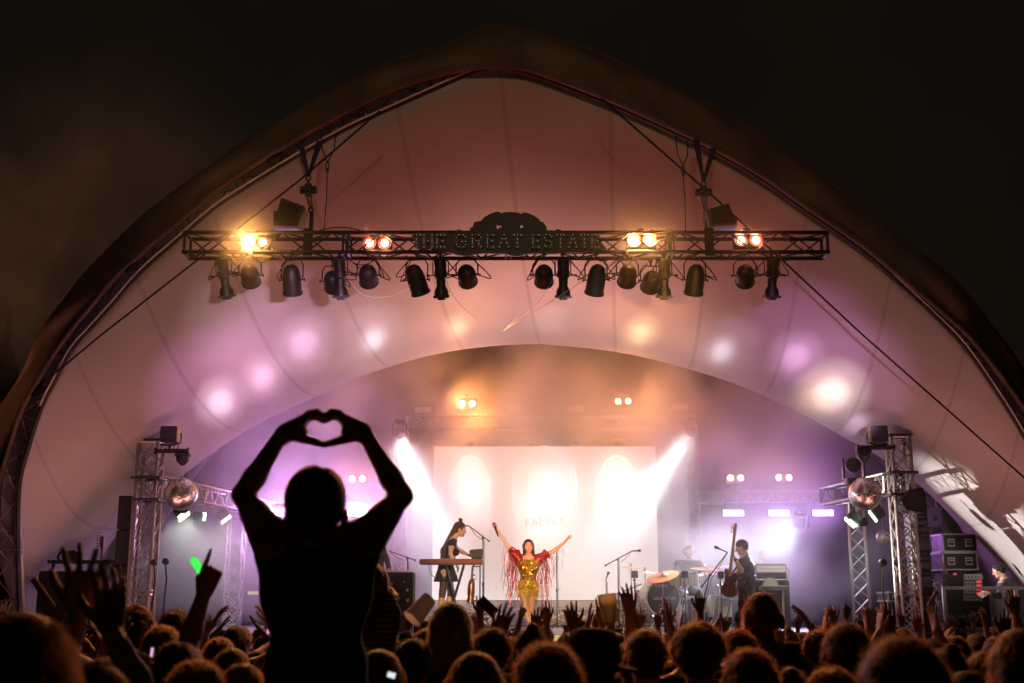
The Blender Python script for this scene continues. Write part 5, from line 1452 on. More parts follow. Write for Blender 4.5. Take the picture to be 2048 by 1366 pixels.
def keyboard_on_stand():
    Y = 19.8; a, b = at(840, 1124, Y), at(965, 1124, Y); w = b.x - a.x; x = (a.x + b.x) / 2; z = a.z
    r = thing('stage_keyboard', 'long red stage keyboard on a black X-shaped stand', 'keyboard', (x, Y, DECK))
    MB().box((x, Y, z), (w, .32, .088), bev=.012).build('case', RED, r)
    MB().box((x, Y - .162, z + .005), (w - .05, .006, .05)).build('rear_panel', mat('faded_red_panel', (.16, .02, .015), .6), r)
    mb = MB()
    for k in range(9): mb.cyl((a.x + .16 + k * .035 + (.05 if k > 5 else 0), Y - .166, z + .005), (a.x + .16 + k * .035 + (.05 if k > 5 else 0), Y - .172, z + .005), .008 if k < 7 else .014, n=8)
    mb.build('socket_row', M['plastic'], r)
    mb = MB()
    for k in range(52): mb.box((a.x + .06 + (k + .5) * (w - .12) / 52, Y + .06, z + .046), ((w - .12) / 52 - .002, .14, .012))
    mb.build('white_keys', DSKIN, r)
    xl_, xr_ = at(905, 1200, Y).x, at(925, 1200, Y).x
    for dy in (-.12, .12):
        MB().cyl((at(928, 1130, Y).x, Y + dy, z - .05), (at(889, 1215, Y).x, Y + dy, DECK), .016).build('stand_leg', M['black'], r)
        MB().cyl((at(880, 1130, Y).x + .1, Y + dy, z - .05), (at(925, 1215, Y).x, Y + dy, DECK), .016).build('stand_leg', M['black'], r)
    MB().tube([at(857, 1130, Y), at(861, 1148, Y), at(873, 1158, Y), at(885, 1165, Y)], .006, 5).build('cable', M['cable'], r, True)
    c = at(952, 1111, Y)
    r2 = thing('sampler_pad', 'small dark box standing on the right end of the red keyboard', 'sampler', (c.x, Y, z + .045))
    MB().prism([(-.11, .075), (.11, .095), (.10, -.055), (-.07, -.055)], (c.x, Y, c.z), (1, 0, 0), (0, 0, 1), .2).build('case', M['drape'], r2)
    MB().box((c.x, Y, c.z + .092), (.2, .17, .01), Matrix.Rotation(-.09, 3, 'Y')).build('pad_surface', M['drape'], r2)
    # the thin rack with a hanging horn beside it
    c = at(943, 1170, Y + .3); yy = Y + .3
    r3 = thing('horn_on_stand', 'reddish brass horn-shaped instrument hanging on a thin stand below the keyboard', 'horn', (c.x, yy, DECK))
    smoothshade(MB().lathe([(.018, .30), (.02, .10), (.05, .06), (.06, .0), (.062, -.14), (.05, -.2), (.07, -.25), (.072, -.28), (.04, -.30), (0, -.30)], c, (.06, 0, 1), 18).build('horn_body', mat('aged_copper', (.30, .11, .07), .35, .8), r3))
    MB().tube([c + Vector((.02, 0, .28)), c + Vector((.05, 0, .40)), c + Vector((.02, 0, .52)), c + Vector((-.05, 0, .5))], .016, 6).build('neck_pipe', CHR, r3)
    for k in range(6): MB().sphere(c + Vector((.045, -.03, .16 - k * .07)), .016, 8, 6).build('key_cup', CHR, r3)
    MB().cyl((c.x + .14, yy, DECK), (c.x + .14, yy, c.z + .45), .011).cyl((c.x + .14, yy, c.z + .3), (c.x + .02, yy, c.z + .3), .009).cyl((c.x + .14, yy, c.z - .25), (c.x + .02, yy, c.z - .25), .009).build('stand_pole', M['black'], r3)
    for k in range(3): MB().cyl((c.x + .14, yy, DECK + .3), (c.x + .14 + .25 * math.cos(k * 2.1), yy + .25 * math.sin(k * 2.1), DECK), .009).build('leg', M['black'], r3)
keyboard_on_stand()

# box desk with lights at stage left
Y = 19.9; a, b = at(738, 1145, Y), at(829, 1145, Y); x = (a.x + b.x) / 2
r = thing('keyboard_desk', 'tall dark box desk dotted with small faint round lights, keyboard on top', 'desk', (x, Y, DECK))
MB().box((x, Y, (a.z + DECK) / 2), (b.x - a.x, .5, a.z - DECK), bev=.012).build('desk_body', mat('dark_olive_cloth', (.035, .03, .022), .7, bump=.4, bscale=120, var=.2), r)
MB().box((x, Y, a.z + .018), (b.x - a.x - .04, .3, .035), bev=.006).build('keyboard', M['silver'], r)
rs = np.random.RandomState(4); bl = glow('faint_amber_dot', (.55, .42, .25), .12)
for k in range(16):
    q = (x + rs.uniform(-.4, .42) * (b.x - a.x), Y - .252, DECK + rs.uniform(.15, .85) * (a.z - DECK)); MB().cyl(q, (q[0], q[1] - .01, q[2]), rs.uniform(.012, .026), n=12).build('dot_light', bl, r)

# drum kit
def cymbal(mb, px, py, Y, rpx, tilt=(0.25, -.1)):
    c = at(px, py, Y); rr = rpx * Y / F
    ax = Vector((tilt[1], -tilt[0], 1)).normalized()
    mb.lathe([(0.01, .026), (rr * .13, .022), (rr * .17, .006), (rr * .6, -.004), (rr, -.022), (rr, -.025), (rr * .6, -.008), (rr * .15, 0), (.01, .02)], c, ax, 32)
    return c
def drum_kit():
    Y = 21.3; c = at(1325, 1196, Y); rr = 34 * Y / F; root = thing('drum_kit', 'drum kit with black-fronted bass drum and gold cymbals', 'drum kit', (c.x, Y, DECK))
    c.z = max(c.z, DECK + rr + .01)
    ax = Vector((.22, -1, 0)).normalized()
    sh = smoothshade(MB().lathe([(rr, -.42), (rr, .0), (rr * 1.06, 0.0), (rr * 1.06, .05), (rr * .97, .05), (rr * .97, .03)], c, ax, 40).build('bass_drum', DRUM, root))
    MB().lathe([(0, .035), (rr * .97, .035)], c, ax, 40).build('drum_head', SKINB, sh)
    rz = math.atan2(ax.x, -ax.y)
    ux = Vector((math.cos(rz), math.sin(rz), 0))
    def onhead(u, v): return c + ax * .04 + ux * u * rr + Vector((0, 0, v * rr))
    def txt(s_, size, u, v, m): return text(s_, size, m, onhead(u, v), (R(90), 0, rz), .001, sh)
    wl = mat('pale_drum_print', (.75, .72, .65), .5)
    txt('TAMA', .085, -.12, .68, wl); txt('LIS-BEXTOR', .078, .08, -.02, wl)
    mb = MB()
    for k in range(5): mb.cyl(onhead(-.25 + .14 * k, -.42 + .05 * (k % 2)), onhead(-.2 + .14 * k, -.45 + .05 * (k % 2)), .03, n=10)
    mb.build('painted_emblem', mat('faded_gold_print', (.30, .20, .08), .5), sh)
    for k in range(8):
        t = k * math.pi / 4 + .2; v = Vector((0, 0, math.sin(t))) + ux * math.cos(t)
        MB().box(c + v * rr * 1.08 + ax * .02, (.03, .06, .03)).build('tension_claw', CHR, root)
    for px, py, yy, rp, hp_ in ((1353, 1157, 21.1, 9.5, 27), (1381, 1157, 21.0, 9.5, 25)):
        q = at(px, py, yy); r1 = rp * 1.25 * yy / F; h1 = hp_ * yy / F
        o = smoothshade(MB().lathe([(r1, -h1 / 2), (r1, h1 / 2)], q, (0, -.12, 1), 28).build('rack_tom', DRUM, root)); MB().lathe([(0, h1 / 2 + .005), (r1 * 1.03, h1 / 2 + .005), (r1 * 1.03, h1 / 2 - .02), (r1, h1 / 2 - .02)], q, (0, -.12, 1), 28).build('tom_hoop', CHR, o)
        for k in range(6): t = k * math.pi / 3; MB().cyl(q + Vector((r1 * 1.04 * math.cos(t), r1 * 1.04 * math.sin(t), -h1 / 2)), q + Vector((r1 * 1.04 * math.cos(t), r1 * 1.04 * math.sin(t), h1 / 2)), .007).build('tension_rod', CHR, root)
    for px, py, yy, rp, hp_, nm in ((1440, 1212, 21.3, 22, 40, 'floor_tom'), (1288, 1190, 21.8, 18, 18, 'snare_drum')):
        q = at(px, py, yy); r1 = rp * yy / F; h1 = hp_ * yy / F; q.z = max(q.z, DECK + h1 / 2 + .1)
        o = smoothshade(MB().lathe([(r1, -h1 / 2), (r1, h1 / 2), (0, h1 / 2 + .002)], q, (0, -.05, 1), 28).build(nm, DRUM, root)); MB().lathe([(r1 * 1.04, h1 / 2 + .01), (r1 * 1.04, h1 / 2 - .03), (r1, h1 / 2 - .03)], q, (0, -.05, 1), 28).build('hoop', CHR, o)
        for k in range(3): t = k * 2.1; MB().cyl(q + Vector((r1 * 1.05 * math.cos(t), r1 * 1.05 * math.sin(t), 0)), (q.x + r1 * 1.05 * math.cos(t), q.y + r1 * 1.05 * math.sin(t), DECK), .009).build('drum_leg', CHR, root)
    for px, py, yy, rp, tl_ in ((1325, 1151, 20.9, 33, (.30, -.28)), (1409, 1136, 21.2, 28, (.12, .05)), (1290, 1142, 22.0, 24, (.12, .1)), (1262, 1134, 22.2, 18, (.05, .05)), (1413, 1147, 21.6, 25, (.02, 0)), (1438, 1132, 22.1, 22, (.1, -.1))):
        mb = MB(); q = cymbal(mb, px, py, yy, rp, tl_); smoothshade(mb.build('cymbal', BRASS, root), 60)
        MB().cyl((q.x, yy, DECK + .3), q + Vector((0, 0, .07)), .010).cyl((q.x, yy, DECK + .3), (q.x, yy, DECK + .55), .016).sphere(q + Vector((0, 0, .05)), .02, 8, 6).build('cymbal_stand', CHR, root)
        for k in range(3): MB().cyl((q.x, yy, DECK + .42), (q.x + .26 * math.cos(k * 2.1 + px), yy + .26 * math.sin(k * 2.1 + px), DECK + .01), .009).build('stand_leg', CHR, root)
    rs = np.random.RandomState(9)
    for k in range(14):
        q = at(rs.uniform(1262, 1450), 1200, rs.uniform(20.9, 22)); z1_ = DECK + rs.uniform(.35, .95); e = Vector((q.x + rs.uniform(-.2, .2), q.y, z1_))
        MB().cyl((q.x, q.y, DECK), e, .010).sphere(e, .018, 6, 5).build('hardware_tube', CHR, root)
    MB().lathe([(.17, 0), (.18, .08), (.15, .1), (0, .1)], (at(1377, 1180, 22.6).x, 22.55, DECK + .42), n=20).cyl((at(1377, 1180, 22.6).x, 22.55, DECK), (at(1377, 1180, 22.6).x, 22.55, DECK + .42), .03).build('stool', M['plastic'], root)
    for px, py, yy, lb in ((1269, 1149, 20.35, 'left of the kit'), (1369, 1149, 20.35, 'before the rack toms'), (1441, 1150, 20.5, 'right of the kit')):
        q = at(px, py, yy); r2 = thing('small_monitor', 'small square black monitor box on a thin pole ' + lb, 'monitor', (q.x, yy, DECK), 'small square monitor boxes around the drums')
        MB().box(q, (.11, .07, .12), bev=.008).build('case', M['plastic'], r2); MB().box(q + Vector((0, -.037, 0)), (.09, .006, .10)).build('grille', M['grille'], r2); MB().cyl((q.x, yy, DECK), (q.x, yy, q.z - .05), .010).build('pole', M['black'], r2)
drum_kit()

# bass amplifier and the things around it
Y = 21.6; a, b = at(1507, 1128, Y), at(1570, 1158, Y); w = b.x - a.x; x = (a.x + b.x) / 2
r = thing('bass_amplifier', 'grey-fronted bass amplifier head standing on a black cabinet behind the bass player', 'amplifier', (x, Y, DECK))
MB().box((x, Y, (a.z + b.z) / 2), (w, .35, a.z - b.z), bev=.015).build('head_case', M['plastic'], r)
MB().box((x, Y - .18, a.z - .09), (w - .05, .012, .11)).build('control_panel', mat('grey_metal_panel', (.42, .36, .33), .4, .6), r)
for k in range(9): MB().cyl((a.x + .09 + k * .045, Y - .185, a.z - .09), (a.x + .09 + k * .045, Y - .20, a.z - .09), .011, n=10).build('knob', M['black'], r)
MB().box((x, Y - .18, b.z + .05), (w - .05, .01, .12)).build('lower_grille', M['grille'], r)
MB().box((x, Y, (b.z + DECK) / 2 - .01), (w + .06, .4, b.z - DECK - .02), bev=.02).build('cabinet', M['grille'], r)
MB().box((x, Y - .205, b.z - .012), (w * .8, .01, .015)).build('silver_trim', M['silver'], r)
MB().tube([at(1570, 1133, Y), at(1579, 1142, Y), at(1576, 1156, Y), at(1570, 1168, Y), at(1572, 1200, Y)], .007, 5).build('cable', M['cable'], r, True)
def guitar(root, tip, bodyc, th, body_m, neck_m, roll, s=1.0, pegs=4):
    """a bass from headstock tip to the middle of its body; roll = direction its face looks"""
    tip, bodyc = Vector(tip), Vector(bodyc); d = (tip - bodyc).normalized(); L = (tip - bodyc).length
    u = Vector(roll).cross(d).normalized(); f = d.cross(u).normalized()
    out_ = [(0, .20), (.05, .21), (.10, .27), (.145, .26), (.16, .19), (.125, .10), (.12, .03), (.15, -.05), (.185, -.14), (.17, -.22), (.10, -.265), (0, -.275), (-.10, -.265), (-.17, -.22), (-.185, -.14), (-.15, -.05), (-.12, .02), (-.14, .09), (-.17, .15), (-.165, .21), (-.12, .23), (-.06, .19)]
    out_ = [(x * s * .9, y * s * .9) for x, y in out_]
    MB().prism(out_, bodyc, u, d, .045).build('guitar_body', body_m, root)
    MB().prism([(-.10 * s, .1), (.06, .12), (.11, -.08), (.02, -.16), (-.08, -.1)], bodyc + f * .026 * (1), u, d, .004).build('pickguard', mat('pickguard', (.06, .02, .015), .3), root)
    n0 = bodyc + d * .12 * s; n1 = tip - d * .20 * s
    MB().prism([(-.026, 0), (.026, 0), (.021, (n1 - n0).length), (-.021, (n1 - n0).length)], n0 + f * .028, u, d, .022).build('fretboard', neck_m, root)
    MB().prism([(-.022, 0), (.022, 0), (.040, .05), (.036, .16), (.018, .20), (-.02, .19), (-.022, .1)], n1 + f * .02, u, d, .016).build('headstock', neck_m, root)
    for k in range(pegs):
        q = n1 + d * (.04 + .042 * k) + f * .02 + u * .035; MB().cyl(q, q + u * .035, .006).sphere(q + u * .045, .014, 8, 5, (1, .5, 1)).build('tuning_peg', CHR, root)
    for k in range(4): MB().cyl(bodyc - d * .12 + u * (.015 - .01 * k) + f * .045, n1 + d * .02 + u * (.012 - .008 * k) + f * .042, .0014, n=4).build('string', CHR, root)
r = thing('spare_guitar', 'pale guitar standing behind the amplifier, only its headstock showing', 'guitar', (at(1530, 1200, 22.2).x, 22.2, DECK))
guitar(r, at(1527, 1100, 22.2), at(1534, 1215, 22.2) + Vector((0, 0, .06)), 1, WOOD, mat('pink_lacquer', (.6, .35, .33), .35), (0, -1, 0))
Y = 20.9; a, b = at(1520, 1177, Y), at(1574, 1177, Y)
r = thing('small_synthesizer', 'small black synthesizer on a stand beside the bass player', 'synthesizer', ((a.x + b.x) / 2, Y, DECK))
MB().box(((a.x + b.x) / 2, Y, a.z), (b.x - a.x, .25, .07), bev=.01).build('case', M['plastic'], r)
mb = MB()
for k in range(24): mb.box((a.x + (k + .5) * (b.x - a.x) / 24, Y - .08, a.z + .04), ((b.x - a.x) / 24 - .003, .1, .01))
mb.build('keys', DSKIN, r)
for k in (0.15, .85): MB().cyl((a.x + (b.x - a.x) * k, Y, DECK), (a.x + (b.x - a.x) * k, Y, a.z - .03), .02).build('stand_leg', CHR, r)
c = at(1541, 1172, Y + .1)
r = thing('round_tambourine', 'pale round disc propped on the small synthesizer', 'tambourine', tuple(c - Vector((0, 0, .05))))
MB().lathe([(.12, -.02), (.14, -.02), (.14, .02), (.12, .02), (.12, -.02)], c, (0, -1, .2), 28).build('rim', WOOD, r); MB().lathe([(0, 0), (.12, 0)], c, (0, -1, .2), 28).build('skin', DSKIN, r)

# left wing: console desk, guitar neck
Y = 18.9; a, b = at(92, 1143, Y), at(186, 1143, Y)
r = thing('console_desk', 'dark box console at the far left, desk arm and monitor above it', 'desk', ((a.x + b.x) / 2, Y, 0))
MB().box(((a.x + b.x) / 2, Y, a.z / 2), (b.x - a.x, .6, a.z), bev=.02).build('cabinet', M['grille'], r)
a2, b2 = at(102, 1124, Y), at(262, 1121, Y)
MB().box(((a2.x + b2.x) / 2, Y, a2.z), (b2.x - a2.x, .3, .05)).build('shelf', M['black'], r)
MB().box((a2.x + .06, Y, (a2.z + a.z) / 2), (.05, .1, a2.z - a.z)).box((b2.x - .1, Y, (a2.z + 0) / 2), (.06, .1, a2.z)).build('shelf_post', M['black'], r)
c = at(143, 1112, Y); MB().box(c, (.22, .2, .17), bev=.02).build('monitor', M['plastic'], r)
MB().tube([at(118, 1122, Y), at(116, 1112, Y), at(122, 1104, Y), at(130, 1106, Y)], .02, 6).build('lamp_arm', M['cable'], r)
r = thing('upright_guitar', 'guitar neck sticking up behind the console at the far left', 'guitar', (at(203, 1120, 19.3).x, 19.3, DECK))
guitar(r, at(206, 1072, 19.3), at(201, 1190, 19.3), 1, WOOD, RED, (0, -1, 0), pegs=6)

# right wing: flight cases, rack, railing
def flight_case(pxa, pya, pxb, pyb, Y, label, z0=None, hand=2, inner=None, group='flight cases at the right side of the stage'):
    a, b = at(pxa, pya, Y), at(pxb, pyb, Y); w, h = b.x - a.x, a.z - b.z; c = Vector(((a.x + b.x) / 2, Y, (a.z + b.z) / 2))
    r = thing('flight_case', label, 'flight case', (c.x, Y, b.z), group)
    MB().box(c, (w - .02, .58, h - .02)).build('panel', M['casepanel'], r)
    e = .02
    for sx_ in (-1, 1):
        for sz_ in (-1, 1):
            MB().box(c + Vector((sx_ * (w / 2 - e / 2), 0, sz_ * (h / 2 - e / 2))), (e * 1.4, .60, e * 1.4)).build('edge_strip', M['silver'], r)
    for sz_ in (-1, 1): MB().box(c + Vector((0, -.294, sz_ * (h / 2 - e / 2))), (w - .05, .012, e * 1.1)).build('edge_strip', M['silver'], r)
    for sx_ in (-1, 1): MB().box(c + Vector((sx_ * (w / 2 - e / 2), -.294, 0)), (e * 1.1, .012, h - .05)).build('edge_strip', M['silver'], r)
    for sx_ in (-1, 1):
        for sz_ in (-1, 1): MB().sphere(c + Vector((sx_ * (w / 2 - .01), -.29, sz_ * (h / 2 - .01))), .026, 10, 6).build('corner_ball', M['silver'], r)
    for k in range(hand):
        x = c.x + (k - (hand - 1) / 2) * w * .5
        o = MB().box((x, Y - .297, c.z), (w * .2, .01, h * .42)).build('handle_plate', M['silver'], r)
        MB().box((x, Y - .303, c.z), (w * .15, .008, h * .28)).build('handle_recess', M['plastic'], o)
        MB().cyl((x - w * .06, Y - .31, c.z + h * .04), (x + w * .06, Y - .31, c.z + h * .04), .012).build('handle_grip', M['silver'], o)
    return r
flight_case(1872, 1069, 1943, 1105, 21.2, 'upper one of two stacked flight cases with twin handles')
flight_case(1872, 1106, 1944, 1141, 21.2, 'lower one of two stacked flight cases with twin handles')
flight_case(1764, 1184, 1786, 1203, 20.2, 'small pinkish flight case left of the right tower, on thin legs', hand=1)
mb = MB(); a = at(1766, 1203, 20.2); 
for dx in (.02, .17):
    for dy in (-.2, .2): mb.cyl((a.x + dx, 20.2 + dy, DECK), (a.x + dx, 20.2 + dy, a.z + .005), .012)
tag(mb.build('case_stand', M['silver']), 'thin pink-lit four-legged stand under the small flight case', 'stand')
Y = 20.9; a, b = at(1880, 1146, Y), at(1968, 1205, Y); x = (a.x + b.x) / 2
r = thing('equipment_rack', 'cluttered rack of dark units with red lights below the flight cases', 'equipment rack', (x, Y, DECK))
MB().box((x, Y + .02, (a.z - .02 + DECK) / 2), (b.x - a.x, .56, a.z - .02 - DECK), bev=.01).build('rack_case', M['casepanel'], r)
rl = glow('red_indicator', (1, .05, .06), .9); wl2 = glow('white_indicator', (1, .85, .7), .5)
rs = np.random.RandomState(11)
for i in range(4):
    for j in range(2):
        px0 = 1884 + j * 42; q0, q1 = at(px0, 1148 + i * 14, Y - .28), at(px0 + 39, 1160 + i * 14, Y - .28)
        o = MB().box(((q0.x + q1.x) / 2, Y - .28, (q0.z + q1.z) / 2), (q1.x - q0.x, .03, q0.z - q1.z), bev=.003).build('rack_unit', [M['plastic'], M['silver'], M['casepanel'], M['alu']][(i * 2 + j) % 4], r)
        mb = MB()
        for k in range(5): qq = at(px0 + 4 + k * 7, 1154 + i * 14, Y - .3); mb.cyl(qq, qq + Vector((0, -.012, 0)), .011, n=8)
        mb.build('knob_row', M['black'], o)
for i in range(4):
    q = at(1958, 1163 + i * 8, Y - .3); MB().box(q, (.075, .01, .035)).build('red_light', rl, r)
q = at(1910, 1148, Y - .3); MB().box(q, (.05, .01, .04)).build('red_light', glow('pink_indicator', (.9, .1, .25), .5), r)
q0 = at(1882, 1122, Y - .2); q1 = at(1893, 1150, Y - .2)
MB().add([q0, q0 + Vector((.05, 0, 0)), q1 + Vector((.07, 0, 0)), q1, q0 + Vector((0, .01, 0)), q0 + Vector((.05, .01, 0)), q1 + Vector((.07, .01, 0)), q1 + Vector((0, .01, 0))], [(3, 2, 1, 0), (4, 5, 6, 7), (0, 1, 5, 4), (2, 3, 7, 6), (1, 2, 6, 5), (3, 0, 4, 7)]) 
mb = MB(); mb.box(q0.lerp(q1, .5), (.055, .012, .28), Matrix.Rotation(R(-22), 3, 'Y')); mb.build('open_lid', mat('dull_pink_lid', (.35, .16, .2), .5), r)
Y = 19.0; zt_ = at(1950, 1176, Y).z; xa, xb = at(1884, 1176, Y).x, at(2100, 1180, Y).x
r = thing('side_railing', 'grey metal railing before the equipment at the right', 'railing', (xa, Y, DECK - .3))
MB().box(((xa + xb) / 2, Y, zt_), (xb - xa, .05, .05), bev=.006).build('top_rail', M['alu'], r)
MB().box(((xa + xb) / 2, Y, zt_ - .62), (xb - xa, .05, .05), bev=.006).build('lower_rail', M['alu'], r)
for x in (xa + .02, (xa + xb) / 2 + .3, xb - .02): MB().box((x, Y, (zt_ + DECK - .3) / 2), (.045, .05, zt_ - DECK + .3)).build('rail_post', M['alu'], r)
a, b = at(2005, 1185, 19.4), at(2100, 1185, 19.4)
r = thing('side_cabinet', 'black cabinet behind the railing at the right edge', 'cabinet', ((a.x + b.x) / 2, 19.5, DECK - .02)); MB().box(((a.x + b.x) / 2, 19.5, (a.z + .1 + DECK) / 2), (b.x - a.x, .5, a.z + .1 - DECK), bev=.02).build('cabinet_body', M['plastic'], r); MB().box(((a.x + b.x) / 2, 19.245, (a.z + .1 + DECK) / 2), (b.x - a.x - .1, .01, a.z - DECK), bev=.004).build('front_panel', M['grille'], r)
c = at(1864, 1034, 24.5)
r = thing('wall_loudspeaker', 'small pale loudspeaker hanging in the shadow right of the right tower', 'loudspeaker', tuple(c - Vector((0, 0, .2))))
MB().box(c, (.36, .25, .4), bev=.03).build('cabinet', M['alu'], r); MB().sphere(c + Vector((.02, -.13, -.04)), .05, 10, 6, (1, .3, 1)).build('badge', M['black'], r); MB().cyl(c + Vector((-.1, 0, .2)), c + Vector((-.1, 0, .6)), .012).cyl(c + Vector((.1, 0, .2)), c + Vector((.1, 0, .6)), .012).build('hanging_wire', M['silver'], r)
# emergency exit light glimpsed at the left
c = at(507, 1186, 26.5); r = thing('exit_light', 'small dim green-yellow lit sign beside the heart-making person\'s shoulder', 'sign light', tuple(c))
MB().box(c, (.26, .05, .10), bev=.01).build('housing', M['plastic'], r); MB().box(c + Vector((0, -.03, 0)), (.23, .01, .07)).build('lit_panel', glow('green_exit_glow', (.55, .75, .15), .9), r)
# loose coiled cables behind the rail and by the keyboard
def tangle(px, py, Y, rx, rz, n, seed, label, r=.008):
    rs = np.random.RandomState(seed); c = at(px, py, Y)
    for k in range(n):
        P = [(c.x + rs.uniform(-rx, rx), Y + rs.uniform(-.15, .15), c.z + rs.uniform(-rz, rz)) for _ in range(6)]
        P = resample(P, 30); P[:, 2] = np.maximum(P[:, 2], DECK + .01)
        tag(MB().tube(P, r, 5).build('coiled_cable', M['cable'] if k % 2 else M['silver'], None, True), label, 'cable', label.split(',')[0])
tangle(1862, 1195, 20.2, .16, .38, 7, 5, 'tangled cables, hanging in a bunch between the right speaker column and the rail')
tangle(955, 1228, 19.9, .22, .12, 6, 6, 'tangled silvery cables, lying at the foot of the keyboard stand')
# ------------------------------------------------------------------ performers
UPV = V3(0, 0, 1)
def rel(px, py, Y, o, dy=0.0):
    return np.array(at(px, py, Y + dy)) - o
SEQ = mat('gold_sequins', (0.95, 0.62, 0.07), 0.18, 0.9)
nt = SEQ.node_tree; b_ = nt.nodes['Principled BSDF']
tc = nt.nodes.new('ShaderNodeTexCoord'); vo = nt.nodes.new('ShaderNodeTexVoronoi'); vo.inputs['Scale'].default_value = 75; nt.links.new(tc.outputs['Object'], vo.inputs['Vector'])
nm = nt.nodes.new('ShaderNodeVectorMath'); nm.operation = 'SUBTRACT'; nm.inputs[1].default_value = (.5, .5, .5); nt.links.new(vo.outputs['Color'], nm.inputs[0])
sc_ = nt.nodes.new('ShaderNodeVectorMath'); sc_.operation = 'SCALE'; sc_.inputs['Scale'].default_value = 1.1; nt.links.new(nm.outputs[0], sc_.inputs[0])
ge = nt.nodes.new('ShaderNodeNewGeometry'); ad = nt.nodes.new('ShaderNodeVectorMath'); nt.links.new(ge.outputs['Normal'], ad.inputs[0]); nt.links.new(sc_.outputs[0], ad.inputs[1])
no = nt.nodes.new('ShaderNodeVectorMath'); no.operation = 'NORMALIZE'; nt.links.new(ad.outputs[0], no.inputs[0]); nt.links.new(no.outputs[0], b_.inputs['Normal'])
TINS = mat('red_tinsel', (0.55, 0.05, 0.04), 0.25, 0.75); GFR = mat('gold_fringe', (0.80, 0.50, 0.05), 0.3, 0.6)
BSQ = mat('black_sequin_shirt', (0.03, 0.03, 0.03), 0.25, 0.6)
nt = BSQ.node_tree; b_ = nt.nodes['Principled BSDF']
tc = nt.nodes.new('ShaderNodeTexCoord'); vo = nt.nodes.new('ShaderNodeTexVoronoi'); vo.inputs['Scale'].default_value = 60; nt.links.new(tc.outputs['Object'], vo.inputs['Vector'])
nm = nt.nodes.new('ShaderNodeVectorMath'); nm.operation = 'SUBTRACT'; nm.inputs[1].default_value = (.5, .5, .5); nt.links.new(vo.outputs['Color'], nm.inputs[0])
ge = nt.nodes.new('ShaderNodeNewGeometry'); ad = nt.nodes.new('ShaderNodeVectorMath'); nt.links.new(ge.outputs['Normal'], ad.inputs[0]); nt.links.new(nm.outputs[0], ad.inputs[1])
no = nt.nodes.new('ShaderNodeVectorMath'); no.operation = 'NORMALIZE'; nt.links.new(ad.outputs[0], no.inputs[0]); nt.links.new(no.outputs[0], b_.inputs['Normal'])

def hang_strips(root, name, m, origins, L, spread, w, n, seed, dirs=(0, 0, -1), wave=.02, parent=None):
    """thin hanging ribbons in one mesh: a fringe"""
    rs = np.random.RandomState(seed); mb = MB()
    for k in range(n):
        o = np.array(origins[rs.randint(len(origins))]) + rs.randn(3) * spread
        l = L * rs.uniform(.45, 1.1); sg = 7; a = rs.uniform(0, 6.28); dx = rs.randn() * .06 + dirs[0]; dy = rs.randn() * .04 + dirs[1]
        side_ = np.array([math.cos(a), math.sin(a), 0]) * w; vs = []
        for i in range(sg + 1):
            t = i / sg; p = o + np.array([dx * l * t + wave * math.sin(a + 7 * t), dy * l * t + wave * .6 * math.cos(a + 6 * t), -l * t])
            tw = a + t * 5; s2 = np.array([math.cos(tw), math.sin(tw), 0]) * w
            vs += [p - s2, p + s2]
        mb.add(vs, [(2 * i, 2 * i + 1, 2 * i + 3, 2 * i + 2) for i in range(sg)])
    return mb.build(name, m, root, loc=0)

def face_details(root, c, Rm, s, lipcol, hairc):
    c = np.asarray(c); w = lambda *p: Vector(c + Rm @ (np.array(p) * s))
    for sd in (-1, 1):
        MB().sphere(w(.030 * sd, .0915, .002), .0055 * s, 8, 6).build('iris', CL['black'], root, True, loc=0)
        MB().tube([w(.016 * sd, .094, .024), w(.030 * sd, .096, .029), w(.045 * sd, .086, .024)], .0028 * s, 5).build('eyebrow', hairc, root, loc=0)
    MB().tube([w(-.022, .090, -.052), w(-.010, .0985, -.056), w(0, .100, -.057), w(.010, .0985, -.056), w(.022, .090, -.052)], .0050 * s, 6).build('lips', mat('lip_colour', lipcol, .35), root, True, loc=0)

# singer
Y0 = 20.0
o0 = np.array((at(1056, 1200, Y0).x, Y0, DECK)); r_ = lambda x, y, dy=0.0: rel(x, y, Y0, o0, dy)
J = dict(fwd=V3(0, -1, 0), pelvis=r_(1056, 1174), chest=r_(1057, 1134), neck=r_(1057, 1112), head=r_(1057, 1093, -.02), Rh=rotm(4, 3, 180), hs=.98, arm=.84,
         sh=[r_(1037, 1116), r_(1077, 1117)], el=[r_(1014, 1089, -.05), r_(1106, 1103, -.04)], wr=[r_(996, 1060, -.08), r_(1129, 1085, -.06)],
         hip=[r_(1047, 1180), r_(1066, 1180)], kn=[r_(1050, 1219, -.08), r_(1062, 1221, .04)], an=[r_(1060, 1256, -.12), r_(1064, 1256, .05)], toe=[r_(1059, 1264, -.26), r_(1066, 1264, -.08)])
for k in ('an', 'toe'):
    for i in (0, 1): J[k][i][2] = {'an': .13, 'toe': .035}[k]
pt = figure(J, None, None, None, True, None, hk='long', female=True, h=.008, hf=.005, sleeve=0, hem=J['pelvis'][2] - .09, strand=500, fuzz=.02,
            hand_l=dict(d=nrm(V3(-.35, -.1, 1)), t=V3(0, -1, .2), side=1, **GRIP), hand_r=dict(d=nrm(V3(.75, -.1, 1)), t=V3(-.3, -1, .3), side=-1, curl=(8, 14, 20, 26), spread=1.2),
            toplow=(J['chest'] + V3(0, -.1, .10), V3(0, -.55, 1)), seed=1)
SKS = mat('warm_fair_skin', (0.58, 0.30, 0.18), 0.45, bump=.05, bscale=120)
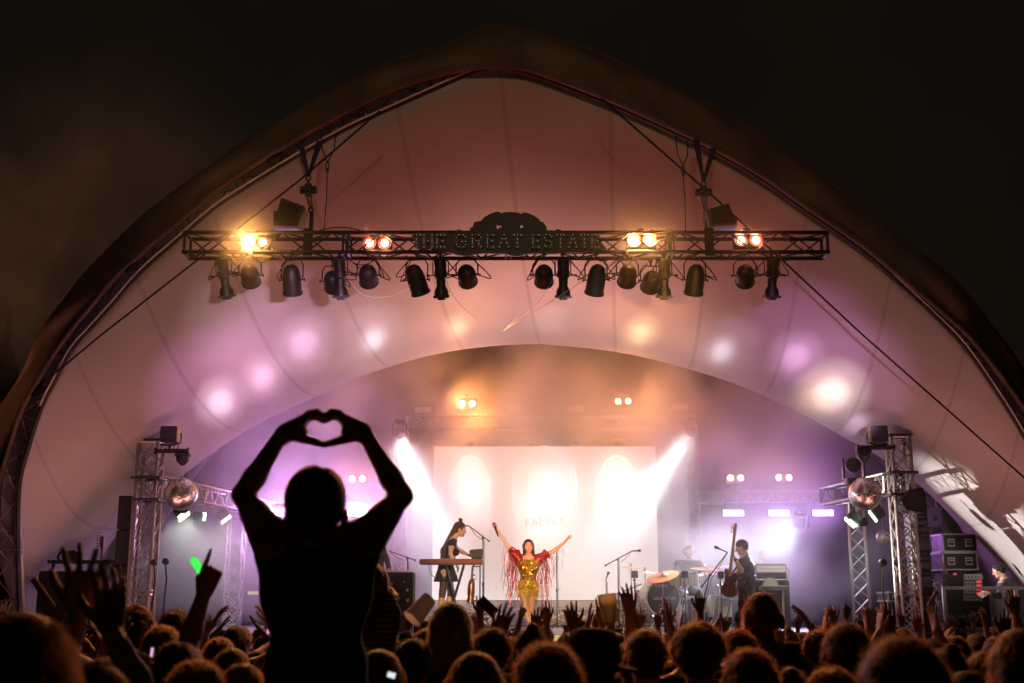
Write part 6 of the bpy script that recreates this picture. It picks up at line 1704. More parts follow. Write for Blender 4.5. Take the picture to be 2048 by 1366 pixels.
s = person('woman singer in a gold sequin bodysuit with red tinsel sleeves, arms thrown wide', pt, dict(skin=SKS, top=SEQ, topname='bodysuit', hair=hairmat('auburn_hair', (.13, .045, .02))), tuple(o0))
face_details(s, J['head'], J['Rh'], .98, (.35, .03, .03), HR['dark'])
hips = [J['pelvis'] + V3(math.cos(a) * .155, math.sin(a) * .115, .02 * math.sin(5 * a)) for a in np.linspace(0, 2 * math.pi, 24)]
hang_strips(s, 'gold_fringe', GFR, hips, .17, .012, .0035, 300, 2, wave=.006)
hang_strips(s, 'gold_fringe', GFR, [h + V3(0, 0, .08) for h in hips], .16, .012, .0035, 260, 5, wave=.006)
for i in (0, 1):
    a, b = J['sh'][i], J['sh'][i] + (J['el'][i] - J['sh'][i]) * .55
    v, q = sdf_mesh([('c', a - nrm(J['el'][i] - a) * .01, b, .082, .06, .02)] + [('e', a + (b - a) * u + np.random.RandomState(k + 9 * i).randn(3) * .035, (.03, .03, .03), None, .01) for k, u in enumerate(np.linspace(0, 1, 24))], .008)
    o = link('tinsel_sleeve', np_mesh('tinsel_sleeve', v, q, strands(v, q, 500, .05, .003, 5 + i, .8)), TINS, s, loc=0)
    org = [a + (J['el'][i] - a) * u for u in np.linspace(-.1, .75, 12)]
    hang_strips(o, 'tinsel_fringe', TINS, org, .80, .022, .0028, 85 if i == 0 else 75, 21 + i, dirs=(-.10 if i == 0 else .02, 0, -1), wave=.02)
    org = [a + (J['el'][i] - a) * u for u in np.linspace(.8, 1.7 if i else 1.25, 12)]
    hang_strips(o, 'tinsel_fringe', TINS, org, .45 if i else .8, .01, .0022, 12, 31 + i, dirs=(-.1 if i == 0 else -.12, 0, -1), wave=.02)
mc_ = Vector(o0) + Vector(J['wr'][0])
m = thing('microphone', 'dark handheld microphone gripped high in the singer\'s raised hand', 'microphone', tuple(mc_))
A, B = at(997, 1074, Y0 - .13), at(987, 1046, Y0 - .13)
d = (B - A).normalized(); MB().lathe([(.008, 0), (.016, .05), (.022, (B - A).length - .05)], A, d, 14).build('handle', M['black'], m, True); MB().sphere(B - d * .02, .031, 12, 8).build('grille_head', mat('red_grille', (.25, .05, .03), .4, .5), m, True)

# keyboard player, leaning over the red keyboard in profile
Y1 = 20.15
o1 = np.array((at(893, 1200, Y1).x, Y1, DECK + .05)); r_ = lambda x, y, dy=0.0: rel(x, y, Y1, o1, dy)
RX = rotm(-14, 0, -90)
J = dict(fwd=nrm(V3(1, -.15, -.15)), pelvis=r_(892, 1139), chest=r_(901, 1100), neck=r_(906, 1078), head=r_(920, 1059), Rh=RX, hs=1.02, arm=.85,
         sh=[r_(902, 1083, .15), r_(904, 1084, -.15)], el=[r_(918, 1100, .15), r_(901, 1108, -.17)], wr=[r_(940, 1112, .06), r_(911, 1127, -.17)],
         hip=[r_(893, 1143, .09), r_(891, 1143, -.09)], kn=[r_(902, 1182, .10), r_(885, 1185, -.09)], an=[r_(892, 1228, .12), r_(878, 1232, -.1)], toe=[r_(900, 1240, .1), r_(893, 1240, -.1)])
for i in (0, 1): J['an'][i][2] = .09; J['toe'][i][2] = .035
v0 = J['chest']
pt = figure(J, None, None, None, True, None, hk='topbun', female=True, h=.009, hf=.006, sleeve=0, hem=J['pelvis'][2] - .02, seed=2,
            hand_l=dict(d=nrm(V3(1, -.2, -.35)), t=V3(0, -1, .1), side=1, **RELAX), hand_r=dict(d=nrm(V3(.5, .2, -.8)), t=V3(.3, 1, 0), side=1, **RELAX), toplow=(v0 + V3(-.05, 0, .13), V3(-.6, 0, 1)))
s = person('woman in a dark sleeveless top bending over the red keyboard, hair in a small bun', pt, dict(skin=SK['fair'], top=CL['black'], topname='sleeveless_top', hair=hairmat('reddish_hair', (.22, .085, .05))), tuple(o1))
v, q = sdf_mesh([('c', J['head'] + RX @ V3(0, -.08, .0), J['chest'] + V3(-.11, 0, -.02), .05, .055, .03), ('c', J['chest'] + V3(-.11, 0, -.0), J['chest'] + V3(-.15, 0, -.16), .055, .02, .03)], .008)
link('long_hair', np_mesh('long_hair', v, q, strands(v, q, 300, .04, .001, 3, .8)), hairmat('loose_reddish_hair', (.30, .13, .08)), s, loc=0)
pe_ = J['pelvis']
v, q = sdf_mesh([('c', pe_ + V3(0, -.05, .03), pe_ + V3(0, .05, .03), .125, .125, .04), ('c', pe_ + V3(.0, 0, 0), pe_ + V3(.0, 0, -.17), .13, .165, .04)] + [('c', pe_ + V3(math.cos(a) * .13, math.sin(a) * .12, -.02), pe_ + V3(math.cos(a) * .18, math.sin(a) * .17, -.2), .02, .03, .02) for a in np.linspace(0, 6.28, 14)], .009, None, None, [(pe_ + V3(0, 0, -.20), V3(0, 0, -1))])
link('ruffled_shorts', np_mesh('ruffled_shorts', v, q), CL['black'], s, loc=0)
v, q = sdf_mesh([('c', J['kn'][i], J['an'][i], .058, .04, .02) for i in (0, 1)] + [('c', J['hip'][i], J['kn'][i], .086, .058, .02) for i in (0, 1)], .01, None, None, [(pe_ + V3(0, 0, -.12), V3(0, 0, 1))])
link('stockings', np_mesh('stockings', v, q), mat('sheer_dark_stocking', (.07, .04, .045), .6), s, loc=0)

# bass player in profile with the neck of the bass pointing up
Y2 = 20.5
o2 = np.array((at(1493, 1200, Y2).x, Y2, DECK)); r_ = lambda x, y, dy=0.0: rel(x, y, Y2, o2, dy)
J = dict(fwd=nrm(V3(-1, -.35, -.05)), pelvis=r_(1491, 1172), chest=r_(1493, 1136), neck=r_(1491, 1112), head=r_(1483, 1095), Rh=rotm(-22, 0, 72), hs=1.03,
         sh=[r_(1485, 1120, -.18), r_(1496, 1120, .15)], el=[r_(1483, 1142, -.30), r_(1480, 1148, .10)], wr=[r_(1468, 1113, -.30), r_(1468, 1166, -.05)],
         hip=[r_(1488, 1178, -.09), r_(1494, 1178, .09)], kn=[r_(1485, 1222, -.12), r_(1497, 1222, .1)], an=[r_(1486, 1262, -.12), r_(1500, 1262, .12)], toe=[r_(1474, 1266, -.16), r_(1488, 1266, .08)])
for i in (0, 1): J['an'][i][2] = .10; J['toe'][i][2] = .035
pt = figure(J, None, None, None, True, True, hk='short', h=.009, hf=.006, sleeve=.75, seed=3, torso_s=1.22, lowfat=.02, hem=J['pelvis'][2] - .12, strand=300, fuzz=.01,
            hand_l=dict(d=nrm(V3(-.25, .1, 1)), t=V3(-.6, -.8, 0), side=-1, **GRIP), hand_r=dict(d=nrm(V3(-.7, -.5, -.5)), t=V3(-.5, .2, .6), side=1, **RELAX))
s = person('bass player in a black sequinned short-sleeved shirt, head bowed, in profile', pt, dict(skin=SK['fair'], top=BSQ, legs=CL['black'], hair=HR['dark']), tuple(o2))
MB().lathe([(.029, 0), (.032, .004), (.032, .03), (.029, .034)], Vector(J['wr'][0] + (J['el'][0] - J['wr'][0]) * .15), Vector(J['el'][0] - J['wr'][0]), 16).build('watch_strap', M['black'], s, True, loc=0)
g_ = thing('bass_guitar', 'dark bass guitar with a long pale neck pointing almost straight up', 'guitar', tuple(at(1459, 1190, Y2 - .25)))
guitar(g_, at(1473.5, 1048, Y2 - .40), at(1460, 1166, Y2 - .28), 1, mat('dark_red_sunburst', (.06, .018, .012), .3, coat=.5), WOOD, (-.75, -.65, 0), .92)
MB().tube([at(1462, 1150, Y2 - .25), at(1478, 1128, Y2 - .28), at(1495, 1112, Y2 - .05), at(1503, 1125, Y2 + .15), at(1490, 1160, Y2 + .12), at(1466, 1186, Y2 - .15)], .014, 5).build('strap', M['black'], g_, True)

# drummer
Y3 = 22.4
o3 = np.array((at(1375, 1200, Y3).x, Y3, DECK)); r_ = lambda x, y, dy=0.0: rel(x, y, Y3, o3, dy)
J = dict(fwd=V3(0, -1, 0), pelvis=r_(1376, 1176, .05), chest=r_(1376, 1140), neck=r_(1377, 1121), head=r_(1378, 1104, -.03), Rh=rotm(2, -8, 198), hs=1.02,
         sh=[r_(1357, 1127), r_(1397, 1128)], el=[r_(1351, 1152, -.08), r_(1404, 1150, -.1)], wr=[r_(1360, 1160, -.32), r_(1396, 1152, -.34)],
         hip=[r_(1368, 1182), r_(1385, 1182)], kn=[r_(1358, 1186, -.4), r_(1396, 1186, -.4)], an=[r_(1358, 1232, -.42), r_(1396, 1232, -.42)], toe=[r_(1356, 1240, -.6), r_(1398, 1240, -.6)])
for i in (0, 1): J['an'][i][2] = .10; J['toe'][i][2] = .035
pt = figure(J, None, None, None, True, True, hk='short', h=.009, hf=.006, sleeve=.8, seed=4, strand=250, fuzz=.012,
            hand_l=dict(d=nrm(V3(.2, -1, .1)), t=V3(.3, .1, 1), side=1, **GRIP), hand_r=dict(d=nrm(V3(-.2, -1, .1)), t=V3(-.3, .1, 1), side=-1, **GRIP))
s = person('drummer in a dark T-shirt seated behind the cymbals, looking to one side', pt, dict(skin=SK['fair'], top=mat('plum_cotton', (.06, .025, .035), .85), legs=CL['black'], hair=HR['dark']), tuple(o3))
face_details(s, J['head'], J['Rh'], 1.02, (.35, .14, .11), HR['dark'])
for i, e in ((0, at(1347, 1143, Y3 - .75)), (1, at(1389, 1122, Y3 - .5))):
    w_ = Vector(o3) + Vector(J['wr'][i]) + Vector((0, -.07, 0)); mb = MB().cyl(w_ - (e - w_) * .25, e, .0075, .005, n=8).sphere(e, .008, 8, 5); tag(mb.build('drumstick', WOOD), 'wooden drumstick in the drummer\'s %s' % ('hand nearer the screen' if i == 0 else 'hand nearer the bass player'), 'drumstick')

# desk player, mostly hidden behind the heart-making person
Y4 = 20.5
o4 = np.array((at(748, 1200, Y4).x, Y4, DECK)); r_ = lambda x, y, dy=0.0: rel(x, y, Y4, o4, dy)
J = stand(); J['fwd'] = V3(0, -1, 0); J['Rh'] = rotm(-12, 0, 180)
J['toe'] = [V3(-.12, -.15, .035), V3(.12, -.15, .035)]
J['sh'][1] = r_(763, 1098); J['el'][1] = r_(773, 1117, -.05); J['wr'][1] = r_(779, 1140, -.28); J['el'][0] = r_(733, 1125, -.05); J['wr'][0] = r_(742, 1140, -.30)
pt = figure(J, None, None, None, True, True, hk='short', h=.011, hf=.007, sleeve=1.9, seed=5, hand_r=dict(d=nrm(V3(.35, -.8, -.4)), t=V3(-1, 0, 0), side=-1, curl=(20, 20, 22, 26), spread=1.3), hand_l=dict(d=nrm(V3(-.1, -1, -.2)), t=V3(1, 0, 0), side=1, **RELAX))
person('player in a dark long-sleeved shirt, only one arm showing, hand on the box desk', pt, dict(skin=SK['fair'], top=CL['black'], legs=CL['black'], hair=HR['dark']), tuple(o4))

# technician at the right edge
Y5 = 19.75
o5 = np.array((at(2008, 1200, Y5).x, Y5, DECK)); r_ = lambda x, y, dy=0.0: rel(x, y, Y5, o5, dy)
J = dict(fwd=nrm(V3(-1, -.4, 0)), pelvis=r_(2024, 1206), chest=r_(2018, 1176), neck=r_(2008, 1159), head=r_(1998, 1141), Rh=rotm(-20, 0, 68), hs=1.0,
         sh=[r_(2004, 1168, -.17), r_(2022, 1166, .15)], el=[r_(1998, 1192, -.26), r_(2005, 1194, .1)], wr=[r_(1976, 1186, -.3), r_(1982, 1180, 0)],
         hip=[r_(2022, 1214, -.08), r_(2026, 1214, .08)], kn=[r_(2008, 1232, -.1), r_(2012, 1232, .1)], an=[r_(2012, 1262, -.1), r_(2018, 1262, .1)], toe=[r_(1998, 1266, -.12), r_(2004, 1266, .08)])
for i in (0, 1): J['an'][i][2] = .10; J['toe'][i][2] = .035
pt = figure(J, None, None, None, True, True, hk='short', h=.010, hf=.006, sleeve=1.85, seed=6, strand=200, fuzz=.01, hand_l=dict(d=nrm(V3(-1, -.2, -.3)), t=V3(0, .3, 1), side=-1, **RELAX), hand_r=dict(d=nrm(V3(-1, -.1, -.2)), t=V3(0, -.3, 1), side=1, **RELAX))
person('dark-haired stage technician in a hooded top looking down behind the right railing', pt, dict(skin=SK['fair'], top=CL['grey'], topname='hooded_top', legs=CL['black'], hair=HR['black']), tuple(o5))

# ------------------------------------------------------------------ the person making a heart, up on someone's shoulders
YH = 4.0
oh = np.array((at(632, 1200, YH).x, YH, 1.35)); r_ = lambda x, y, dy=0.0: rel(x, y, YH, oh, dy)
hc = r_(632, 1006)
J = dict(fwd=V3(0, 1, 0), pelvis=r_(632, 1440), chest=r_(633, 1190), neck=r_(633, 1090), head=hc + V3(0, .01, -.015), Rh=rotm(-4, 0, 0), hs=1.07, arm=.98,
         sh=[r_(553, 1098), r_(716, 1098)], el=[r_(486, 990, .08), r_(803, 992, .06)], wr=[r_(562, 870, .06), r_(733, 874, .05)],
         hip=[r_(580, 1465, .05), r_(690, 1465, .05)], kn=[r_(560, 1480, .42), r_(705, 1480, .42)], an=[r_(565, 1680, .40), r_(700, 1680, .40)], toe=[r_(566, 1740, .50), r_(700, 1740, .50)])
def hheart(i):
    """one hand of the heart: four fingers arching over to the middle, the thumb closing the point below"""
    mir = (lambda x: x) if i == 0 else (lambda x: 2 * 648.5 - x)
    P = []; K = []
    w = (574, 864)
    for j in range(4):
        dy = .055 + .018 * j; lift = -2.0 * (j - 1)
        v_ = (j - 1.5) * 3.4
        pts = [(603, 846 + v_), (618, 831 + v_ * .8), (634, 829 + v_), (645, 836 + v_ * 1.1)]
        kn = r_(mir(pts[0][0]), pts[0][1], dy); wv = r_(mir(w[0] - 6), w[1] + 4 + 5.0 * (j - 1.5), .045 + .012 * j)
        P.append(('c', wv, kn, .024, .0185, .012))
        for k in range(3):
            a = r_(mir(pts[k][0]), pts[k][1], dy); b = r_(mir(pts[k + 1][0]), pts[k + 1][1], dy - .004 * k)
            P.append(('c', a, b, (.0140, .0120, .0105)[k], (.0120, .0105, .0092)[k], .006))
    P.append(('c', r_(mir(572), 869, .06), r_(mir(601), 864, .06), .028, .024, .012))
    t = [(586, 870), (608, 878), (628, 884), (646, 889)]
    for k in range(3):
        P.append(('c', r_(mir(t[k][0]), t[k][1], .045), r_(mir(t[k + 1][0]), t[k + 1][1], .05), (.022, .0150, .0118)[k], (.0155, .0122, .0100)[k], .008))
    return P
# the two hands replace the generic ones
def figure_heart():
    ex = hheart(0) + hheart(1) + [('c', J['sh'][i], J['sh'][i] + (J['el'][i] - J['sh'][i]) * .6, .066, .047, .03) for i in (0, 1)] + [('c', J['neck'] + V3(0, 0, -.012), J['sh'][i] + (J['el'][i] - J['sh'][i]) * .22 + V3((.012, -.012)[i], 0, 0), .045, .052, .04) for i in (0, 1)] + [('e', r_(575, 1030), (.010, .016, .026), None, .012), ('e', r_(691, 1032), (.010, .016, .026), None, .012)]
    return figure(J, None, None, None, True, True, hk='short', female=True, h=.009, hf=.0045, seed=7, sleeve=0, hem=J['pelvis'][2] - .06, strand=2200, fuzz=.022, sw=.0005, torso_s=1.10, lowfat=.022,
                  hand_l='none', hand_r='none', extra_skin=ex, zf=[(r_(0, 920)[2], r_(0, 790)[2]), (r_(0, 1085)[2], r_(0, 925)[2])],
                  hairprims=[('e', hc + V3(0, -.015, .012), (.102, .110, .112), None, .01), ('e', hc + V3(0, -.02, -.055), (.068, .075, .08), None, .03), ('-', hc + V3(.022, -.02, .128), (.005, .06, .012), None, .02), ('-', hc + V3(0, .15, -.04), (.085, .085, .12), None, .015)])

pt = figure_heart()
hp = person('person on someone\'s shoulders with arms raised and both hands joined in a heart shape', pt, dict(skin=SK['tan'], top=CL['black'], legs=CL['denim'], hair=HR['dark']), tuple(oh))

# ------------------------------------------------------------------ the crowd
def set_mat(o, m, k=0):
    if len(o.material_slots) > k:
        o.material_slots[k].link = 'OBJECT'; o.material_slots[k].material = m
ARCH = {}
def arch_(key, hk, female, arms, seed, sleeve=.5, strand=2200, fuzz=.030, sw=.0008, hrz=0):
    J = stand(female=female, head_rz=hrz, head_rx=-2 + seed % 5); hl = hr = None
    if arms == 'clap':
        for i in (0, 1): raise_sh(J, i, .05, -.03)
        arm_to(J, 0, (-.45, .7, .30), (.60, .1, 1)); arm_to(J, 1, (.45, .7, .30), (-.55, .1, 1))
        hl = dict(d=nrm(V3(.15, .1, 1)), t=V3(0, -1, 0), **FLAT); hr = dict(d=nrm(V3(-.1, .1, 1)), t=V3(0, -1, 0), **FLAT)
    elif arms == 'vee':
        for i in (0, 1): raise_sh(J, i, .05, -.02)
        arm_to(J, 0, (-.55, .5, .25), (-.05, .1, 1)); arm_to(J, 1, (.5, .6, .12), (.12, .1, 1))
        hl = dict(d=nrm(V3(-.1, .05, 1)), t=V3(1, 0, 0), **OPEN); hr = dict(d=nrm(V3(.25, .05, 1)), t=V3(-1, 0, 0), **OPEN)
    elif arms == 'one_r':
        raise_sh(J, 1, .06, -.03); arm_to(J, 1, (.35, .5, .45), (-.05, .1, 1)); hr = dict(d=nrm(V3(.08, 0, 1)), t=V3(-1, 0, 0), **OPEN)
    elif arms == 'one_l':
        raise_sh(J, 0, .06, -.03); arm_to(J, 0, (-.35, .6, .25), (-.1, .15, 1)); hl = dict(d=nrm(V3(-.15, .1, 1)), t=V3(1, 0, 0), curl=(14, 20, 26, 30), spread=1.2)
    elif arms == 'point':
        raise_sh(J, 1, .06, -.03); arm_to(J, 1, (.42, .5, .35), (.22, .1, 1)); hr = dict(d=nrm(V3(.35, .1, 1)), t=V3(-1, 0, .2), **POINT)
    elif arms == 'horns':
        raise_sh(J, 1, .06, -.03); raise_sh(J, 0, .06, -.03); arm_to(J, 1, (.35, .6, .3), (-.25, .15, 1)); arm_to(J, 0, (-.3, .6, .1), (.1, .15, 1))
        hr = dict(d=nrm(V3(.05, .1, 1)), t=V3(-1, 0, 0), **HORNS); hl = dict(d=nrm(V3(0, .1, 1)), t=V3(1, 0, 0), **OPEN)
    elif arms == 'fist':
        raise_sh(J, 0, .06, -.03); arm_to(J, 0, (-.35, .6, .2), (.05, .15, 1)); hl = dict(d=nrm(V3(0, .1, 1)), t=V3(1, 0, 0), **FIST)
    elif arms == 'phone':
        for i in (0, 1): raise_sh(J, i, .03, -.03)
        arm_to(J, 0, (-.35, .7, .15), (.55, .3, 1)); arm_to(J, 1, (.35, .7, .15), (-.55, .3, 1))
        hl = dict(d=nrm(V3(.45, .1, .9)), t=V3(0, -1, .3), **GRIP); hr = dict(d=nrm(V3(-.45, .1, .9)), t=V3(0, -1, .3), **GRIP)
    elif arms == 'heart_clap':
        for i in (0, 1): raise_sh(J, i, .05, -.03)
        arm_to(J, 0, (-.75, .4, .35), (.75, .15, .85)); arm_to(J, 1, (.75, .4, .35), (-.75, .15, .85))
        hl = dict(d=nrm(V3(.5, .1, .9)), t=V3(0, -1, 0), **OPEN); hr = dict(d=nrm(V3(-.5, .1, .9)), t=V3(0, -1, 0), **OPEN)
    ARCH[key] = figure(J, None, None, None, True, True, hk=hk, female=female, sleeve=sleeve, h=.014, hf=.0075, seed=seed, strand=strand, fuzz=fuzz, sw=sw, hand_l=hl, hand_r=hr)
arch_('short', 'short', False, None, 1, 1.9); arch_('curly', 'curly', False, None, 2, .6, 3000, .03); arch_('long', 'longwavy', True, None, 3, 1.8, 3000, .035)
arch_('bob', 'bob', True, None, 4, .6, 3000, .035); arch_('bun', 'bun', True, None, 5, 1.8); arch_('pony', 'pony', True, None, 6, .5)
arch_('clap', 'short', False, 'clap', 7, .5); arch_('clapf', 'long', True, 'heart_clap', 8, .4); arch_('vee', 'short', False, 'vee', 9, .45); arch_('veef', 'longwavy', True, 'vee', 10, 1.7)
arch_('one_r', 'bob', True, 'one_r', 11, .4); arch_('one_l', 'curly', False, 'one_l', 12, .5); arch_('point', 'short', False, 'point', 13, 1.7); arch_('horns', 'short', False, 'horns', 14, .5)
arch_('fist', 'pony', True, 'fist', 15, .3); arch_('phone', 'short', False, 'phone', 16, 1.6)
used_arch = set()
PROTO = {}
def crowd_person(px, top, Y, key, hc, tc, label, rz=0, sk='fair', group='people in the audience', smax=1.13, near=False, top_z=None):
    """the head's top is seen at (px, top); the height follows from it"""
    T = at(px, top, Y); sc = max(.86, min(smax, T.z / 1.765))
    x = T.x
    if key not in PROTO:
        o = person(label, ARCH[key], dict(skin=SK[sk], top=CL[tc], legs=CL['denim'], hair=HR[hc]), (x, Y, 0), R(rz), sc, group); PROTO[key] = o
    else:
        o = copy_tree(PROTO[key]); o.location = (x, Y, 0); o.rotation_euler.z = R(rz); o.scale = (sc,) * 3; o['label'] = label; o['group'] = group
    set_mat(o, SK[sk])
    for c in o.children:
        n = c.name.split('.')[0]
        if n == 'hair': set_mat(c, HR[hc]); set_mat(c, ST[hc], 1)
        elif n == 'shirt': set_mat(c, CL[tc])
    placed.append((x, Y))
    return o
placed = [(at(632, 1200, 4).x, 4.0), (at(632, 1200, 4).x, 4.3)]
LIST = [
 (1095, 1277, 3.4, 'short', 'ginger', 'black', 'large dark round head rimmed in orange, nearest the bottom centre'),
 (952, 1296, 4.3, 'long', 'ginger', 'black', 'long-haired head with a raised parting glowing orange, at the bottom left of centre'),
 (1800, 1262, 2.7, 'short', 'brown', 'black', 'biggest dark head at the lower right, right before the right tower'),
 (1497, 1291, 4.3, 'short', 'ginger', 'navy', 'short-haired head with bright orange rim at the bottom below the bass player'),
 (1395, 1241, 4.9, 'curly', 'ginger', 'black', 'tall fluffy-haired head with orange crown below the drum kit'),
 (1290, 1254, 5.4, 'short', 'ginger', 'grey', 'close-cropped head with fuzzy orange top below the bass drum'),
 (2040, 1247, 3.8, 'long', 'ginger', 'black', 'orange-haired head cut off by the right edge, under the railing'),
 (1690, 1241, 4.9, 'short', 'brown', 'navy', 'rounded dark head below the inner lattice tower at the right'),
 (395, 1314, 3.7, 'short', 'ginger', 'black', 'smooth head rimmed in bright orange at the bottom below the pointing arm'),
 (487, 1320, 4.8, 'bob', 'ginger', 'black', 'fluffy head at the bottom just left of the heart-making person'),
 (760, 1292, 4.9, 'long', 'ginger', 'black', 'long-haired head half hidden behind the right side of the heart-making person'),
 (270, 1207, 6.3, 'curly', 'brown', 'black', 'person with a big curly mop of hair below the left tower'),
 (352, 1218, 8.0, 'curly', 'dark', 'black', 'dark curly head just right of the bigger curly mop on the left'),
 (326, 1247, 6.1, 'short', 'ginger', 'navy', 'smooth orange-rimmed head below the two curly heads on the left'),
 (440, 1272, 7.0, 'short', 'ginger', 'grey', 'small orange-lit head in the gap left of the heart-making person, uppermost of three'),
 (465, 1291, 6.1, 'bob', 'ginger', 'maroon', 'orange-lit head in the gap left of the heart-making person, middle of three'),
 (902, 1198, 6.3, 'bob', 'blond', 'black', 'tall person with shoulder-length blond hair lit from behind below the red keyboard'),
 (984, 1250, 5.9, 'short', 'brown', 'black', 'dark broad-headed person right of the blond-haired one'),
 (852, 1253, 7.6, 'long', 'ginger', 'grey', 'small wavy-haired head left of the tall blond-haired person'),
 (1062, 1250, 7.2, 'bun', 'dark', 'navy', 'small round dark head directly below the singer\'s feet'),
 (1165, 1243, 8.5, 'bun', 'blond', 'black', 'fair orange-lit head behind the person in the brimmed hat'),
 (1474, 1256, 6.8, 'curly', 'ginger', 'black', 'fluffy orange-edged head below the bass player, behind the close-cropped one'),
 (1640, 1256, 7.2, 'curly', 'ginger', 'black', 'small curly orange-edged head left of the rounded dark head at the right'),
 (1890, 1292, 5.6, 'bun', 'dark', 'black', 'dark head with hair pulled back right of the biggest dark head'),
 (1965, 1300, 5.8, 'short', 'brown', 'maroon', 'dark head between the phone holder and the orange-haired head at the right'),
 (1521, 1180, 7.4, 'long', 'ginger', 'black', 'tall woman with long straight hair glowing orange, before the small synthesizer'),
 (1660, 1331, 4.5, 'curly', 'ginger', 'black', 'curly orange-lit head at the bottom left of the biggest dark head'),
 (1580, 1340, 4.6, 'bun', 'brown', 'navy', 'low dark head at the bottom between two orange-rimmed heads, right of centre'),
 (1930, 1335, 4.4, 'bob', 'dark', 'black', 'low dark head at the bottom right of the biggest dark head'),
 (212, 1310, 4.7, 'short', 'dark', 'black', 'low dark head beneath the big blurred clapping hands'),
 (700, 1300, 5.4, 'pony', 'brown', 'grey', 'head hidden behind the back of the heart-making person'),
 # raised arms
 (472, 1248, 8.6, 'clapf', 'brown', 'grey', 'person with bare arms arched overhead, fingers touching, left of the heart-making person', 0),
 (298, 1262, 9.0, 'clap', 'dark', 'black', 'person with hands pressed together overhead before the left tower', 0),
 (20, 1300, 5.2, 'vee', 'dark', 'black', 'person at the far left edge with both hands spread high'),
 (62, 1275, 7.0, 'veef', 'brown', 'grey', 'person with both arms up beside the pale foam stick at the far left'),
 (232, 1262, 9.5, 'vee', 'dark', 'maroon', 'person with raised arms behind the curly heads on the left'),
 (905, 1262, 9.6, 'one_r', 'dark', 'black', 'person with one open hand raised beside the foot of the keyboard'),
 (1018, 1272, 10.2, 'one_l', 'brown', 'grey', 'person with one cupped hand raised left of the singer\'s legs'),
 (1052, 1276, 10.6, 'fist', 'dark', 'black', 'person with one small fist raised before the singer\'s shins'),
 (1138, 1262, 8.4, 'horns', 'dark', 'navy', 'person making a horned hand sign right of the singer'),
 (1195, 1256, 9.2, 'vee', 'brown', 'grey', 'person with both hands up left of the raised cup'),
 (1232, 1262, 8.0, 'clap', 'dark', 'black', 'person clapping overhead just right of the raised cup'),
 (1292, 1262, 6.9, 'clap', 'black', 'maroon', 'person whose joined hands cover the left half of the bass drum'),
 (1345, 1258, 9.4, 'one_r', 'brown', 'black', 'person with one hand up before the bass drum\'s right rim'),
 (1402, 1240, 7.2, 'vee', 'black', 'black', 'person with dark arms high below the slanting microphone stand'),
 (1440, 1262, 9.0, 'one_l', 'dark', 'navy', 'person with one raised hand before the floor tom'),
 (1568, 1250, 8.2, 'clapf', 'brown', 'grey', 'person with arms arched overhead below the bass amplifier'),
 (1605, 1262, 9.8, 'fist', 'dark', 'black', 'person with a raised fist right of the bass amplifier'),
 (1636, 1266, 9.4, 'veef', 'dark', 'black', 'person with raised arms in the dark gap right of the amplifier'),
 (1672, 1264, 9.6, 'point', 'dark', 'navy', 'person pointing upward left of the inner lattice tower'),
 (1714, 1268, 8.8, 'clap', 'ginger', 'maroon', 'person clapping overhead beneath the small flight case'),
 (1772, 1262, 9.4, 'one_l', 'brown', 'grey', 'person with one arm up directly before the right tower'),
 (1858, 1274, 6.6, 'clap', 'dark', 'black', 'person clapping overhead right of the right speaker column'),
 (1908, 1268, 7.6, 'vee', 'brown', 'navy', 'person with both arms raised before the equipment rack'),
 (1946, 1278, 8.8, 'veef', 'dark', 'black', 'person with arms raised before the middle of the railing'),
 (1992, 1268, 7.8, 'one_r', 'dark', 'grey', 'person with one arm raised below the technician'),
 (828, 1272, 5.9, 'vee', 'black', 'black', 'person holding a pale cup aloft left of the tall blond-haired person'),
 (1262, 1280, 6.6, 'one_l', 'brown', 'black', 'person holding up a reddish plastic cup below the overhead microphone'),
]
for i, L_ in enumerate(LIST):
    px, top, Y, key, hc, tc, lb = L_[:7]
    near = Y < 6
    crowd_person(px, top, Y, key, hc, tc, lb, L_[7] if len(L_) > 7 else random.uniform(-14, 14), ('fair', 'tan', 'fair', 'dark', 'fair')[i % 5])
# the far-left long-haired woman with a glowing side
J = stand(female=True, head_rz=-10)
pt = figure(J, None, None, None, True, True, hk='longwavy', female=True, sleeve=1.8, h=.012, hf=.006, seed=33, strand=9000, fuzz=.06, sw=.0006)
T = at(52, 1212, 2.5); person('woman with long thick hair glowing orange, filling the lower left corner', pt, dict(skin=SK['fair'], top=CL['black'], legs=CL['denim'], hair=HR['ginger']), (T.x, 2.5, 0), R(-6), T.z / 1.765)
placed.append((T.x, 2.5))
# flat-brimmed hat
T = at(1185, 1262, 4.9)
o = crowd_person(1185, 1272, 4.9, 'short', 'brown', 'black', 'dark figure wearing a wide-brimmed hat just right of the bottom centre', 10)
ht = thing('brimmed_hat', 'dark wide-brimmed hat with a rounded crown just right of the bottom centre', 'hat', (T.x, 4.9, T.z - .1))
c = Vector((T.x, 4.88, T.z - .10))
smoothshade(MB().lathe([(.104, -.02), (.106, .03), (.102, .07), (.085, .10), (.05, .112), (0, .114)], c, (0.05, 0, 1), 32).build('crown', CL['maroon'], ht), 60)
smoothshade(MB().lathe([(.10, -.02), (.16, -.030), (.178, -.020), (.178, -.014), (.16, -.022), (.10, -.010)], c, (0.18, 0, 1), 40).build('brim', CL['maroon'], ht), 60)
MB().lathe([(.107, -.012), (.108, .015), (.1055, .016)], c, (0.05, 0, 1), 32).build('band', CL['black'], ht)
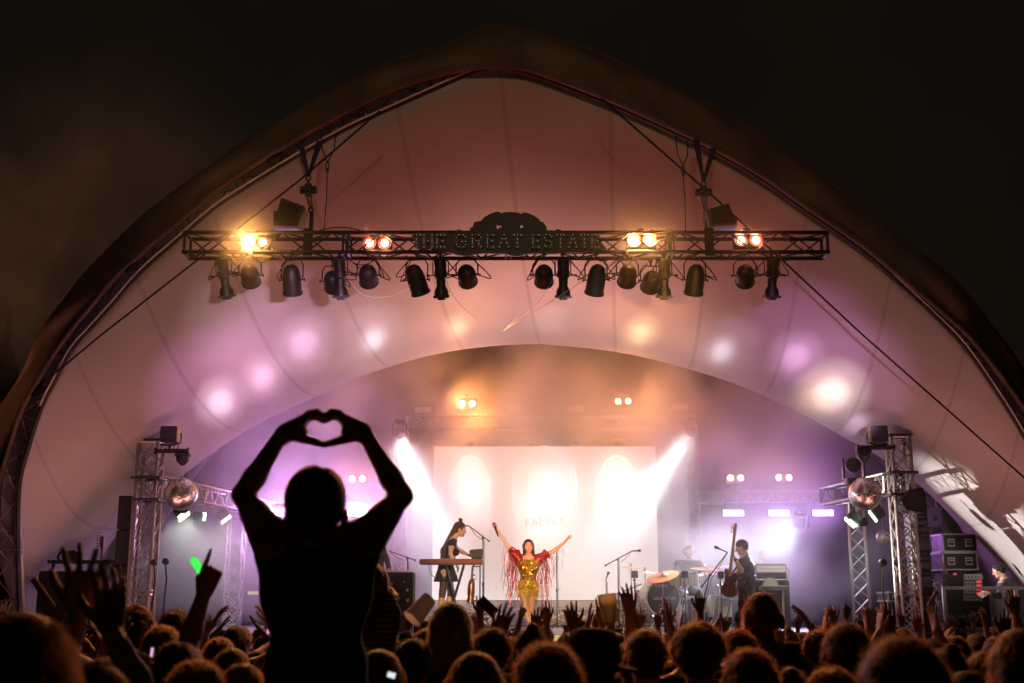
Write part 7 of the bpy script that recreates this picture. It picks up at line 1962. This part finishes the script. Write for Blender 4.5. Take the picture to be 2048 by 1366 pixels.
# blurred near person with both hands up at the left
YN = 2.9
on = np.array((at(188, 1400, YN).x, YN, 0.0)); r_ = lambda x, y, dy=0.0: rel(x, y, YN, on, dy)
J = stand(); dz = r_(190, 1375)[2] - 1.75
for i in (0, 1): raise_sh(J, i, .05, -.05)
J['el'] = [r_(92, 1420, .2), r_(288, 1400, .2)]; J['wr'] = [r_(160, 1222, .25), r_(222, 1262, .22)]
J['sh'] = [V3(-.17, .02, 1.42), V3(.17, .02, 1.42)]
pt = figure(J, None, None, None, True, True, hk='short', sleeve=1.55, h=.013, hf=.0045, seed=40, strand=800, hand_l=dict(d=nrm(V3(-.02, .1, 1)), t=V3(-.95, -.3, 0), side=1, curl=(4, 6, 10, 14), spread=2.0, s=1.05), hand_r=dict(d=nrm(V3(-.12, .1, 1)), t=V3(-.7, -.7, 0), curl=(8, 8, 10, 12), spread=1.0, s=1.05))
person('person in a dark sleeve clapping with big blurred hands held high at the left', pt, dict(skin=SK['tan'], top=CL['black'], legs=CL['denim'], hair=HR['dark']), tuple(on))
placed.append((on[0], YN))
# pointing person with glow stick
YP = 4.4
on = np.array((at(352, 1400, YP).x, YP, 0.0)); r_ = lambda x, y, dy=0.0: rel(x, y, YP, on, dy)
J = stand(); raise_sh(J, 1, .06, -.04)
J['el'][1] = r_(374, 1296, .1); J['wr'][1] = r_(408, 1185, .15); J['sh'][1] = V3(.13, .03, 1.45)
pt = figure(J, None, None, None, True, True, hk='short', sleeve=1.45, h=.013, hf=.005, seed=41, strand=800, hand_r=dict(d=nrm(V3(.30, .1, 1)), t=V3(-.9, -.3, .2), **POINT))
person('person in a black sleeve pointing one finger up beside the green glow stick', pt, dict(skin=SK['tan'], top=CL['black'], legs=CL['denim'], hair=HR['dark']), tuple(on), 0, 1)
placed.append((on[0], YP))
# the carrier under the heart-making person
J = stand(head_rx=8)
arm_to(J, 0, (-.5, .4, -.5), (.5, .3, .2)); arm_to(J, 1, (.5, .4, -.5), (-.5, .3, .2))
pt = figure(J, None, None, None, True, True, hk='short', sleeve=.6, h=.014, hf=.009, seed=42, strand=300)
person('person carrying the heart-making person on the shoulders, hidden below', pt, dict(skin=SK['fair'], top=CL['grey'], legs=CL['denim'], hair=HR['brown']), (oh[0], YH + .12, 0), 0, .93)
# woman in a striped top with one bent arm up, right behind the heart-making person
YS = 8.2
on = np.array((at(757, 1400, YS).x, YS, 0.0)); r_ = lambda x, y, dy=0.0: rel(x, y, YS, on, dy)
J = stand(female=True); k_ = .16
for kk in ('pelvis', 'chest', 'neck', 'head'): J[kk] = J[kk] + V3(0, 0, k_)
J['sh'] = [r_(742, 1196), r_(768, 1200)]; J['chest'] = r_(754, 1228); J['neck'] = r_(754, 1188); J['head'] = r_(750, 1168, .02); J['pelvis'] = r_(752, 1320)
J['el'][1] = r_(786, 1196, .12); J['wr'][1] = r_(763, 1166, .2)
STR = clothmat('striped_jersey', (.04, .035, .03)); nt = STR.node_tree; b_ = nt.nodes['Principled BSDF']; tc = nt.nodes.new('ShaderNodeTexCoord'); wv = nt.nodes.new('ShaderNodeTexWave'); wv.bands_direction = 'Z'; wv.inputs['Scale'].default_value = 9; nt.links.new(tc.outputs['Object'], wv.inputs['Vector'])
cr = nt.nodes.new('ShaderNodeValToRGB'); cr.color_ramp.interpolation = 'CONSTANT'; cr.color_ramp.elements[0].color = (.008, .007, .007, 1); cr.color_ramp.elements[1].color = (.16, .13, .11, 1); cr.color_ramp.elements[1].position = .6; nt.links.new(wv.outputs['Fac'], cr.inputs[0]); nt.links.new(cr.outputs[0], b_.inputs['Base Color'])
pt = figure(J, None, None, None, True, True, hk='long', female=True, sleeve=1.9, h=.010, hf=.006, seed=44, strand=600, hand_r=dict(d=nrm(V3(-.3, .2, 1)), t=V3(-.5, -.8, 0), **FLAT))
person('woman in a striped long-sleeved top with a bent raised arm beside the heart-making person', pt, dict(skin=SK['fair'], top=STR, legs=CL['denim'], hair=HR['blond']), tuple(on))
placed.append((on[0], YS))
# the packed rest of the crowd
rs = random.Random(12)
keys = ['short', 'curly', 'long', 'bob', 'bun', 'pony', 'short', 'curly', 'long', 'clap', 'one_r', 'fist', 'one_l', 'horns', 'clapf', 'vee', 'point', 'phone', 'veef']
BACK = 'half-hidden head deep in the packed dark crowd'
UPB = 'half-hidden person deep in the packed dark crowd with an arm in the air'
n_fill = 0
for row in range(15):
    Y = 5.2 + row * .62
    half = Y * 1024 / F + .3
    x = -half + rs.uniform(0, .5)
    while x < half:
        yy = Y + rs.uniform(-.18, .18)
        if all((x - a) ** 2 + (yy - b) ** 2 > .19 for a, b in placed) and (abs(x - at(632, 1200, 4).x) > .45 or yy > 5):
            key = (rs.choice(keys[9:]) if rs.random() < .55 else rs.choice(keys[:9])) if Y > 7.5 else rs.choice(keys[:9])
            up = keys.index(key) > 8
            z = rs.uniform(1.50, 1.66) if Y > 8 else rs.uniform(1.42, 1.56)
            py = 683 + F * math.tan(PITCH - math.atan2(z - CAMZ, yy))
            crowd_person(1024 + x / yy * F * math.cos(PITCH) * 1.02, py, yy, key, rs.choice(['ginger', 'brown', 'dark', 'black', 'brown']), rs.choice(['black', 'navy', 'grey', 'maroon', 'green', 'white', 'black']), UPB if up else BACK, rs.uniform(-25, 25), rs.choice(['fair', 'tan', 'fair', 'dark']), 'people deep in the crowd with an arm up' if up else 'people deep in the packed crowd')
            n_fill += 1
        x += rs.uniform(.52, .85)
print('FILL', n_fill, len(placed))

# ------------------------------------------------------------------ things held up in the crowd
def stick(p0, p1, Y, r, m, label, name='foam_stick', cat='foam stick', group='foam sticks waved in the crowd'):
    A, B = at(*p0, Y), at(*p1, Y)
    o = smoothshade(MB().cyl(A, B, r, r, n=18).build(name, m)); return tag(o, label, cat, group)
FOAM = mat('pale_foam', (.42, .26, .15), .8)
stick((236, 1215), (235, 1128), 5.6, .0165 * 1.0, FOAM, 'upright pale foam stick before the left loudspeaker column')
stick((106, 1215), (66, 1158), 5.6, .0145 * 1.05, FOAM, 'slanting pale foam stick at the far left')
stick((322, 1330), (268, 1305), 4.6, .012, FOAM, 'low slanting foam stick near the bottom left')
gl = glow('green_glow_plastic', (.06, .75, .08), 1.3); gt = glow('red_glow_plastic', (.8, .10, .03), .8)
A, B, C2 = at(388, 1122, 5.2), at(404, 1146, 5.2), at(411, 1154, 5.2)
g_ = thing('glow_stick', 'green glow stick with a red end beside the pointing finger', 'glow stick', tuple(C2))
smoothshade(MB().cyl(A, B, .0185, .0165, n=16).sphere(A, .0185, 12, 6).build('lit_tube', gl, g_)); smoothshade(MB().cyl(B, C2, .0165, .015, n=16).build('red_end', gt, g_)); MB().cyl(C2, at(418, 1166, 5.2), .014, n=12).build('grip', FOAM, g_)
def phone(px, py, Y, w, h, rot, label, scr_=None, tilt=0):
    c = at(px, py, Y); q = Matrix.Rotation(R(rot), 3, 'Y') @ Matrix.Rotation(R(tilt), 3, 'Z')
    r = thing('smartphone', label, 'phone', tuple(c))
    MB().box(c, (w, .009, h), q, .003).build('phone_body', M['plastic'], r)
    MB().box(c + q @ Vector((0, -.0055, 0)), (w * .9, .002, h * .9), q).build('phone_screen', scr_ or M['plastic'], r)
    return r
phone(304, 1308, 4.9, .012, .055, 5, 'phone seen edge-on with a pink-lit screen near the bottom left', glow('pink_phone_screen', (.9, .45, .8), .9))
phone(783, 1350, 4.2, .03, .02, 15, 'small brightly lit phone at the bottom beside the heart-making person', glow('white_phone_screen', (.9, .95, 1), .9))
phone(975, 1213, 8.7, .075, .15, -48, 'dark phone held slanting left of the singer\'s legs')
phone(1866, 1196, 6.4, .020, .085, 32, 'phone held up before the equipment rack, its edge shining', M['silver'])
CUP = strandmat('pink_plastic_cup', (.80, .50, .46)); CUPR = strandmat('printed_red_cup', (.62, .32, .27))
def cup(px, py, Y, s_, ax, m, label):
    c = at(px, py, Y); r = thing('plastic_cup', label, 'cup', tuple(c)); a = Vector(ax).normalized()
    smoothshade(MB().lathe([(.031 * s_, -.055 * s_), (.041 * s_, .055 * s_), (.044 * s_, .057 * s_), (.040 * s_, .056 * s_), (.029 * s_, -.05 * s_)], c, a, 28).build('cup_wall', m, r), 50)
    MB().lathe([(0, -.053 * s_), (.031 * s_, -.053 * s_)], c, a, 28).build('cup_base', m, r); return r
cup(842, 1217, 5.6, 1.15, (-.5, -.3, -.6), CUP, 'pale pink plastic cup tipped over, held above the crowd left of the blond-haired person')
cup(1217, 1217, 6.6, 1.3, (-.12, -.1, 1), CUPR, 'reddish printed plastic cup held above the crowd')
MB_ = MB(); c = at(1559, 1272, 6.2); o = smoothshade(MB_.lathe([(0, -.03), (.020, -.03), (.027, .03), (0, .032)], c, (0, 0, 1), 20).build('drink_glass', mat('amber_drink', (.8, .30, .04), .15, 0, emit=None, coat=.5))); tag(o, 'small amber drink glass glinting in the dark crowd below the amplifier', 'glass')
# ------------------------------------------------------------------ the stage lights
from mathutils.bvhtree import BVHTree
roof = [o for o in tent.children if o.name.startswith('fabric_roof')][0]
bvh = BVHTree.FromPolygons([v.co[:] for v in roof.data.vertices], [p.vertices[:] for p in roof.data.polygons])
def on_roof(px, py):
    d = (at(px, py, 10) - Vector((0, 0, CAMZ))).normalized()
    h = bvh.ray_cast(Vector((0, 0, CAMZ)), d)
    return (h[0], h[1]) if h[0] is not None else (at(px, py, 18), Vector((0, 0, -1)))
PUR = (0.66, 0.30, 1.0); MAG = (0.95, 0.45, 0.85); AMB = (1.0, 0.60, 0.25); WH = (0.9, 0.97, 1.0); PCH = (1.0, .78, .70)
POOL_SRC = Vector((1.5, -0.6, 2.22))        # added unseen lamps beside the camera, placed so the roof pools look round
POOLS = [(442, 805, 44, 'poolL', (.95, .80, .95), 1.0), (445, 800, 105, 'poolL', (.9, .45, .85), .45), (526, 756, 42, 'poolL', (.92, .68, .88), .75), (530, 745, 100, 'poolL', (.9, .5, .8), .35), (608, 690, 52, 'poolL', (.85, .62, .88), .7), (600, 690, 110, 'poolL', (.85, .5, .8), .3),
         (748, 680, 24, 'poolC', (.85, .90, 1), .7), (748, 675, 62, 'poolC', (.9, .8, .95), .35), (1442, 705, 24, 'poolC', (.85, .90, 1), .75), (1440, 705, 60, 'poolC', (.9, .8, .95), .35),
         (915, 660, 32, 'poolA', (1, .72, .45), 1.2), (915, 662, 75, 'poolA', (1, .55, .28), .5), (1280, 668, 34, 'poolA', (1, .78, .48), 1.5), (1282, 665, 85, 'poolA', (1, .58, .28), .55),
         (1590, 715, 46, 'poolR', (.85, .58, .9), .75), (1590, 715, 105, 'poolR', (.8, .42, .85), .35), (1662, 790, 58, 'poolR', (1, .88, .85), 1.3), (1630, 800, 50, 'poolR', (1, .75, .4), .6), (1690, 775, 90, 'poolR', (.85, .5, .85), .3), (1712, 850, 22, 'poolR', (.95, .75, .95), .8),
         (500, 650, 95, 'poolC', (.95, .75, .8), .22), (690, 665, 80, 'poolC', (.95, .75, .8), .2), (1100, 640, 55, 'poolC', (1, .88, .84), .2)]
for (px, py, rp, gname, c, pw) in POOLS:
    t, n = on_roof(px, py); LGRP[0] = gname
    hot = rp < 70
    c = tuple(v ** 1.5 for v in c); rp = rp * (.82 if hot else 1.15)
    for kr, kp in (((1.2, .55), (.62, .95)) if hot else ((1, 1),)):
        spot(POOL_SRC + Vector((random.uniform(-.4, .6), 0, random.uniform(-.05, .05))), t, pw * kp * (56000 if hot else 34000), c if kr > .6 else tuple(.5 + .5 * v for v in c), rp * kr * 0.0344 * 1.9, 1.0, 0.05)
# added wash lamps that fill the roof, standing in for stage bounce
LGRP[0] = 'low'
spot((-5.6, 15.8, 1.2), on_roof(170, 1010)[0], 60, (1, .60, .62), 60, 1, .6)
spot((6.1, 15.8, 1.2), on_roof(1880, 900)[0], 55, (1, .60, .60), 50, 1, .6)
LGRP[0] = 'apex'
spot((0.3, 18.2, DECK + .1), (0.3, 14.5, 8.3), 700, (1, .13, .07), 95, 1, .5)
LGRP[0] = 'mid'
spot((0.3, 17.9, 1.5), (0.3, 19.8, 7.0), 900, (1, .52, .46), 96, 1, .5)
LGRP[0] = 'sideL'
spot((-1.6, 16.3, 1.4), (-5.8, 17.5, 5.5), 300, (1, .34, .28), 120, 1, 1.0)
spot((-5.5, 16.0, 1.3), (-5.6, 18.0, 5.5), 170, (1, .34, .28), 120, 1, 1.0)
LGRP[0] = 'sideR'
spot((2.2, 16.3, 1.4), (6.4, 17.5, 5.5), 370, (1, .36, .30), 120, 1, 1.0)
spot((5.9, 16.0, 1.3), (6.2, 18.0, 5.5), 240, (1, .36, .30), 120, 1, 1.0)
# the bright streak low on the right-hand cloth
LGRP[0] = 'streak'
spot(at(366, 1030, 17.95), on_roof(2000, 1065)[0], 3200, (1, .90, .84), 13, .6, .10)
LGRP[0] = 'night'  # added unseen spot that reddens the smoke left of the tent
spot((-10, 8, 1.2), (-7.6, 20, 8.3), 5500, (1, .42, .20), 30, 1, .2)
# the beams
BW = (.90, .95, 1)
LGRP[0] = 'beam'
spot(p1, at(890, 1150, 22.6), 5200, BW, 27, 1, .08)
spot(p2, at(1195, 1110, 22.6), 5200, BW, 24, 1, .08)
spot(p1, at(850, 1150, 22.6), 700, BW, 62, 1, .2)
spot(p2, at(1230, 1110, 22.6), 700, BW, 62, 1, .2)
LGRP[0] = 'beam3'
spot(p3 + Vector((-.25, -.3, -.12)), at(1390, 1150, 21.5), 1700, BW, 44, 1, .3)
spot(p3 + Vector((-.25, -.3, -.12)), at(1420, 1150, 21.0), 650, (.82, .75, 1), 105, 1, .4)
# follow spot and front light from the mixing tower behind the camera
LGRP[0] = 'foh'
spot((1.5, -30, 11), at(1057, 1160, 20), 85000, (1, .74, .34), 4.6, .6, .12)
spot((1.5, -30, 11), at(1420, 1170, 21), 22000, (1, .85, .60), 5, .8, .12)
spot((-3.5, -30, 11), at(880, 1150, 20), 2500, (1, .5, .4), 4.6, .8, .12)
LGRP[0] = 'hood'  # added unseen spot, only there to brighten the hood cloth
spot((0.3, -10, 9.5), (0.3, 15.5, 8.3), 1500, (1, .58, .34), 33, .7, .2)
